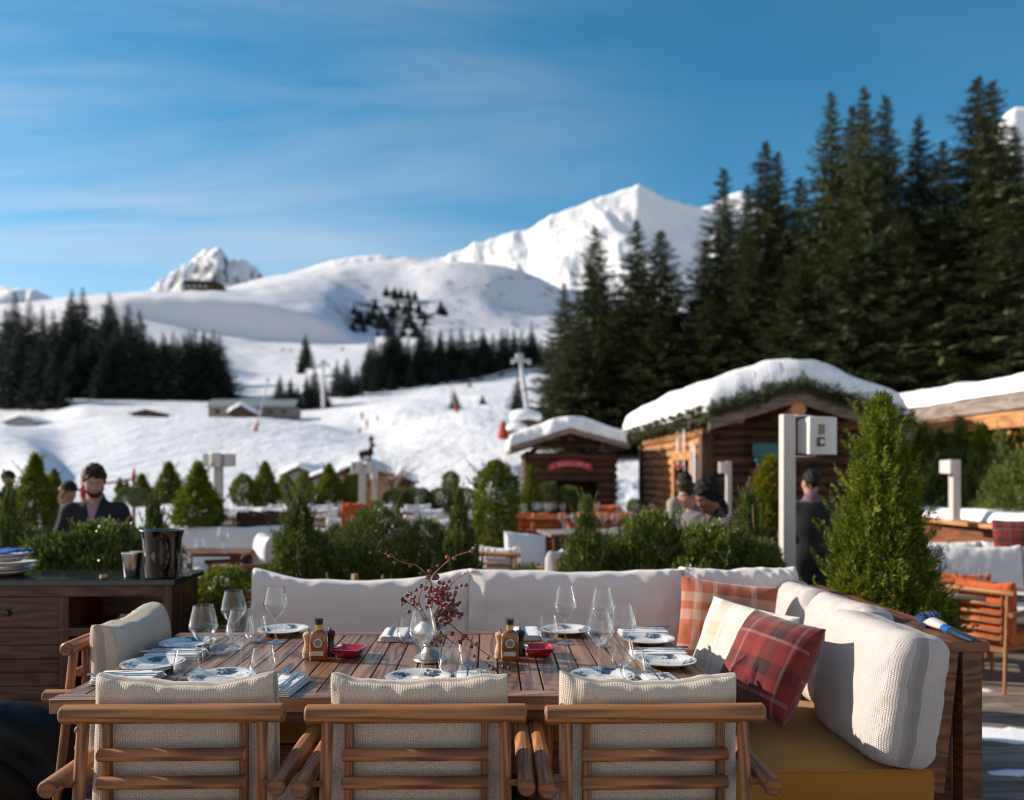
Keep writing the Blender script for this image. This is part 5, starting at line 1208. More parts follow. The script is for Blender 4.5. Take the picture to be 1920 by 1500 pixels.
twig([(805, 1158, D0), (815, 1172, D0-.06), (830, 1190, D0-.08), (850, 1205, 2.80), (880, 1225, 2.74), (910, 1243, 2.70), (932, 1255, 2.68)], .0022, M['twig_dark'], 'drooping twig trailing over the table, lower of the two',
     [(826, 1186, 2.8, .007), (848, 1188, 2.8, .009), (818, 1160, 2.82), (827, 1164, 2.82), (835, 1160, 2.82), (862, 1203, 2.77), (889, 1230, 2.7, .006), (917, 1248, 2.68, .006), (924, 1253, 2.67), (931, 1256, 2.67), (815, 1200, 2.78), (812, 1196, 2.78), (826, 1203, 2.78), (809, 1206, 2.77), (818, 1210, 2.77)], 4, 7)
twig([(825, 1150, D0), (850, 1175, 2.84), (880, 1200, 2.79), (910, 1225, 2.75), (945, 1248, 2.70)], .0022, M['twig_dark'], 'drooping twig trailing over the table towards the second bottle',
     [(834, 1170, 2.83), (829, 1153, 2.83, .007), (841, 1168, 2.83), (868, 1197, 2.79, .008), (873, 1192, 2.8, .007), (884, 1212, 2.77, .008), (893, 1207, 2.77, .006), (915, 1234, 2.73, .006), (944, 1250, 2.7), (955, 1252, 2.69)]+cl(832, 1160, 7, 6, 8), 4, 8)

# ------------------------------------------------------------------ sideboard
sx1 = PZ(322, 3.97, 0); XS1, YS0, YS1 = sx1.x, sx1.y, sx1.y+.36; XS0 = XS1-1.75; ZS = .90
sb = empty('sideboard', ((XS0+XS1)/2, (YS0+YS1)/2, 0), 'dark wooden sideboard with a black stone top', 'sideboard')
cxs, cys = (XS0+XS1)/2, (YS0+YS1)/2
def bx(m, x0, x1, y0, y1, z0, z1): return m.box(((x0+x1)/2-cxs, (y0+y1)/2-cys, (z0+z1)/2), (x1-x0, y1-y0, z1-z0))
m = MB(); bx(m, XS0-.01, XS1+.025, YS0-.03, YS1+.02, ZS-.032, ZS); m.build('stone_top', M['stone_top'], sb, bevel=.004)
m = MB(); bx(m, XS1-.045, XS1, YS0, YS1, 0, ZS-.033); bx(m, XS0, XS1-.046, YS1-.02, YS1, .05, ZS-.033); bx(m, XS0, XS0+.04, YS0, YS1-.021, 0, ZS-.033)
bx(m, XS0+.041, XS1-.046, YS0, YS0+.03, ZS-.088, ZS-.0335); bx(m, XS0+.041, XS1-.046, YS0+.001, YS1-.021, ZS-.285, ZS-.245); bx(m, XS1-.56, XS1-.51, YS0+.0015, YS1-.021, 0.02, ZS-.089); bx(m, XS0+.041, XS1-.046, YS0+.002, YS1-.021, .06, .09)
m.build('carcass', M['dark_wood'], sb, bevel=.002)
for x0, x1 in ((XS1-1.06, XS1-.562), (XS0+.042, XS1-1.07)):
    m = MB(); bx(m, x0, x1, YS0+.004, YS0+.03, ZS-.243, ZS-.09); d_ = m.build('drawer', M['dark_wood'], sb, bevel=.002)
    MB().lathe([(.001, .02), (.016, .018), (.018, .010), (.008, .004), (.007, 0)], 16, xf(((x0+x1)/2-cxs, YS0+.004-cys, ZS-.168), 0, R(90))).build('knob', M['black_plastic'], d_)
    m = MB()
    for k in range(8): bx(m, x0, x1, YS0+.006, YS0+.026, .095+k*.068, .160+k*.068)
    m.build('slatted_door', M['dark_wood'], sb, bevel=.002)
m = MB()
for k in range(4): bx(m, XS1-.508, XS1-.048, YS0+.006, YS0+.03, .095+k*.068, .160+k*.068)
m.build('slatted_panel', M['dark_wood'], sb, bevel=.002)
tp = lambda px, d: PZ(px, d, ZS+.0006)
def stack_plate(px, d, dz, r, mat, label, warp=0, tilt=0):
    o = MB().lathe([(.001, .006), (r*.6, .006), (r*.98, .022), (r, .021), (r*.65, 0), (.001, 0)], 40).build('plate', mat); o.location = tp(px, d)+Vector((0, 0, dz)); o.rotation_euler = (tilt, tilt*.6, 0)
    return tag(o, label, 'plate', 'plates stacked on the sideboard')
W0 = plain('cream_china', (0.50, 0.45, 0.38), 0.25, 0.1, 10); W1 = plain('white_china', (0.68, 0.67, 0.66), 0.18, 0.05, 10)
stack_plate(12, 4.12, 0, .115, W0, 'cream stoneware plate at the bottom of the stack on the sideboard')
stack_plate(14, 4.12, .024, .128, W1, 'wide white plate second in the stack on the sideboard', tilt=.03)
stack_plate(16, 4.12, .046, .135, W1, 'wide white plate third in the stack on the sideboard', tilt=-.03)
stack_plate(12, 4.12, .070, .105, W0, 'cream bowl-like plate above the white ones on the sideboard')
stack_plate(14, 4.12, .094, .118, W1, 'white plate on top of the stack under the blue napkin', tilt=.02)
nb = np.array([(x, y) for y in np.linspace(-.08, .08, 12) for x in np.linspace(-.09, .09, 12)])
hz_ = .022+.028*fbm(nb[:, 0]*26, nb[:, 1]*26, 3, 4)
V = np.concatenate([np.c_[nb, hz_], np.c_[nb, hz_-.012]]); i = (np.arange(11)[:, None]*12+np.arange(11)[None]).ravel(); q = np.stack([i, i+1, i+13, i+12], 1)
bord = [*range(11), *[11+12*k for k in range(11)], *[143-k for k in range(11)], *[132-12*k for k in range(11)]]; bord = np.array(bord)
o = link('napkin', mesh_np('napkin', V, np.concatenate([q, q[:, ::-1]+144, np.stack([bord, bord+144, np.roll(bord, -1)+144, np.roll(bord, -1)], 1)]), M['blue_plastic'], None, True)); o.location = tp(14, 4.12)+Vector((0, 0, .094)); tag(o, 'crumpled bright blue napkin on the stacked plates', 'napkin')
cup = MB().lathe([(.001, .002), (.040, .002), (.041, .004), (.052, .118), (.0545, .120), (.0545, .126), (.050, .126), (.039, .008), (.001, .006)], 36).build('steel_cup', M['steel']); cup.location = tp(249, 4.04); tag(cup, 'steel cup beside the ice bucket on the sideboard', 'cup')
ib = empty('ice_bucket', tp(304, 4.02), 'smoked clear ice bucket with a flared rim', 'ice bucket')
MB().lathe([(.001, .004), (.070, .003), (.082, .006), (.088, .05), (.090, .12), (.094, .19), (.106, .236), (.108, .240), (.104, .238), (.092, .19), (.087, .12), (.084, .05), (.074, .010), (.001, .010)], 44).build('body', M['smoke_glass'], ib)
MB().tube([(.107*math.cos(a), .107*math.sin(a), .240) for a in [2*PI*k/40 for k in range(41)]], .0022, 6, False).build('rim', M['glass'], ib)
MB().lathe([(.001, .0105), (.070, .0105), (.080, .09), (.076, .105), (.001, .11)], 30).build('liner', M['black_plastic'], ib)
ig = empty('ice_glass', tp(349, 4.06), 'small glass of ice standing right of the ice bucket', 'glass')
MB().lathe([(.001, .003), (.026, .003), (.034, .11), (.0335, .112)], 28).build('bowl', M['glass'], ig)
rq = random.Random(8); m = MB()
for k in range(14): m.box((0, 0, 0), (.018, .018, .018), xf((rq.uniform(-.017, .017), rq.uniform(-.017, .017), .016+k*.0075), rq.random()*3, rq.random()*3))
m.build('ice', M['white_plastic'], ig, bevel=.002, smooth=False)
ck = MB().log((-.016, 0, .0112), (.016, 0, .0112), .011, 14, .001).build('cork', M['mill_light']); ck.location = tp(194, 3.96); ck.rotation_euler = (0, 0, .9); tag(ck, 'single wine cork lying on the sideboard', 'cork')
o = MB().lathe([(.001, .004), (.05, .004), (.075, .012), (.076, .011), (.05, 0), (.001, 0)], 30).build('plate', W0); o.location = (XS1-.30, YS0+.16, ZS-.2445); tag(o, 'small plate inside the open sideboard shelf', 'plate')
o = MB().box((0, 0, .012), (.075, .05, .022)).box((.005, 0, .032), (.06, .045, .016)).build('folded_cloth', M['mill_light'], bevel=.006); o.location = (XS1-.30, YS0+.16, ZS-.2405); o.rotation_euler = (0, 0, .2); tag(o, 'folded cloths on the small plate in the sideboard shelf', 'cloth')
# black refuse sacks in the dark corner
def sack(c, r, label, seed):
    def fn(p):
        d = sd_ell(p, (0, 0, r[2]*.9), r)
        q = p*11+seed
        return d+0.035*(np.sin(q[..., 0]+1.7*np.sin(q[..., 2]))*np.sin(q[..., 1]*1.3+q[..., 2]*.8))+.012*np.sin(q[..., 2]*3+q[..., 0]*2.4)
    V, Q = surface(fn, (-r[0]-.08, -r[1]-.08, -.02), (r[0]+.08, r[1]+.08, r[2]*2+.1), .022); V[:, 2] = np.maximum(V[:, 2], 0.002)
    o = link('bin_bag', mesh_np('bin_bag', V, Q, M['bin_bag'], None, True)); o.location = c; tag(o, label, 'bin bag')
a = PZ(45, 3.25, 0); sack((a.x-.1, a.y, .0), (.36, .30, .26), 'black plastic sack lying below the sideboard in the dark corner', 1.0)
a = PZ(-60, 3.0, 0); sack((a.x-.1, a.y-.1, .0), (.34, .34, .22), 'second black plastic sack cut by the left edge', 4.0)
# planter boxes that carry the hedge
def planter(name, px0, px1, d, z1, dep, label, mat='sofa_wood'):
    a, b = PZ(px0, d, 0), PZ(px1, d, 0); z0 = -.349
    e = empty(name, ((a.x+b.x)/2, (a.y+b.y)/2+dep/2, z0), label, 'planter'); L_ = b.x-a.x; h = z1-z0
    m = MB()
    for k in range(4):
        hh = h/4; z = hh*(k+.5)
        for y in (-dep/2+.012, dep/2-.012): m.box((0, y, z), (L_, .022, hh-.006))
        for x in (-L_/2+.012, L_/2-.012): m.box((x, 0, z), (.022, dep-.05, hh-.007))
    m.build('boards', M[mat], e, bevel=.002); MB().box((0, 0, h-.06), (L_-.05, dep-.05, .03)).build('soil', M['bark'], e)
planter('planter_box', 475, 925, 5.0, .42, .75, 'long wooden planter behind the left half of the sofa back')
planter('planter_box', 1030, 1465, 4.95, .42, .75, 'long wooden planter behind the right half of the sofa back')
planter('planter_box', -90, 345, 4.62, .48, .8, 'wooden planter box behind the sideboard')
planter('planter_box', 362, 482, 4.38, .10, .5, 'low planter box between sideboard and sofa')
# ------------------------------------------------------------------ buildings
def snow_cap(parent, x0, x1, y0, y1, zfun, thick, seed=0, lump=.10, name='roof_snow', nx=60, ny=36, over=.10, lo=.0):
    """thick rounded snow lying on a roof surface zfun(x)"""
    U, Vv = np.meshgrid(np.linspace(-1, 1, nx), np.linspace(-1, 1, ny))
    X = (x0+x1)/2+U*(x1-x0)/2; Y = (y0+y1)/2+Vv*(y1-y0)/2
    e = np.maximum(0, (1-np.abs(U)**16)*(1-np.abs(Vv)**22))**.42
    base = np.vectorize(zfun)(X); top = sum(np.vectorize(zfun)(np.clip(X+k*.22*(x1-x0)/2, x0, x1)) for k in (-1, -.6, -.2, .2, .6, 1))/6
    n = fbm(X*.9+seed, Y*.9, 4, seed)-.5; n2 = fbm(X*3+seed, Y*3, 3, seed+1)-.5
    edgew = np.exp(-((1-np.maximum(np.abs(U), np.abs(Vv)))/.12)**2)
    Xs = X+edgew*np.sign(U)*(np.abs(U) > np.abs(Vv))*(n2*lump*2.0); Ys = Y+edgew*np.sign(Vv)*(np.abs(Vv) >= np.abs(U))*(n2*lump*2.2)
    Zt = base+.012+np.maximum(top-base+thick*(1+.55*n), .04)*e+lump*n2*e*.5
    V = np.concatenate([np.stack([Xs, Ys, Zt], -1).reshape(-1, 3), np.stack([Xs, Ys, base+.010+lo*0], -1).reshape(-1, 3)]); N = nx*ny
    i = (np.arange(ny-1)[:, None]*nx+np.arange(nx-1)[None]).ravel(); q = np.stack([i, i+1, i+1+nx, i+nx], 1)
    b = np.concatenate([np.arange(nx-1), nx-1+nx*np.arange(ny-1), (N-1)-np.arange(nx-1), nx*(ny-1)-nx*np.arange(ny-1)])
    return link(name, mesh_np(name, V, [q, q[:, ::-1]+N, np.stack([b, b+N, np.roll(b, -1)+N, np.roll(b, -1)], 1)], M['roof_snow'], None, True), parent)
def logs_x(m, x0, x1, y, z0, z1, r, out=.0):
    z = z0+r
    while z < z1: m.tube([(x0-out, y, z), (x1+out, y, z)], r, 10); z += r*1.88
def logs_y(m, y0, y1, x, z0, z1, r, out=.0):
    z = z0+r
    while z < z1: m.tube([(x, y0-out, z), (x, y1+out, z)], r, 10); z += r*1.88
def garland(parent, pts, r, n, seed, mat='spruce'):
    rg = np.random.default_rng(seed); pts = [np.array(p) for p in pts]; ls = [np.linalg.norm(b-a) for a, b in zip(pts, pts[1:])]; tot = sum(ls); pos = []
    for _ in range(n):
        s = rg.uniform(0, tot); k = 0
        while k < len(ls)-1 and s > ls[k]: s -= ls[k]; k += 1
        pos.append(pts[k]+(pts[k+1]-pts[k])*s/ls[k])
    pos = np.array(pos)+rg.normal(0, r*.55, (n, 3)); d = norm(rg.normal(0, 1, (n, 3))+np.array([0, -.3, -.25]))
    V, Fc = sprays(pos, d, np.full(n, r*1.5), rg, 6, .9, .22, .4)
    return link('fir_garland', mesh_np('fir_garland', V, Fc, M[mat], None, True), parent)
GZ = -.349
# --- big chalet
El, Rg, Er = P(1330, 772, 12), P(1500, 716, 12), P(1722, 790, 12)
yf = El.y; C0 = Vector((Rg.x, yf, GZ))
cl_ = empty('chalet', C0, 'big dark log chalet with a thick snow-covered roof and fir garlands', 'chalet')
lx = lambda x: x-C0.x
zr, zl, ze = Rg.z-GZ, El.z-GZ, Er.z-GZ
def roofz(x): return zr+(zl-zr)*(x/lx(El.x)) if x < 0 else zr+(ze-zr)*(x/lx(Er.x))
xwl, xwr = lx(PZ(1328, 13, 0).x), lx(Er.x)-.35; yw = 1.0; yb = 6.2
m = MB(); logs_x(m, xwl, xwr, yw, 0, 2.28, .085)
for k in range(7):
    z = 2.30+k*.155
    a = xwl
    while a < 0 and roofz(a)-.16 < z: a += .03
    b = xwr
    while b > 0 and roofz(b)-.16 < z: b -= .03
    if b-a > .3: m.tube([(a, yw, z), (b, yw, z)], .082, 10)
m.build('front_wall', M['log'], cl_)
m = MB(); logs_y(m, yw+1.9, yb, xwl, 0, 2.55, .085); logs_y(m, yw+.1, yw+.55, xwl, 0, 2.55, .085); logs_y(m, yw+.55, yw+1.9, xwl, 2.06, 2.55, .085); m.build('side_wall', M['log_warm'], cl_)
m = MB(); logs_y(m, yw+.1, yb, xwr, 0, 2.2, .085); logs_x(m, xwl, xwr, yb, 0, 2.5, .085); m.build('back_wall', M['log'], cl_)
m = MB(); m.box((xwl-.05, yw-.04, 1.22), (.20, .20, 2.44)); m.box((xwl-.06, yb, 1.22), (.18, .18, 2.44)); m.box((xwr, yw-.05, 1.1), (.20, .2, 2.2)); m.build('corner_post', M['log'], cl_, bevel=.01)
d_ = MB(); d_.box((xwl-.10, yw+.60, 1.02), (.12, .12, 2.04)); d_.box((xwl-.10, yw+1.85, 1.02), (.12, .12, 2.04)); d_.box((xwl-.10, yw+1.225, 2.10), (.12, 1.40, .15)); fr_ = d_.build('door_frame', M['log_warm'], cl_, bevel=.008)
MB().box((xwl+.12, yw+1.22, 1.0), (.05, 1.12, 2.0)).build('door', M['dark_inside'], fr_)  # near-black panel filling the doorway, its unlit inside put into the colour
m = MB(); m.box((xwl-.12, yw+.30, 1.85), (.02, .30, .42)); m.build('notice_board', M['dark_timber'], cl_)
m = MB(); m.prism([(lx(El.x), zl), (0, zr), (lx(Er.x), ze), (lx(Er.x), ze-.09), (0, zr-.09), (lx(El.x), zl-.09)], 0, 8.4); m.build('roof', M['dark_timber'], cl_)
m = MB(); m.prism([(lx(El.x)+.02, zl-.10), (0, zr-.10), (0, zr-.30), (lx(El.x)+.02, zl-.27)], .06, .14); m.prism([(lx(Er.x)-.02, ze-.10), (lx(Er.x)-.02, ze-.27), (0.001, zr-.30), (0.001, zr-.10)], .06, .14); m.build('barge_board', M['fascia'], cl_)
m = MB(); m.log((0, .02, zr-.42), (0, 3, zr-.42), .12, 14)
for x in (lx(El.x)*.62, lx(Er.x)*.6): m.log((x, .16, roofz(x)-.25), (x, 3, roofz(x)-.25), .085, 12)
m.build('purlin', M['log_warm'], cl_)
snow_cap(cl_, lx(El.x)-.04, lx(Er.x)+.02, .03, 8.3, roofz, .50, 4, .07)
garland(cl_, [(lx(El.x)-.04, 8.2, zl-.02), (lx(El.x)-.06, 0, zl-.03)], .11, 700, 1)
garland(cl_, [(lx(El.x)-.05, -.02, zl+.02), (0, -.03, zr+.0), (lx(Er.x), -.02, ze)], .10, 800, 2)
m = MB()
rl_ = random.Random(4)
for k in range(12):
    y = .3+k*.62; m.log((lx(El.x)-.10, y, zl+.07), (lx(El.x)+.10, y+.55, zl+.10), .045, 9)
m.build('snow_stop_log', M['fascia'], cl_)
m = MB(); m.box((lx(PZ(1445, 12.8, 0).x), yw-.21, 2.02-.35+GZ+.35+.16), (.62, .24, .05)); m.box((lx(PZ(1445, 12.8, 0).x)-.24, yw-.17, 1.72), (.06, .14, .18)); m.box((lx(PZ(1445, 12.8, 0).x)+.24, yw-.17, 1.72), (.06, .14, .18)); m.box((lx(PZ(1445, 12.8, 0).x), yw-.12, 1.60), (.74, .03, .12)); m.build('shelf', M['log_warm'], cl_)
tq = P(1441, 822, 12.75); tq.z = GZ+1.858; te_ = empty('sledge_seat', tq, 'teal painted old chairlift seat displayed on the chalet wall', 'seat')
MB().box((0, 0, .30), (.52, .05, .26)).build('backrest', M['teal'], te_, bevel=.02); MB().box((0, -.07, .14), (.52, .18, .05)).build('seat', M['teal'], te_, bevel=.015)
for s in (-1, 1): MB().tube([(s*.2, -.08, .001), (s*.2, -.08, .12), (s*.2, .02, .16), (s*.2, .03, .40)], .018, 8).build('leg', M['galv'], te_)
for k, (px, py, d, c) in enumerate(((1246, 838, 14.6, 'white_plastic'), (1258, 836, 14.3, 'fascia'), (1268, 838, 14.1, 'white_plastic'), (1296, 868, 13.55, 'white_plastic'), (1306, 872, 13.4, 'galv'))):
    p = P(px, py, d); p.x = C0.x+xwl-.13-.01*(k % 2); e = empty('old_ski', (p.x, p.y, p.z), ('old white ski hung on the sunny chalet wall, above the door' if k < 3 else 'old ski hung on the sunny chalet wall beside the door')+', '+('first', 'second', 'third', 'upper', 'lower')[k], 'ski', 'old skis hung on the chalet wall')
    MB().tube([(0, 0, .36), (0, 0, .3), (0, 0, -.3), (-.02, 0, -.38), (-.05, 0, -.42)], [.012, .035, .03, .035, .012], 8, True, xf((0, 0, 0), R(90), 0), .35).build('blade', M[c], e)
    if k < 3: MB().ball((-.03, 0, -.36), (.04, .04, .045), 8).build('tassel', M['red_paint'], e)
# --- log wing on the right, gable end to the terrace side
wx = PZ(1690, 14, 0).x; wy0, wy1 = 6.5, 15.5; wz = 2.50-GZ
wg = empty('log_wing', (wx, 11, GZ), 'long sunlit log building with snow on its eave along the right side', 'building')
m = MB(); logs_y(m, wy0-11, wy1-11, .55, 0, wz-.12, .11); m.build('wall', M['log_warm'], wg)
m = MB(); m.box((.02, 0, wz-.06), (.05, wy1-wy0, .22)); m.build('fascia', M['fascia'], wg); m = MB(); m.box((.09, 0, wz-.30), (.10, wy1-wy0-.1, .24)); m.build('eave_beam', M['log_warm'], wg)
m = MB(); m.prism([(0, wz+.05), (4, wz+.45), (4, wz+.35), (0, wz-.0)], wy0-11, wy1-11); m.build('roof', M['dark_timber'], wg)
for k in range(9): MB().log((.12, wy0-11+.6+k*1.0, wz-.48), (.7, wy0-11+.6+k*1.0, wz-.44), .06, 10).build('rafter', M['log_warm'], wg)
snow_cap(wg, .02, 3.9, wy0-11, wy1-11-.05, lambda x: wz+.055+x*.40/4, .30, 9, .12, nx=40, ny=70)
# --- kiosk with the red sign
Kl, Kr, Kk = P(957, 838, 16), P(1182, 832, 16), P(1070, 802, 16)
K0 = Vector((Kk.x, Kl.y, GZ)); kx = lambda x: x-K0.x
ki = empty('kiosk', K0, 'small dark timber kiosk with a snow-covered roof and curved red sign', 'kiosk')
kz, kl, kr = Kk.z-GZ, Kl.z-GZ, Kr.z-GZ
def kroof(x): return kz+(kl-kz)*(x/kx(Kl.x)) if x < 0 else kz+(kr-kz)*(x/kx(Kr.x))
x0, x1 = kx(PZ(990, 16.5, 0).x), kx(PZ(1152, 16.5, 0).x); y0 = .5
m = MB()
logs_x(m, x0, x1, y0, 0, .85, .08); logs_x(m, x0, x1, y0, 1.62, kl-.05, .08); logs_x(m, x0, x0+.42, y0, .85, 1.62, .08); logs_x(m, x1-.35, x1, y0, .85, 1.62, .08)
for k in range(4):
    z = kl+.05+k*.13; a = x0+.1
    while a < 0 and kroof(a)-.15 < z: a += .03
    b = x1-.1
    while b > 0 and kroof(b)-.15 < z: b -= .03
    if b-a > .2: m.tube([(a, y0, z), (b, y0, z)], .07, 10)
m.build('front_wall', M['log'], ki)
m = MB(); logs_y(m, y0, y0+2.2, x0, 0, kl-.05, .08); logs_y(m, y0, y0+2.2, x1, 0, kl-.05, .08); logs_x(m, x0, x1, y0+2.2, 0, kl, .08); m.build('side_wall', M['log'], ki)
m = MB(); m.box((0, y0+.9, 1.2), (1.5, .05, 1.4)); m.build('back_shelf', M['dark_timber'], ki)
m = MB(); m.box((.03, y0-.10, .86), (x1-x0-.5, .34, .05)); m.build('counter', M['fascia'], ki)
m = MB(); m.prism([(kx(Kl.x), kl), (0, kz), (kx(Kr.x), kr), (kx(Kr.x), kr-.10), (0, kz-.10), (kx(Kl.x), kl-.10)], 0, 3.1); m.build('roof', M['fascia'], ki)
m = MB(); m.log((0, .03, kz-.22), (0, 2.5, kz-.22), .06, 12); m.log((-.65, .05, kroof(-.65)-.2), (-.65, 2.5, kroof(-.65)-.2), .05, 12); m.log((.65, .05, kroof(.65)-.2), (.65, 2.5, kroof(.65)-.2), .05, 12); m.build('purlin', M['log'], ki)
snow_cap(ki, kx(Kl.x)-.02, kx(Kr.x)-.02, .04, 3.0, kroof, .28, 14, .13)
def arc_sign(parent, cx, cy, cz, w, h, rise, text):
    sg = empty('sign_board', (cx, cy, cz), None, None); sg.parent = parent; KIDS.setdefault(parent.name, []).append(sg)
    n = 20; m = MB(); vs = []
    for y in (0, .03):
        for i in range(n+1):
            u = -1+2*i/n; z = rise*(1-u*u)
            vs += [(u*w/2, y, z), (u*w/2, y, z+h*(0.85+.15*(1-u*u)))]
    k = 2*(n+1); fs = []
    for i in range(n):
        a = 2*i; fs += [(a, a+2, a+3, a+1), (k+a, k+a+1, k+a+3, k+a+2), (a, k+a, k+a+2, a+2), (a+1, a+3, k+a+3, k+a+1)]
    fs += [(0, 1, k+1, k), (2*n, k+2*n, k+2*n+1, 2*n+1)]
    m.add(vs, fs); o = m.build('board', M['sign_red'], sg, smooth=False)
    for i, c in enumerate(text):
        if c == ' ': continue
        u = (-.76+1.52*i/(len(text)-1)); cu = bpy.data.curves.new('letter', 'FONT'); cu.body = c; cu.size = h*.82; cu.align_x = 'CENTER'; cu.extrude = .003; cu.materials.append(M['sign_white'])
        t0 = bpy.data.objects.new('letter_curve', cu); me = bpy.data.meshes.new_from_object(t0); bpy.data.objects.remove(t0); t = link('letter', me, sg); t.location = (u*w/2, -.006, rise*(1-u*u)+h*.2); t.rotation_euler = (R(90), math.atan(2*rise*u/(w/2)), 0)
arc_sign(ki, kx(PZ(1069, 16.4, 0).x), y0-.13, 1.42+.38*1-.0+.04, .92, .15, .09, "L'ECAILLERIE")
# objects on the kiosk counter
for k, (px, mt, hh, lab) in enumerate(((1078, 'grey_cloth', .26, 'grey bottle on the kiosk counter'), (1090, 'galv', .24, 'pale bottle on the kiosk counter'), (1110, 'white_plastic', .30, 'white bottle on the kiosk counter, left of the two'), (1123, 'white_plastic', .32, 'white bottle on the kiosk counter, right of the two'))):
    p = PZ(px, 16.4, GZ+.886); e = MB().lathe([(.001, 0), (.045, 0), (.045, hh*.62), (.018, hh*.78), (.018, hh), (.001, hh)], 14).build('bottle', M[mt]); e.location = (p.x, K0.y+y0-.12, p.z); tag(e, lab, 'bottle', 'bottles on the kiosk counter')
# --- little hut on the snow, tents, lift station, lodges
def cabin(px0, px1, eave, ridge, base, d, label, name='cabin', cat='hut', wall='log', dep=4, thick=.3, roofm='dark_timber', over=.12):
    a, b = PZ(px0, d, 0), PZ(px1, d, 0); zb = ZY(base, d); ze_, zr_ = ZY(eave, d)-zb, ZY(ridge, d)-zb; w = b.x-a.x
    e = empty(name, ((a.x+b.x)/2, a.y, zb), label, cat)
    ww = w*(1-over*2)/2; m = MB()
    rz_ = lambda x: zr_+(ze_-zr_)*abs(x)/(w/2)
    m.prism([(-ww, -1.5), (ww, -1.5), (ww, rz_(ww)-.02), (0, zr_-.02), (-ww, rz_(ww)-.02)], .25, dep); m.build('wall', M[wall], e)
    m = MB(); m.prism([(-w/2, ze_), (0, zr_), (w/2, ze_), (w/2, ze_+.1), (0, zr_+.1), (-w/2, ze_+.1)], 0, dep+.2); m.build('roof', M[roofm], e)
    if thick: snow_cap(e, -w/2, w/2, .05, dep+.1, lambda x: rz_(x)+.1, thick, int(px0), thick*.25, nx=30, ny=14)
    return e
hut = cabin(628, 720, 894, 872, 935, 24, 'small alpine hut with snowy roof and a carved figure on its gable', dep=2.4, thick=.18, wall='log_warm')
fg = P(683, 872, 24); fe = empty('carved_animal', (fg.x, fg.y+.25, fg.z+.12), 'brown carved goat-like figure standing on the small hut', 'statue')
def fn(p):
    d = sd_cap(p, (-.12, 0, .22), (.14, 0, .26), .10, .11)
    for q in ((-.14, -.05), (-.14, .05), (.13, -.05), (.13, .05)): d = smin(d, sd_cap(p, (q[0], q[1], .2), (q[0], q[1], 0), .045, .022), .03)
    d = smin(d, sd_cap(p, (.14, 0, .30), (.20, 0, .50), .075, .05), .05); d = smin(d, sd_cap(p, (.20, 0, .52), (.30, 0, .47), .055, .03), .03)
    for s in (-1, 1): d = smin(d, sd_cap(p, (.19, s*.03, .56), (.06, s*.08, .72), .02, .008), .01)
    return d
V, Q = surface(fn, (-.3, -.2, -.05), (.42, .2, .8), .02); link('body', mesh_np('body', V, Q, M['fur'], None, True), fe)
cabin(424, 478, 776, 760, 786, 150, 'small brown cabin with rounded snow roof before the lift station', dep=5, thick=.7, wall='dark_timber')
cabin(238, 305, 776, 768, 784, 150, 'low brown hut half buried behind the ski run crest', dep=5, thick=.15, wall='dark_timber')
cabin(0, 72, 793, 781, 800, 128, 'hut with dark roof and red trim at the far left', dep=5, thick=.3, wall='roof_metal')
cabin(524, 592, 896, 880, 930, 30, 'snow-covered tent roof behind the thujas', name='tent', cat='tent', dep=3, thick=.18, wall='roof_metal')
cabin(575, 640, 902, 890, 930, 28, 'lower snowy tent roof left of the small alpine hut', name='tent', cat='tent', dep=3, thick=.15, wall='roof_metal')
cabin(724, 775, 908, 898, 935, 27, 'snow-topped timber shelter right of the small alpine hut', name='shelter', dep=2, thick=.2, wall='log')
# lift station with pale corrugated roof
a = PZ(388, 155, ZY(778, 155)); b = PZ(552, 155, 0); w = b.x-a.x
st_ = empty('lift_station', ((a.x+b.x)/2, a.y, a.z-.4), 'long grey-roofed lift station behind the ski run', 'building')
MB().box((0, 3, 1.0), (w*.97, 6, 2.2)).build('wall', M['fascia'], st_)
m = MB(); m.prism([(-w/2, 0), (w/2, 0), (w/2, .12), (-w/2, .12)], 0, 3.4, xf((0, -.3, 2.0), 0, R(28))); m.build('roof', M['roof_metal'], st_)
m = MB()
for k in range(34): m.box((-w/2+w*(k+.5)/34, 2.6, 3.42), (.16, .12, .12))
m.build('ridge_cap', M['white_metal'], st_)
for k in range(6): MB().box((-w*.38+w*.15*k, -.02, 1.1), (w*.06, .06, .9)).build('window', M['window'], st_)
a = PZ(345, 610, ZY(546, 610)); b = PZ(424, 610, 0); w = b.x-a.x
lo_ = empty('hilltop_lodge', ((a.x+b.x)/2, a.y, a.z-1.5), 'dark lodge on the crest of the snowy hill', 'building')
MB().box((-w*.08, 4, 4.0), (w*.80, 9, 8)).build('wall', M['dark_timber'], lo_); MB().prism([(-w*.52, 7.6), (-w*.45, 9.6), (w*.2, 9.2), (w*.38, 7.0), (w*.36, 6.4), (-w*.52, 7.0)], -1, 10).build('roof', M['dark_inside'], lo_); MB().prism([(w*.32, 1), (w*.5, 1), (w*.5, 3.0), (w*.32, 6.2)], 0, 8).build('annexe', M['dark_wood'], lo_)
for k in range(4): MB().box((-w*.38+w*.13*k, -.55, 5.2), (w*.05, .2, 1.6)).build('window', M['galv'], lo_)
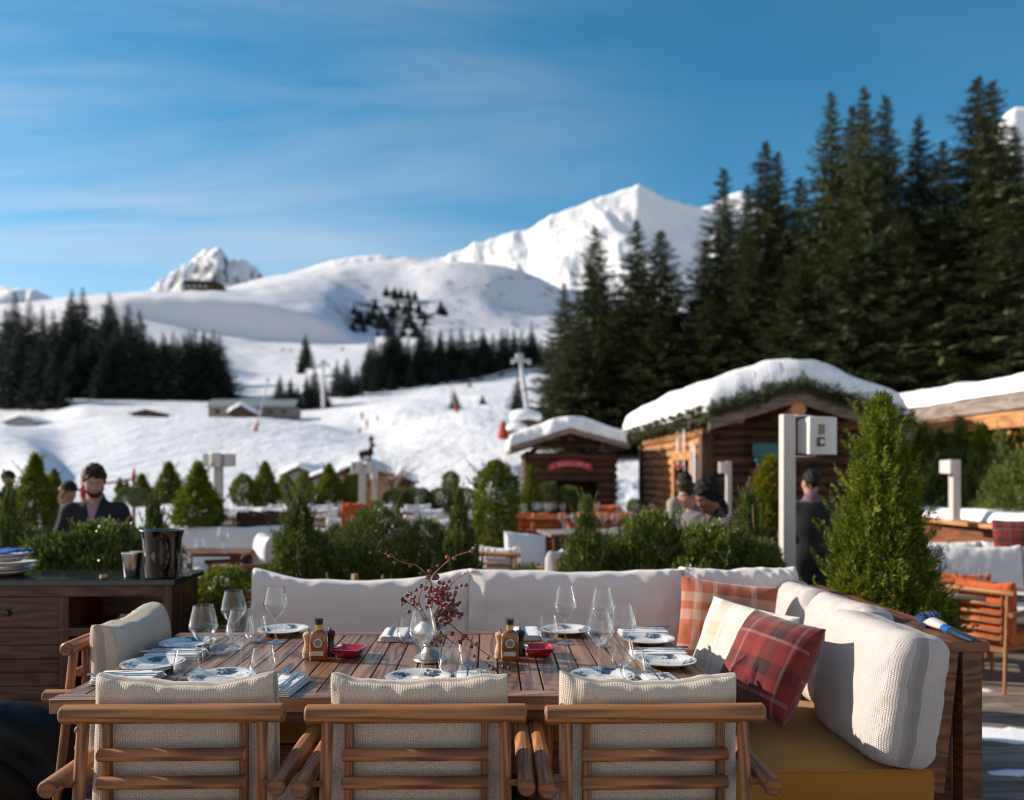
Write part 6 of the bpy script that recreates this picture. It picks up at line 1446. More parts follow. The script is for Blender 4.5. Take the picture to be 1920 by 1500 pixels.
# lift pylon, cable, snow guns, markers
def pylon(px, base, top, d, label, lean=.0, arm=1.0):
    zb = ZY(base, d); h = ZY(top, d)-zb; e = empty('lift_pylon', PZ(px, d, zb), label, 'pylon', None, 0)
    MB().tube([(0, 0, -1), (-lean*h, 0, h*.93)], [.042*h, .034*h], 12).build('mast', M['galv'], e)
    MB().box((-lean*h*1.02+.02*h, 0, h*.90), (.30*h*arm, .05*h, .045*h)).build('crossarm', M['galv'], e, bevel=.05)
    hd = MB(); hd.box((-lean*h*1.05, 0, h*.96), (.13*h, .06*h, .09*h)).build('head', M['galv'], e, bevel=.05)
    MB().lathe([(.001, -.03*h), (.045*h, -.03*h), (.045*h, .03*h), (.001, .03*h)], 16, xf((-lean*h*1.05, -.05*h, h*.965), 0, R(90))).build('sheave', M['white_metal'], e)
    for s in (-1, 1): MB().box((-lean*h*1.02+.02*h+s*.13*h*arm, 0, h*.87), (.05*h, .16*h, .03*h)).build('roller_train', M['galv'], e)
    return e
pylon(994, 782, 664, 75, 'grey chairlift pylon with crossarm above the kiosk', .16)
pylon(606, 760, 676, 200, 'distant thin lift pylon left of the middle wood', .0, .9)
a = P(968, 690, 75); b = P(860, 715, 160); c = P(640, 760, 230); m = MB(); m.tube([(0, 0, 0), tuple((a+b)/2-a+Vector((0, 0, -.3))), tuple(b-a), tuple(c-a)], .035, 6); thing('lift_cable', m, M['cable'], a, 'thin lift cable running from the pylon across the dark wood', 'cable')
def snow_gun(px, base, mid, tipx, tip, d, label):
    zb = ZY(base, d); e = empty('snow_gun', PZ(px, d, zb), label, 'snow gun', 'snow guns beside the run'); h = ZY(mid, d)-zb; t = PZ(tipx, d, 0)-PZ(px, d, 0); ht = ZY(tip, d)-zb
    k = h/ht
    MB().tube([(0, 0, -.3), (0, 0, h*.3), (t.x*k, 0, h)], [.30, .28, .20], 10).build('padding', M['red_paint'], e); MB().ball((0, 0, .25), (.40, .4, .45), 10).build('valve_hood', M['red_paint'], e)
    MB().tube([(t.x*k, 0, h), (t.x, 0, ht)], [.10, .08], 8).build('lance', M['white_metal'], e); MB().box((t.x, 0, ht), (.35, .35, .35)).build('nozzle_head', M['white_metal'], e, bevel=.05)
snow_gun(476, 822, 792, 502, 713, 95, 'snow lance with red padded foot on the near run'); snow_gun(858, 780, 760, 843, 722, 125, 'snow lance with red padded foot by the lone conifers')
GM = 'red course markers on the run'
for px, py, d, hp, lab in ((688, 802, 120, 15, 'red marker post at the bend of the far run'), (708, 792, 130, 12, 'red marker at the inner bend of the far run'), (762, 812, 112, 16, 'left one of the two red markers beside the skiers'), (771, 812, 112, 16, 'right one of the two red markers beside the skiers'), (870, 814, 108, 15, 'red marker post alone in the middle of the right run'), (884, 788, 125, 10, 'small red marker high on the right run'), (674, 815, 105, 12, 'orange marker above the small alpine hut')):
    zb = ZY(py, d); h = hp/F*d; e = empty('marker_post', PZ(px, d, zb), lab, 'marker', GM); MB().tube([(0, 0, -.2), (0, 0, h*.5)], .05, 6).build('pole', M['red_paint'], e); MB().tube([(0, 0, h*.35), (0, 0, h)], [.20, .16], 8).build('pad', M['red_paint'], e)
# red figure-like cone and snow boulders by the kiosk roof
rc = PZ(943, 60, ZY(816, 60)); e = empty('rescue_sledge', rc, 'red upright sledge standing in the snow left of the kiosk roof', 'sledge'); MB().tube([(0, 0, -.3), (.05, 0, .5), (0, 0, 1.1)], [.45, .38, .10], 8).build('hull', M['red_paint'], e); MB().tube([(-.2, 0, -.1), (-.45, 0, 1.1)], .035, 6).build('handle', M['galv'], e)
def boulder(px, py, d, r, label, seed):
    c = P(px, py, d); e = empty('boulder', (c.x, c.y, c.z-r), label, 'boulder', 'snow-capped boulders left of the kiosk roof')
    def f1(p): return sd_ell(p, (0, 0, r*.7), (r*1.05, r, r*.9))+.06*r*np.sin(p[..., 0]*5+seed)*np.sin(p[..., 2]*6)
    def f2(p): return sd_ell(p, (0, 0, r*1.35), (r*1.2, r*1.1, r*.62))+.05*r*np.sin(p[..., 0]*4+seed)
    for nm, f, mt in (('stone', f1, 'bark'), ('snow_cap', f2, 'roof_snow')):
        V, Q = surface(f, (-r*1.6, -r*1.6, -r*.6), (r*1.6, r*1.6, r*2.4), r*.12); link(nm, mesh_np(nm, V, Q, M[mt], None, True), e)
boulder(986, 790, 38, .62, 'larger snow-capped boulder above the left end of the kiosk roof', 1); boulder(968, 808, 36, .40, 'smaller snow-capped boulder left of the kiosk roof edge', 3)
# rope fence posts of the ski school at left
GP = 'red rope posts left of the broad thuja'
for k, (px, t0) in enumerate(((156, 876), (251, 876))):
    d = 16; zb = GZ; h = ZY(t0, d)-zb; e = empty('rope_post', PZ(px, d, zb), ('red pointed rope post behind the man in the dark jacket', 'red pointed rope post right of the man in the dark jacket')[k], 'post', GP)
    MB().tube([(0, 0, 0), (0, 0, h-.25), (0, 0, h-.22), (0, 0, h)], [.035, .035, .05, .006], 10).build('post', M['red_paint'], e); MB().tube([(0, 0, h-.62), (0, 0, h-.42), (0, 0, h-.36)], [.06, .07, .04], 10).build('knob', M['red_paint'], e)
a = PZ(156, 16, ZY(908, 16)); b = PZ(251, 16, ZY(898, 16)); v = b-a
thing('barrier_rope', MB().tube([(0, 0, 0), tuple(v*.5+Vector((0, 0, -.03))), tuple(v)], .022, 8), M['rope'], a, 'dull red rope strung between the two red posts', 'rope')
# ------------------------------------------------------------------ white heater posts
def heater_post(px, top, d, w, label, heads, base=GZ):
    zb = base; h = ZY(top, d)-zb; e = empty('heater_post', PZ(px, d, zb), label, 'heater', 'white heater posts on the terrace')
    MB().box((0, 0, h/2), (w, w, h)).build('post', M['white_metal'], e, bevel=.004); MB().box((0, 0, .006), (w*2.2, w*2.2, .012)).build('base_plate', M['galv'], e); MB().tube([(w*.3, w*.5+.006, .05), (w*.32, w*.5+.008, h*.5), (w*.28, w*.5+.006, h-.06)], .005, 6).build('cable', M['black_plastic'], e); MB().lathe([(.001, .004), (.008, .003), (.009, 0)], 10, xf((0, -w/2-.0005, h-.05), 0, R(90))).build('bolt', M['galv'], e)
    for (dx, dy, dz, bw, bh, bd, rz, tilt) in heads:
        hd = empty('heater_head', (dx, dy, h+dz), None, None); hd.parent = e; hd.rotation_euler = (tilt, 0, rz); KIDS.setdefault(e.name, []).append(hd)
        b = MB(); nn = 8
        vs = []
        for y in (0, 1):
            for i in range(nn+1):
                for j in (0, 1):
                    u = -1+2*i/nn
                    vs.append((u*bw/2*(1-.10*y*(1-0)), (bd/2 if y else -bd/2-.0+.035*u*u*0+.03*(1-u*u)*-1), (j-.5)*bh*(1-.12*y)))
        k = 2*(nn+1); fs = []
        for i in range(nn): a_ = 2*i; fs += [(a_, a_+2, a_+3, a_+1), (k+a_, k+a_+1, k+a_+3, k+a_+2), (a_, k+a_, k+a_+2, a_+2), (a_+1, a_+3, k+a_+3, k+a_+1)]
        fs += [(0, 1, k+1, k), (2*nn, k+2*nn, k+2*nn+1, 2*nn+1)]
        b.add(vs, fs).build('housing', M['white_plastic'], hd, bevel=.006)
        if bw > .15 and w > .08:
            MB().box((-bw*.18, -bd/2-.030, bh*.16), (bw*.26, .006, bh*.26)).build('panel', M['grey_print'], hd); MB().box((-bw*.18, -bd/2-.030, -bh*.16), (bw*.26, .006, bh*.24)).build('panel', M['black_plastic'], hd)
            MB().lathe([(.001, 0), (.018, 0), (.018, .006), (.001, .006)], 16, xf((-bw*.16, -bd/2-.032, -bh*.16), 0, R(90))).build('dial', M['white_plastic'], hd)
            for s in (-1, 1): MB().tube([(-bw*.72, 0, s*bh*.54), (-bw*.3, 0, s*bh*.54), (0, 0, s*bh*.50)], .006, 6).build('bracket', M['galv'], hd)
    return e
heater_post(1476, 777, 5.6, .088, 'thick white post with a control box, right of the dark-haired woman', [(.20, -.02, -.155, .225, .265, .15, R(14), 0)])
heater_post(410, 853, 9.0, .085, 'white post with three heater boxes beside the broad yellow-green thuja', [(-.115, 0, -.06, .13, .15, .10, R(20), 0), (0, -.07, -.06, .13, .16, .10, 0, 0), (.115, 0, -.06, .13, .15, .10, R(-20), 0)])
heater_post(680, 866, 12, .10, 'white post with two heater boxes in front of the small alpine hut', [(-.10, -.02, -.09, .16, .17, .10, R(15), 0), (.10, -.02, -.09, .16, .17, .10, R(-15), 0)])
heater_post(703, 880, 12.6, .085, 'plain white post just right of the two-box heater', [(0, -.05, -.08, .12, .15, .08, 0, 0)])
heater_post(1790, 862, 10.0, .10, 'white post with one heater box before the evergreen screen', [(-.10, 0, -.09, .10, .18, .14, R(30), 0)], ZY(975, 10))
heater_post(1366, 865, 11.2, .07, 'slim white post with a notice panel by the chalet wall', [(-.08, 0, -.09, .14, .16, .03, 0, 0)])
# stone ledge under the evergreen screen with snow
a, b = PZ(1700, 12.4, 0), PZ(1990, 8.0, 0)
lg_ = empty('planter_wall', (a.x-.15, (a.y+b.y)/2, GZ), 'long low timber planter with snow along the log wing', 'planter')
MB().box((0.3, 0, .56), (.9, a.y-b.y, 1.12)).build('boards', M['sofa_wood'], lg_); MB().box((.25, 0, 1.14), (1.1, a.y-b.y+.1, .05)).build('coping', M['log_warm'], lg_)
snow_cap(lg_, -.2, .75, -(a.y-b.y)/2+.1, (a.y-b.y)/2-.1, lambda x: 1.17, .12, 33, .10, nx=14, ny=60)
# ------------------------------------------------------------------ people
def hand_prims(wr, d, n, s):
    """palm and five fingers at wrist wr, pointing along d, palm normal n"""
    d = np.array(d, float); d /= np.linalg.norm(d); n = np.array(n, float); n -= d*(n@d); n /= np.linalg.norm(n)+1e-9; t = np.cross(d, n)*s; wr = np.array(wr, float); pr = []
    pr.append((wr, wr+d*.085, .026, .032))
    for k, ln in enumerate((.072, .080, .076, .060)):
        b = wr+d*.088+t*(.030-.020*k); m = b+d*ln*.5+n*.010; e = m+d*ln*.42+n*.028
        pr += [(b, m, .0105, .0095), (m, e, .0095, .0080)]
    b = wr+d*.03+t*.034; pr += [(b, b+d*.035+t*.028+n*.008, .0125, .0105), (b+d*.035+t*.028+n*.008, b+d*.068+t*.030+n*.02, .0105, .0085)]
    return pr
def person(loc, rz, label, h=1.78, skin='skin', hair='hair_brown', hairstyle='short', top='navy_cloth', low='black_cloth', shirt=None, arms=None, turn=0.0, nod=0.0, tiltc=0.0, lean=0.0, vox=.014, beard=False, vest=None, hat=None, face=True, seated=False, legs=None, group=None):
    s = h/1.78; e = empty('person', loc, label, 'person', group, rz, s)
    ch_ = np.array([0, -lean*.6, 1.28]); nk = np.array([0, -lean, 1.50]); pv = np.array([0, 0, .96])
    sh = [np.array([k*.172, -lean*.95, 1.415]) for k in (-1, 1)]
    arms = arms or [((-.25, .02, 1.13), (-.26, -.10, .88)), ((.25, .02, 1.13), (.26, -.10, .88))]
    legs = legs or [((-.10, -.01, .51), (-.11, .03, .09)), ((.10, -.01, .51), (.11, .03, .09))]
    Hm = Matrix.Rotation(turn, 4, 'Z') @ Matrix.Rotation(nod, 4, 'X') @ Matrix.Rotation(tiltc, 4, 'Y')
    Hi = np.array(Hm.to_3x3()); hb = nk+np.array([0, -.01, .045])
    hw = lambda q: hb+Hi@np.array(q)                                    # head local -> body
    def hl(p): return (p-hb.astype(np.float32))@Hi.astype(np.float32)   # body -> head local
    def torso(p, g=0.0):
        d = sd_ell(p, pv+[0, 0, .02], (.165+g, .115+g, .14+g))
        d = smin(d, sd_ell(p, (pv+ch_)/2, (.155+g, .108+g, .22+g)), .06); d = smin(d, sd_ell(p, ch_+[0, 0, .0], (.178+g, .118+g, .20+g)), .07)
        for q in sh: d = smin(d, sd_cap(p, ch_+[0, 0, .12], q, .066+g, .056+g), .05)
        return d
    def armf(p, i, g=0.0, cut=0.0):
        el, wr = [np.array(a, float) for a in arms[i]]; w2 = wr+(el-wr)*cut
        return np.minimum(sd_cap(p, sh[i], el, .056+g, .043+g), sd_cap(p, el, w2, .043+g, .030+g))
    def head(p):
        q = hl(p); d = sd_ell(q, (0, .005, .145), (.076, .096, .110)); d = smin(d, sd_ell(q, (0, -.028, .085), (.058, .066, .080)), .03)
        d = smin(d, sd_ell(q, (0, -.060, .030), (.030, .026, .022)), .025)                                                 # chin
        d = smin(d, sd_cap(q, (0, -.088, .130), (0, -.108, .094), .009, .013), .014)                                        # nose
        d = smin(d, sd_ell(q, (0, -.078, .150), (.052, .018, .012)), .016)                                                 # brow
        for k in (-1, 1):
            d = smin(d, sd_ell(q, (k*.076, .008, .115), (.010, .020, .030)), .008); d = smin(d, sd_ell(q, (k*.036, -.066, .098), (.020, .018, .018)), .02)
            d = -smin(-d, sd_ell(q, (k*.031, -.092, .130), (.014, .010, .009)), .012)                                       # eye sockets
        return smin(d, sd_cap(q, (0, -.082, .060), (0, -.083, .056), .018, .018), .015)
    def body(p):
        d = torso(p); d = smin(d, sd_cap(p, nk-[0, 0, .05], hb+[0, 0, .05], .060, .054), .04); d = smin(d, head(p), .02)
        for i in (0, 1):
            d = smin(d, armf(p, i), .03); el, wr = [np.array(a, float) for a in arms[i]]; dr = wr-el
            hd = None
            for (a, b, ra, rb) in hand_prims(wr, dr, (.3*(1 if i == 0 else -1), -.6, -.4), 1 if i == 0 else -1):
                c = sd_cap(p, a, b, ra, rb); hd = c if hd is None else smin(hd, c, .008)
            d = smin(d, hd, .02)
            k, a = [np.array(x, float) for x in legs[i]]; hp = pv+[(-1, 1)[i]*.09, 0, -.03]
            d = smin(d, sd_cap(p, hp, k, .085, .056), .04); d = smin(d, sd_cap(p, k, a, .052, .036), .03); d = smin(d, sd_cap(p, a+[0, .02, -.04], a+[0, -.16, -.055], .036, .030), .03)
        return d
    pts = np.array([hw((0, 0, .27)), *sh, *[x for a in arms for x in a], *[x for a in legs for x in a], pv]); lo = pts.min(0)-.24; hi = pts.max(0)+.24; lo[2] = min(lo[2], -.02)
    def mk(nm, fn, mat, l=lo, u=hi, v=vox):
        V, Q = surface(fn, l, u, v); return link(nm, mesh_np(nm, V, Q, M[mat], None, True), e)
    mk('body', body, skin)
    tl = np.array([lo[0], lo[1], min(.78, min(a[1][2] for a in arms)-.08)]); tu = np.array([hi[0], hi[1], 1.66])
    wedge = lambda p: np.maximum(np.abs(p[..., 0])-.012-np.clip(p[..., 2]-1.34, 0, 1)*.22, p[..., 1]+lean*.9+.02)
    def jacket(p):
        d = torso(p, .020)
        for i in (0, 1): d = smin(d, armf(p, i, .020, .10), .03)
        d = smin(d, sd_cap(p, nk-[0, -.01, .06], nk+[0, .012, .02], .080, .074), .04)
        d = np.maximum(d, -(sd_cap(p, nk+[0, -.02, .025], nk+[0, -.05, .13], .046, .078)))
        if shirt: d = np.maximum(d, -wedge(p))
        return np.maximum(d, .80-p[..., 2])
    mk('jacket' if not vest else 'shirt', jacket, top, tl, tu)
    if shirt:
        def sh_(p): return np.maximum(np.maximum(smin(torso(p, .010), sd_cap(p, nk-[0, 0, .05], nk+[0, 0, .03], .070, .066), .03), .95-p[..., 2]), -(sd_cap(p, nk+[0, -.03, .02], nk+[0, -.10, .14], .045, .08)))
        mk('shirt', sh_, shirt, (-.3, lo[1], .9), (.3, hi[1], 1.62))
    if vest:
        mk('waistcoat', lambda p: np.maximum(np.maximum(torso(p, .034), .86-p[..., 2]), np.maximum(p[..., 2]-1.485, np.abs(p[..., 0])-.205)), vest, (-.3, lo[1], .8), (.3, hi[1], 1.56))
    def trs(p):
        d = None
        for i in (0, 1):
            k, a = [np.array(x, float) for x in legs[i]]; hp = pv+[(-1, 1)[i]*.09, 0, -.03]
            c = np.minimum(sd_cap(p, hp, k, .105, .076), sd_cap(p, k, a+[0, 0, .01], .076, .066)); d = c if d is None else smin(d, c, .03)
        return np.maximum(smin(d, sd_ell(p, pv-[0, 0, .02], (.19, .14, .14)), .05), p[..., 2]-1.01)
    mk('trousers', trs, low, (lo[0], lo[1], 0.03), (hi[0], hi[1], 1.1))
    def shoes(p):
        d = None
        for i in (0, 1):
            a = np.array(legs[i][1], float); c = smin(sd_cap(p, a+[0, .03, -.03], a+[0, -.17, -.045], .050, .042), sd_cap(p, a, a+[0, 0, -.03], .052, .05), .02); d = c if d is None else np.minimum(d, c)
        return d
    mk('shoes', shoes, 'black_plastic', (lo[0], lo[1], -.06), (hi[0], hi[1], .3))
    hl_, hu = hb-.22, hb+np.array([.22, .22, .34])
    def hairf(p):
        q = hl(p); n = .006*np.sin(q[..., 0]*90)*np.sin(q[..., 1]*80+q[..., 2]*60)
        d = sd_ell(q, (0, .014, .158), (.086, .104, .112))+n
        if hairstyle == 'short': d = np.maximum(d, -(q[..., 2]-.075-1.05*np.clip(-q[..., 1]+.012, 0, 1))); d = smin(d, sd_ell(q, (0, -.045, .245), (.062, .055, .030))+n*1.5, .03)
        elif hairstyle == 'crop': d = np.maximum(d+.004, -(q[..., 2]-.070-1.1*np.clip(-q[..., 1]+.012, 0, 1)))
        else:
            d = np.maximum(d, -(q[..., 2]-.06-1.3*np.clip(-q[..., 1]+.005, 0, 1)))
            d = smin(d, sd_cap(q, (0, .075, .13), (0, .085, -.06), .075, .055)+n, .05)
            if hairstyle == 'full': d = smin(d, sd_ell(q, (0, .05, .165), (.105, .105, .105))+n, .04); d = np.maximum(d, -(sd_ell(q, (0, -.10, .08), (.085, .085, .098))))
        return d
    mk('hair', hairf, hair, hl_-.05, hu, .009)
    if beard:
        mk('beard', lambda p: np.maximum(np.maximum(head(p)-.007, hl(p)[..., 2]-.075+.35*np.clip(-hl(p)[..., 1]-.05, 0, 1)), np.maximum(hl(p)[..., 1]-.005, .018-hl(p)[..., 2])), hair, hl_, hu, .008)
    if hat:
        def hatf(p):
            q = hl(p); d = np.maximum(sd_ell(q, (0, .01, .175), (.094, .112, .105)), .165-q[..., 2])
            return np.minimum(d, sd_ell(q, (0, -.075, .172), (.085, .095, .012)))
        mk('cap', hatf, hat, hl_, hu, .009)
    if face:
        for k in (-1, 1):
            o = MB().ball((0, 0, 0), .0115, 10).build('eye', M['eye_white'], e); o.location = hw((k*.031, -.079, .130)); i_ = MB().ball((0, -.0085, 0), .0058, 8).build('iris', M['black_plastic'], o)
            b = MB().tube([hw((k*.012, -.098, .152)), hw((k*.032, -.095, .157)), hw((k*.052, -.078, .150))], [.0028, .003, .002], 6).build('eyebrow', M[hair], e)
        MB().tube([hw((-.022, -.090, .062)), hw((0, -.101, .064)), hw((.022, -.090, .062))], [.003, .0065, .003], 8, True, None, .8).build('lips', M['lip'], e)
    return e
a = PZ(181, 6.6, GZ)
person(a, R(12), 'man with short brown hair and beard in a dark jacket, looking down at the tables', 1.84, hair='hair_brown', top='navy_cloth', shirt='pink_cloth', arms=[((-.27, .0, 1.17), (-.10, -.25, 1.07)), ((.28, -.02, 1.17), (.10, -.27, 1.10))], turn=R(14), nod=R(22), beard=True, lean=.05)
a = PZ(127, 9.6, GZ)
person(a, R(62), 'woman with red hair and a dark cap, behind the man in the dark jacket', 1.66, hair='hair_red', hairstyle='long', top='grey_cloth', hat='black_cloth', arms=[((-.25, -.02, 1.14), (-.18, -.22, .98)), ((.25, -.02, 1.14), (.18, -.22, .98))], nod=R(8))
a = PZ(14, 12.5, GZ)
person(a, R(70), 'person in dark clothes and cap at the far left edge', 1.80, hair='hair_black', hairstyle='crop', top='black_cloth', hat='black_cloth', nod=R(5))
a = PZ(1358, 6.3, GZ)
person((a.x, a.y, GZ), R(-62), 'woman with black hair pulled back, in a taupe jacket, bending her head', 1.72, skin='skin_dark', hair='hair_black', hairstyle='full', top='taupe_cloth', shirt='black_cloth', arms=[((-.24, -.10, 1.16), (-.05, -.30, 1.18)), ((.24, -.10, 1.16), (.06, -.30, 1.14))], nod=R(30), lean=.12)
a = PZ(1306, 7.7, GZ)
person((a.x, a.y, GZ), R(-75), 'person in a grey jacket half hidden behind the black-haired woman', 1.68, hair='hair_brown', hairstyle='short', top='grey_cloth', nod=R(15), lean=.05)
a = PZ(1283, 9.6, GZ)
person((a.x, a.y, GZ), R(-150), 'dark-haired person in a cream fleece standing by the chalet door', 1.78, skin='skin_dark', hair='hair_black', hairstyle='crop', top='cream_cloth')
a = PZ(1521, 8.0, GZ)
person((a.x, a.y, GZ), R(172), 'waiter seen from behind in a black waistcoat and mauve shirt', 1.80, hair='hair_black', hairstyle='crop', top='mauve_cloth', vest='black_cloth', arms=[((-.26, .02, 1.15), (-.22, -.14, .96)), ((.26, .02, 1.15), (.23, -.12, .95))], turn=R(18))
GSK = 'skiers on the run'
for px, py, d, rz, lab in ((806, 818, 112, .6, 'skier in dark clothes right of the two red markers'), (787, 808, 118, 1.9, 'crouching skier close to the two red markers'), (696, 842, 92, .2, 'skier in dark green gliding above the small alpine hut'), (678, 790, 140, 1.2, 'tiny skier in the shade of the far run'), (822, 775, 150, 2.6, 'tiny skier below the middle wood, left'), (836, 775, 150, .4, 'tiny skier below the middle wood, right')):
    zb = ZY(py, d); a = PZ(px, d, zb)
    e = person(a, rz, lab, 1.75, hairstyle='crop', hair='hair_black', top='navy_cloth' if d != 92 else 'black_cloth', low='black_cloth', vox=.03, face=False, lean=.12, arms=[((-.28, -.1, 1.15), (-.30, -.30, 1.05)), ((.28, -.1, 1.15), (.30, -.30, 1.05))], legs=[((-.11, -.12, .52), (-.11, .03, .09)), ((.11, -.12, .52), (.11, .03, .09))], group=GSK)
    for k in (-1, 1): MB().box((k*.11, -.1, .012), (.09, 1.7, .02)).build('ski', M['red_paint'], e); MB().tube([(k*.32, -.34, 1.08), (k*.38, -.1, .02)], .012, 5).build('pole', M['galv'], e)

# ------------------------------------------------------------------ the rest of the terrace: chairs, tables, glasses
a = PZ(345, 6.4, 0); b = PZ(1205, 11.8, 0)
rt_ = MB()
x = a.x
while x < b.x-.01: rt_.box((x+.07, 11.6, -.0125), (.132, 9.6, .025)); x += .138
rt_.box(((a.x+b.x)/2, 11.6, -.185), (b.x-a.x, 9.5, .32)); thing_kind(rt_.build('raised_terrace', M['deck'], smooth=False))
ALT = {'cream_knit': M['orange']}; WHT = {'cream_knit': M['white_cloth']}
def chair_at(px, d, rz, label, group, alt=None, base=GZ, s=1.0):
    c = copy_tree(ch[0], None, alt); c.location = PZ(px, d, base); c.rotation_euler = (0, 0, rz); c.scale = (s, s, s); c['label'] = label; c['group'] = group
    return c
GO, GWc = 'orange cushioned pole chairs', 'white cushioned pole chairs about the terrace'
# near right
chair_at(1868, 6.8, R(-58), 'orange cushioned pole chair beyond the sofa rail on the right', GO, ALT)
c_ = chair_at(1800, 7.4, R(-30), 'orange cushioned pole chair half hidden behind the big thuja', GO, ALT)
def small_table(px, d, base, w, dp, label, top='fascia', rz=0, cloth=False, group='tables about the terrace'):
    e = empty('terrace_table', PZ(px, d, base), label, 'table', group, rz)
    m = MB(); n = 7
    for k in range(n): m.box((0, (-.5+(k+.5)/n)*dp, .735), (w, dp/n-.006, .03))
    m.build('tabletop', M[top], e)
    for sx in (-1, 1):
        for sy in (-1, 1): MB().box((sx*(w/2-.08), sy*(dp/2-.08), .36), (.07, .07, .72)).build('leg', M['dark_wood'], e)
    return e
def set_out(px, d, base, w, dp, label, n, rz=0, seed=0, top='fascia', mats=True):
    small_table(px, d, base, w, dp, 'terrace table '+label, top, rz); rg = random.Random(seed+px); c = PZ(px, d, base+.7508); co, si = math.cos(rz), math.sin(rz)
    for k in range(n):
        x, y = rg.uniform(-w*.44, w*.44), rg.uniform(-dp*.40, dp*.40); p = c+Vector((x*co-y*si, x*si+y*co, 0))
        if k % 4 == 3:
            o = link('plate', PL); o.location = p; tag(o, 'plate on the terrace table '+label, 'plate', 'plates on the terrace table '+label)
        elif k % 4 == 2: o = tumbler(p, 'water glass on the terrace table '+label, 'water glasses on the terrace table '+label)
        else: wine_glass(p, 'wine glass on the terrace table '+label, 'wine glasses on the terrace table '+label, k)
set_out(1915, 6.9, GZ, 1.3, .9, 'on the right, beside the orange chair', 9, R(-25), 1)
def bench(px, d, base, w, label, rz=0, mat='white_cloth', group='white cushioned benches about the terrace', arms=True, back=.9):
    e = empty('bench', PZ(px, d, base), label, 'bench', group, rz); sdn = int(px)
    m = MB(); m.box((0, .05, .15), (w, .62, .26)); m.box((0, .40, .40), (w, .05, .76)); m.build('frame', M['sofa_wood'], e)
    pad('seat_cushion', e, M[mat], (0, 0, .36), (w*.98, .62, .15), .03, sdn % 7); n = max(1, round(w/.9))
    for k in range(n): cushion('back_cushion', e, M[mat], w/n*.99, back-.40, .14, ((-.5+(k+.5)/n)*w, .26, .42+(back-.40)/2), 0, R(-8), 0, seed=sdn % 11+k, wr=.018, p=6, e=.3, gusset=.05, sag=.04)
    return e
bench(1855, 8.2, GZ, 2.4, 'grey-white bench behind the glasses at the right edge', R(-14), 'white_cloth', back=1.0)
bench(1850, 9.2, GZ, 1.6, 'snow-topped bench in front of the timber planter', R(-20), back=.95)
scatter('scatter_cushion', 1905, 1010, 8.6, .45, .42, .16, 'plaid_red', R(-20), R(-14), 0, 'red tartan cushion at the right edge of the photo', 8)
# left of the sofa: white sofa corner
bench(418, 7.6, 0, 1.15, 'white sofa bench left of the feathery yew', R(4)); 
chair_at(455, 6.95, R(118), 'white cushioned armchair turned sideways behind the round clipped bush', GWc, WHT, 0, 1.0)
set_out(395, 7.0, 0, .7, .5, 'in front of the white sofa bench', 3, 0, 2, 'sofa_wood')
for k, (px, py) in enumerate(((480, 1072), (375, 1000))): pass
chair_at(950, 7.6, R(-24), 'white cushioned armchair seen from behind, left of the loose yew', GWc, WHT, -.0, .85)
chair_at(1015, 7.2, R(64), 'white cushioned armchair lying low behind the juniper mat', GWc, WHT, -.0, .85)
scatter('scatter_cushion', 985, 1035, 8.0, .46, .40, .17, 'white_cloth', R(18), R(-18), R(6), 'large white cushion on the armchair left of the loose yew', 5)
# orange rows by the kiosk
for k, (px, d, rz, lab) in enumerate(((995, 11.6, 4, 'orange chair nearest the clipped double thuja'), (1030, 11.3, -6, 'orange chair second from the clipped double thuja'), (1105, 11.5, 10, 'orange chair behind the loose yew tip'), (1150, 11.4, -12, 'orange chair before the green clipped ball'), (1185, 12.0, 20, 'orange chair at the chalet end of the row'), (1000, 13.8, 170, 'orange chair at the far side of the glass-laden table, left'), (1090, 14.0, 185, 'orange chair at the far side of the glass-laden table, right'), (1140, 14.2, 175, 'orange chair at the far side, under the kiosk counter'))):
    chair_at(px, d, R(rz), lab, GO, ALT, 0)
set_out(1030, 12.7, 0, 1.8, .9, 'laden with glasses before the kiosk', 30, R(3), 3); set_out(1160, 12.8, 0, 1.2, .8, 'laden with glasses before the chalet porch', 14, R(-4), 4); set_out(1120, 9.4, 0, 1.3, .8, 'behind the loose yew', 14, R(8), 14)
chair_at(975, 13.0, R(-80), 'white cushioned chair left of the glass-laden table', GWc, WHT, 0)
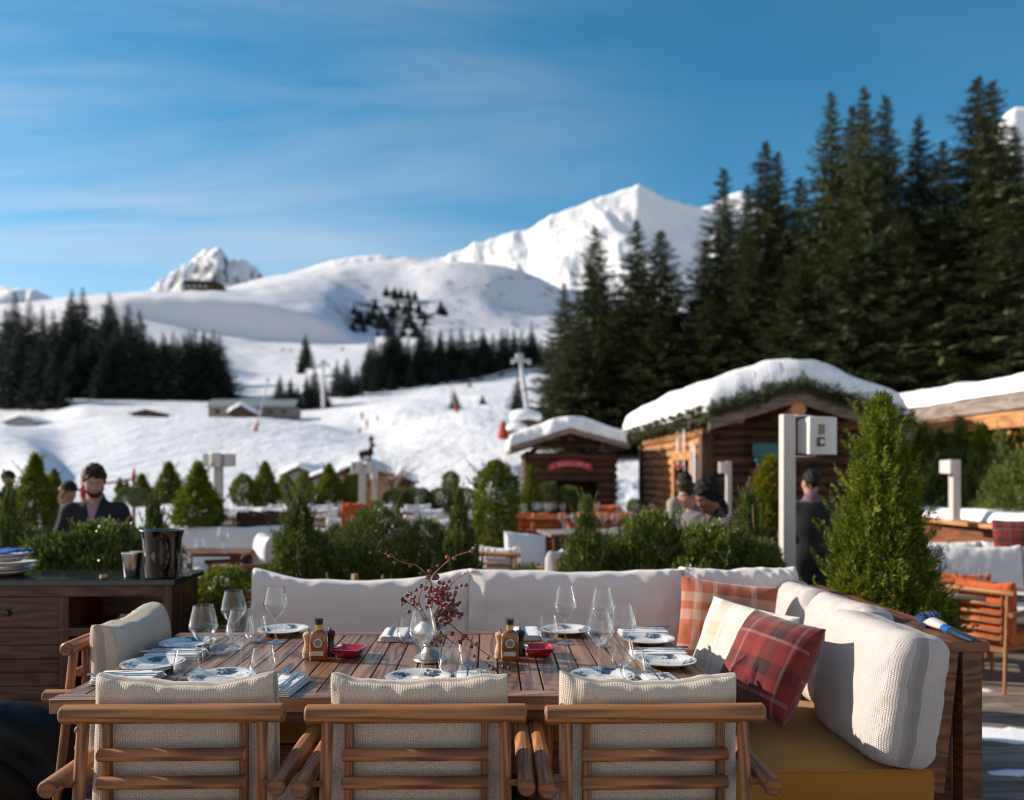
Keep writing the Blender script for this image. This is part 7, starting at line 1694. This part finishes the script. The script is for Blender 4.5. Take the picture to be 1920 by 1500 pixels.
# the big left part of the terrace
k = 0
rows = [(300, 8.6, GZ, 'close behind the curled yew'), (585, 9.0, 0, 'close behind the bent yew leader'), (760, 8.8, 0, 'close behind the berry twigs'), (262, 12.5, 0, 'right of the man in the dark jacket'), (330, 11, 0, 'left of the broad thuja'), (470, 12.2, 0, 'right of the first heater post'), (560, 13.5, 0, 'behind the bent yew leader'), (640, 12.0, 0, 'between the two heater posts'), (745, 13.5, 0, 'before the low dark hedge'), (840, 11.5, 0, 'behind the upright yew'), (60, 7.6, GZ, 'behind the leafy shrub at the left'), (180, 10.5, GZ, 'behind the man in the dark jacket'), (430, 16.5, GZ, 'far back by the rounded thuja'), (620, 16.2, GZ, 'far back by the small alpine hut'), (780, 17.5, GZ, 'far back below the snow heap')]
for px, d, base, lab in rows:
    base = 0 if (px > 400 and d < 16) else GZ
    set_out(px, d, base, 1.5, .85, lab, 9 if d < 14 else 6, R((px % 7)-3), 20, ('sofa_wood', 'fascia', 'sofa_wood')[px % 3])
    off = 1.1/d*F
    for j, (dx, dd, rz) in enumerate(((-.35, -.72, 3), (.35, -.70, -5), (-.33, .75, 176), (.36, .74, 184))):
        chair_at(px+dx/d*F, d+dd, R(rz+(px*7+j*13) % 12-6), ('near left', 'near right', 'far left', 'far right')[j]+' white chair at the table '+lab, GWc, WHT, base)
# draped fur throw and orange parasol-like cushion over chair backs
def throw(px, py, d, w, h, mat, label, seed):
    V, Fc, uv = pillow(w, h, .16, nx=40, ny=24, p=5, e=.35, seed=seed, wr=.05, folds=9); o = link('throw', mesh_np('throw', V, Fc, M[mat], uv, True)); o.location = P(px, py, d); o.rotation_euler = (R(-20), 0, R(6)); tag(o, label, 'throw')
throw(500, 982, 8.3, .62, .26, 'fur', 'dark brown fur throw over the white sofa bench', 3)
throw(670, 967, 8.9, .36, .28, 'orange', 'rust coloured blanket over a chair back behind the spreading yew', 6)
# fence of the terrace on the far side
e = empty('railing', PZ(740, 19.5, GZ), 'dark wooden railing at the far edge of the terrace', 'railing'); m = MB(); m.box((0, 0, 1.0), (2.4, .06, .06)); m.box((0, 0, .55), (2.4, .04, .04)); m.build('rail', M['dark_wood'], e)
for k in range(9): MB().box((-1.15+k*.2875, 0, .5), (.05, .05, 1.0)).build('post', M['dark_wood'], e)
# bare bush on the snow heap and little stakes behind the sofa
e = empty('bare_shrub', PZ(735, 23, ZY(920, 23)), 'leafless thin shrub between the small hut and the snow heap', 'shrub'); m = MB(); rr = random.Random(5)
for k in range(26):
    a_ = rr.uniform(-1, 1); b_ = rr.uniform(-.4, .4); hh = rr.uniform(.5, 1.3); m.tube([(0, 0, -.2), (a_*.35, b_*.3, hh*.5), (a_*.9, b_*.6, hh)], [.018, .010, .004], 5)
m.build('branches', M['twig'], e)
for px, py, lean, lab in ((665, 1076, 0, 'short square wooden stake behind the left sofa cushion'), (628, 1074, -.05, 'thin pale stick leaning left behind the left sofa cushion'), (700, 1078, .06, 'thin pale stick leaning right behind the left sofa cushion')):
    p = P(px, py, 4.85); e = MB().tube([(-lean, 0, -.62), (lean, 0, 0)], .022 if lean == 0 else .006, 4 if lean == 0 else 6).build('stake', M['mill_light']); e.location = p; tag(e, lab, 'stake', 'stakes behind the sofa')
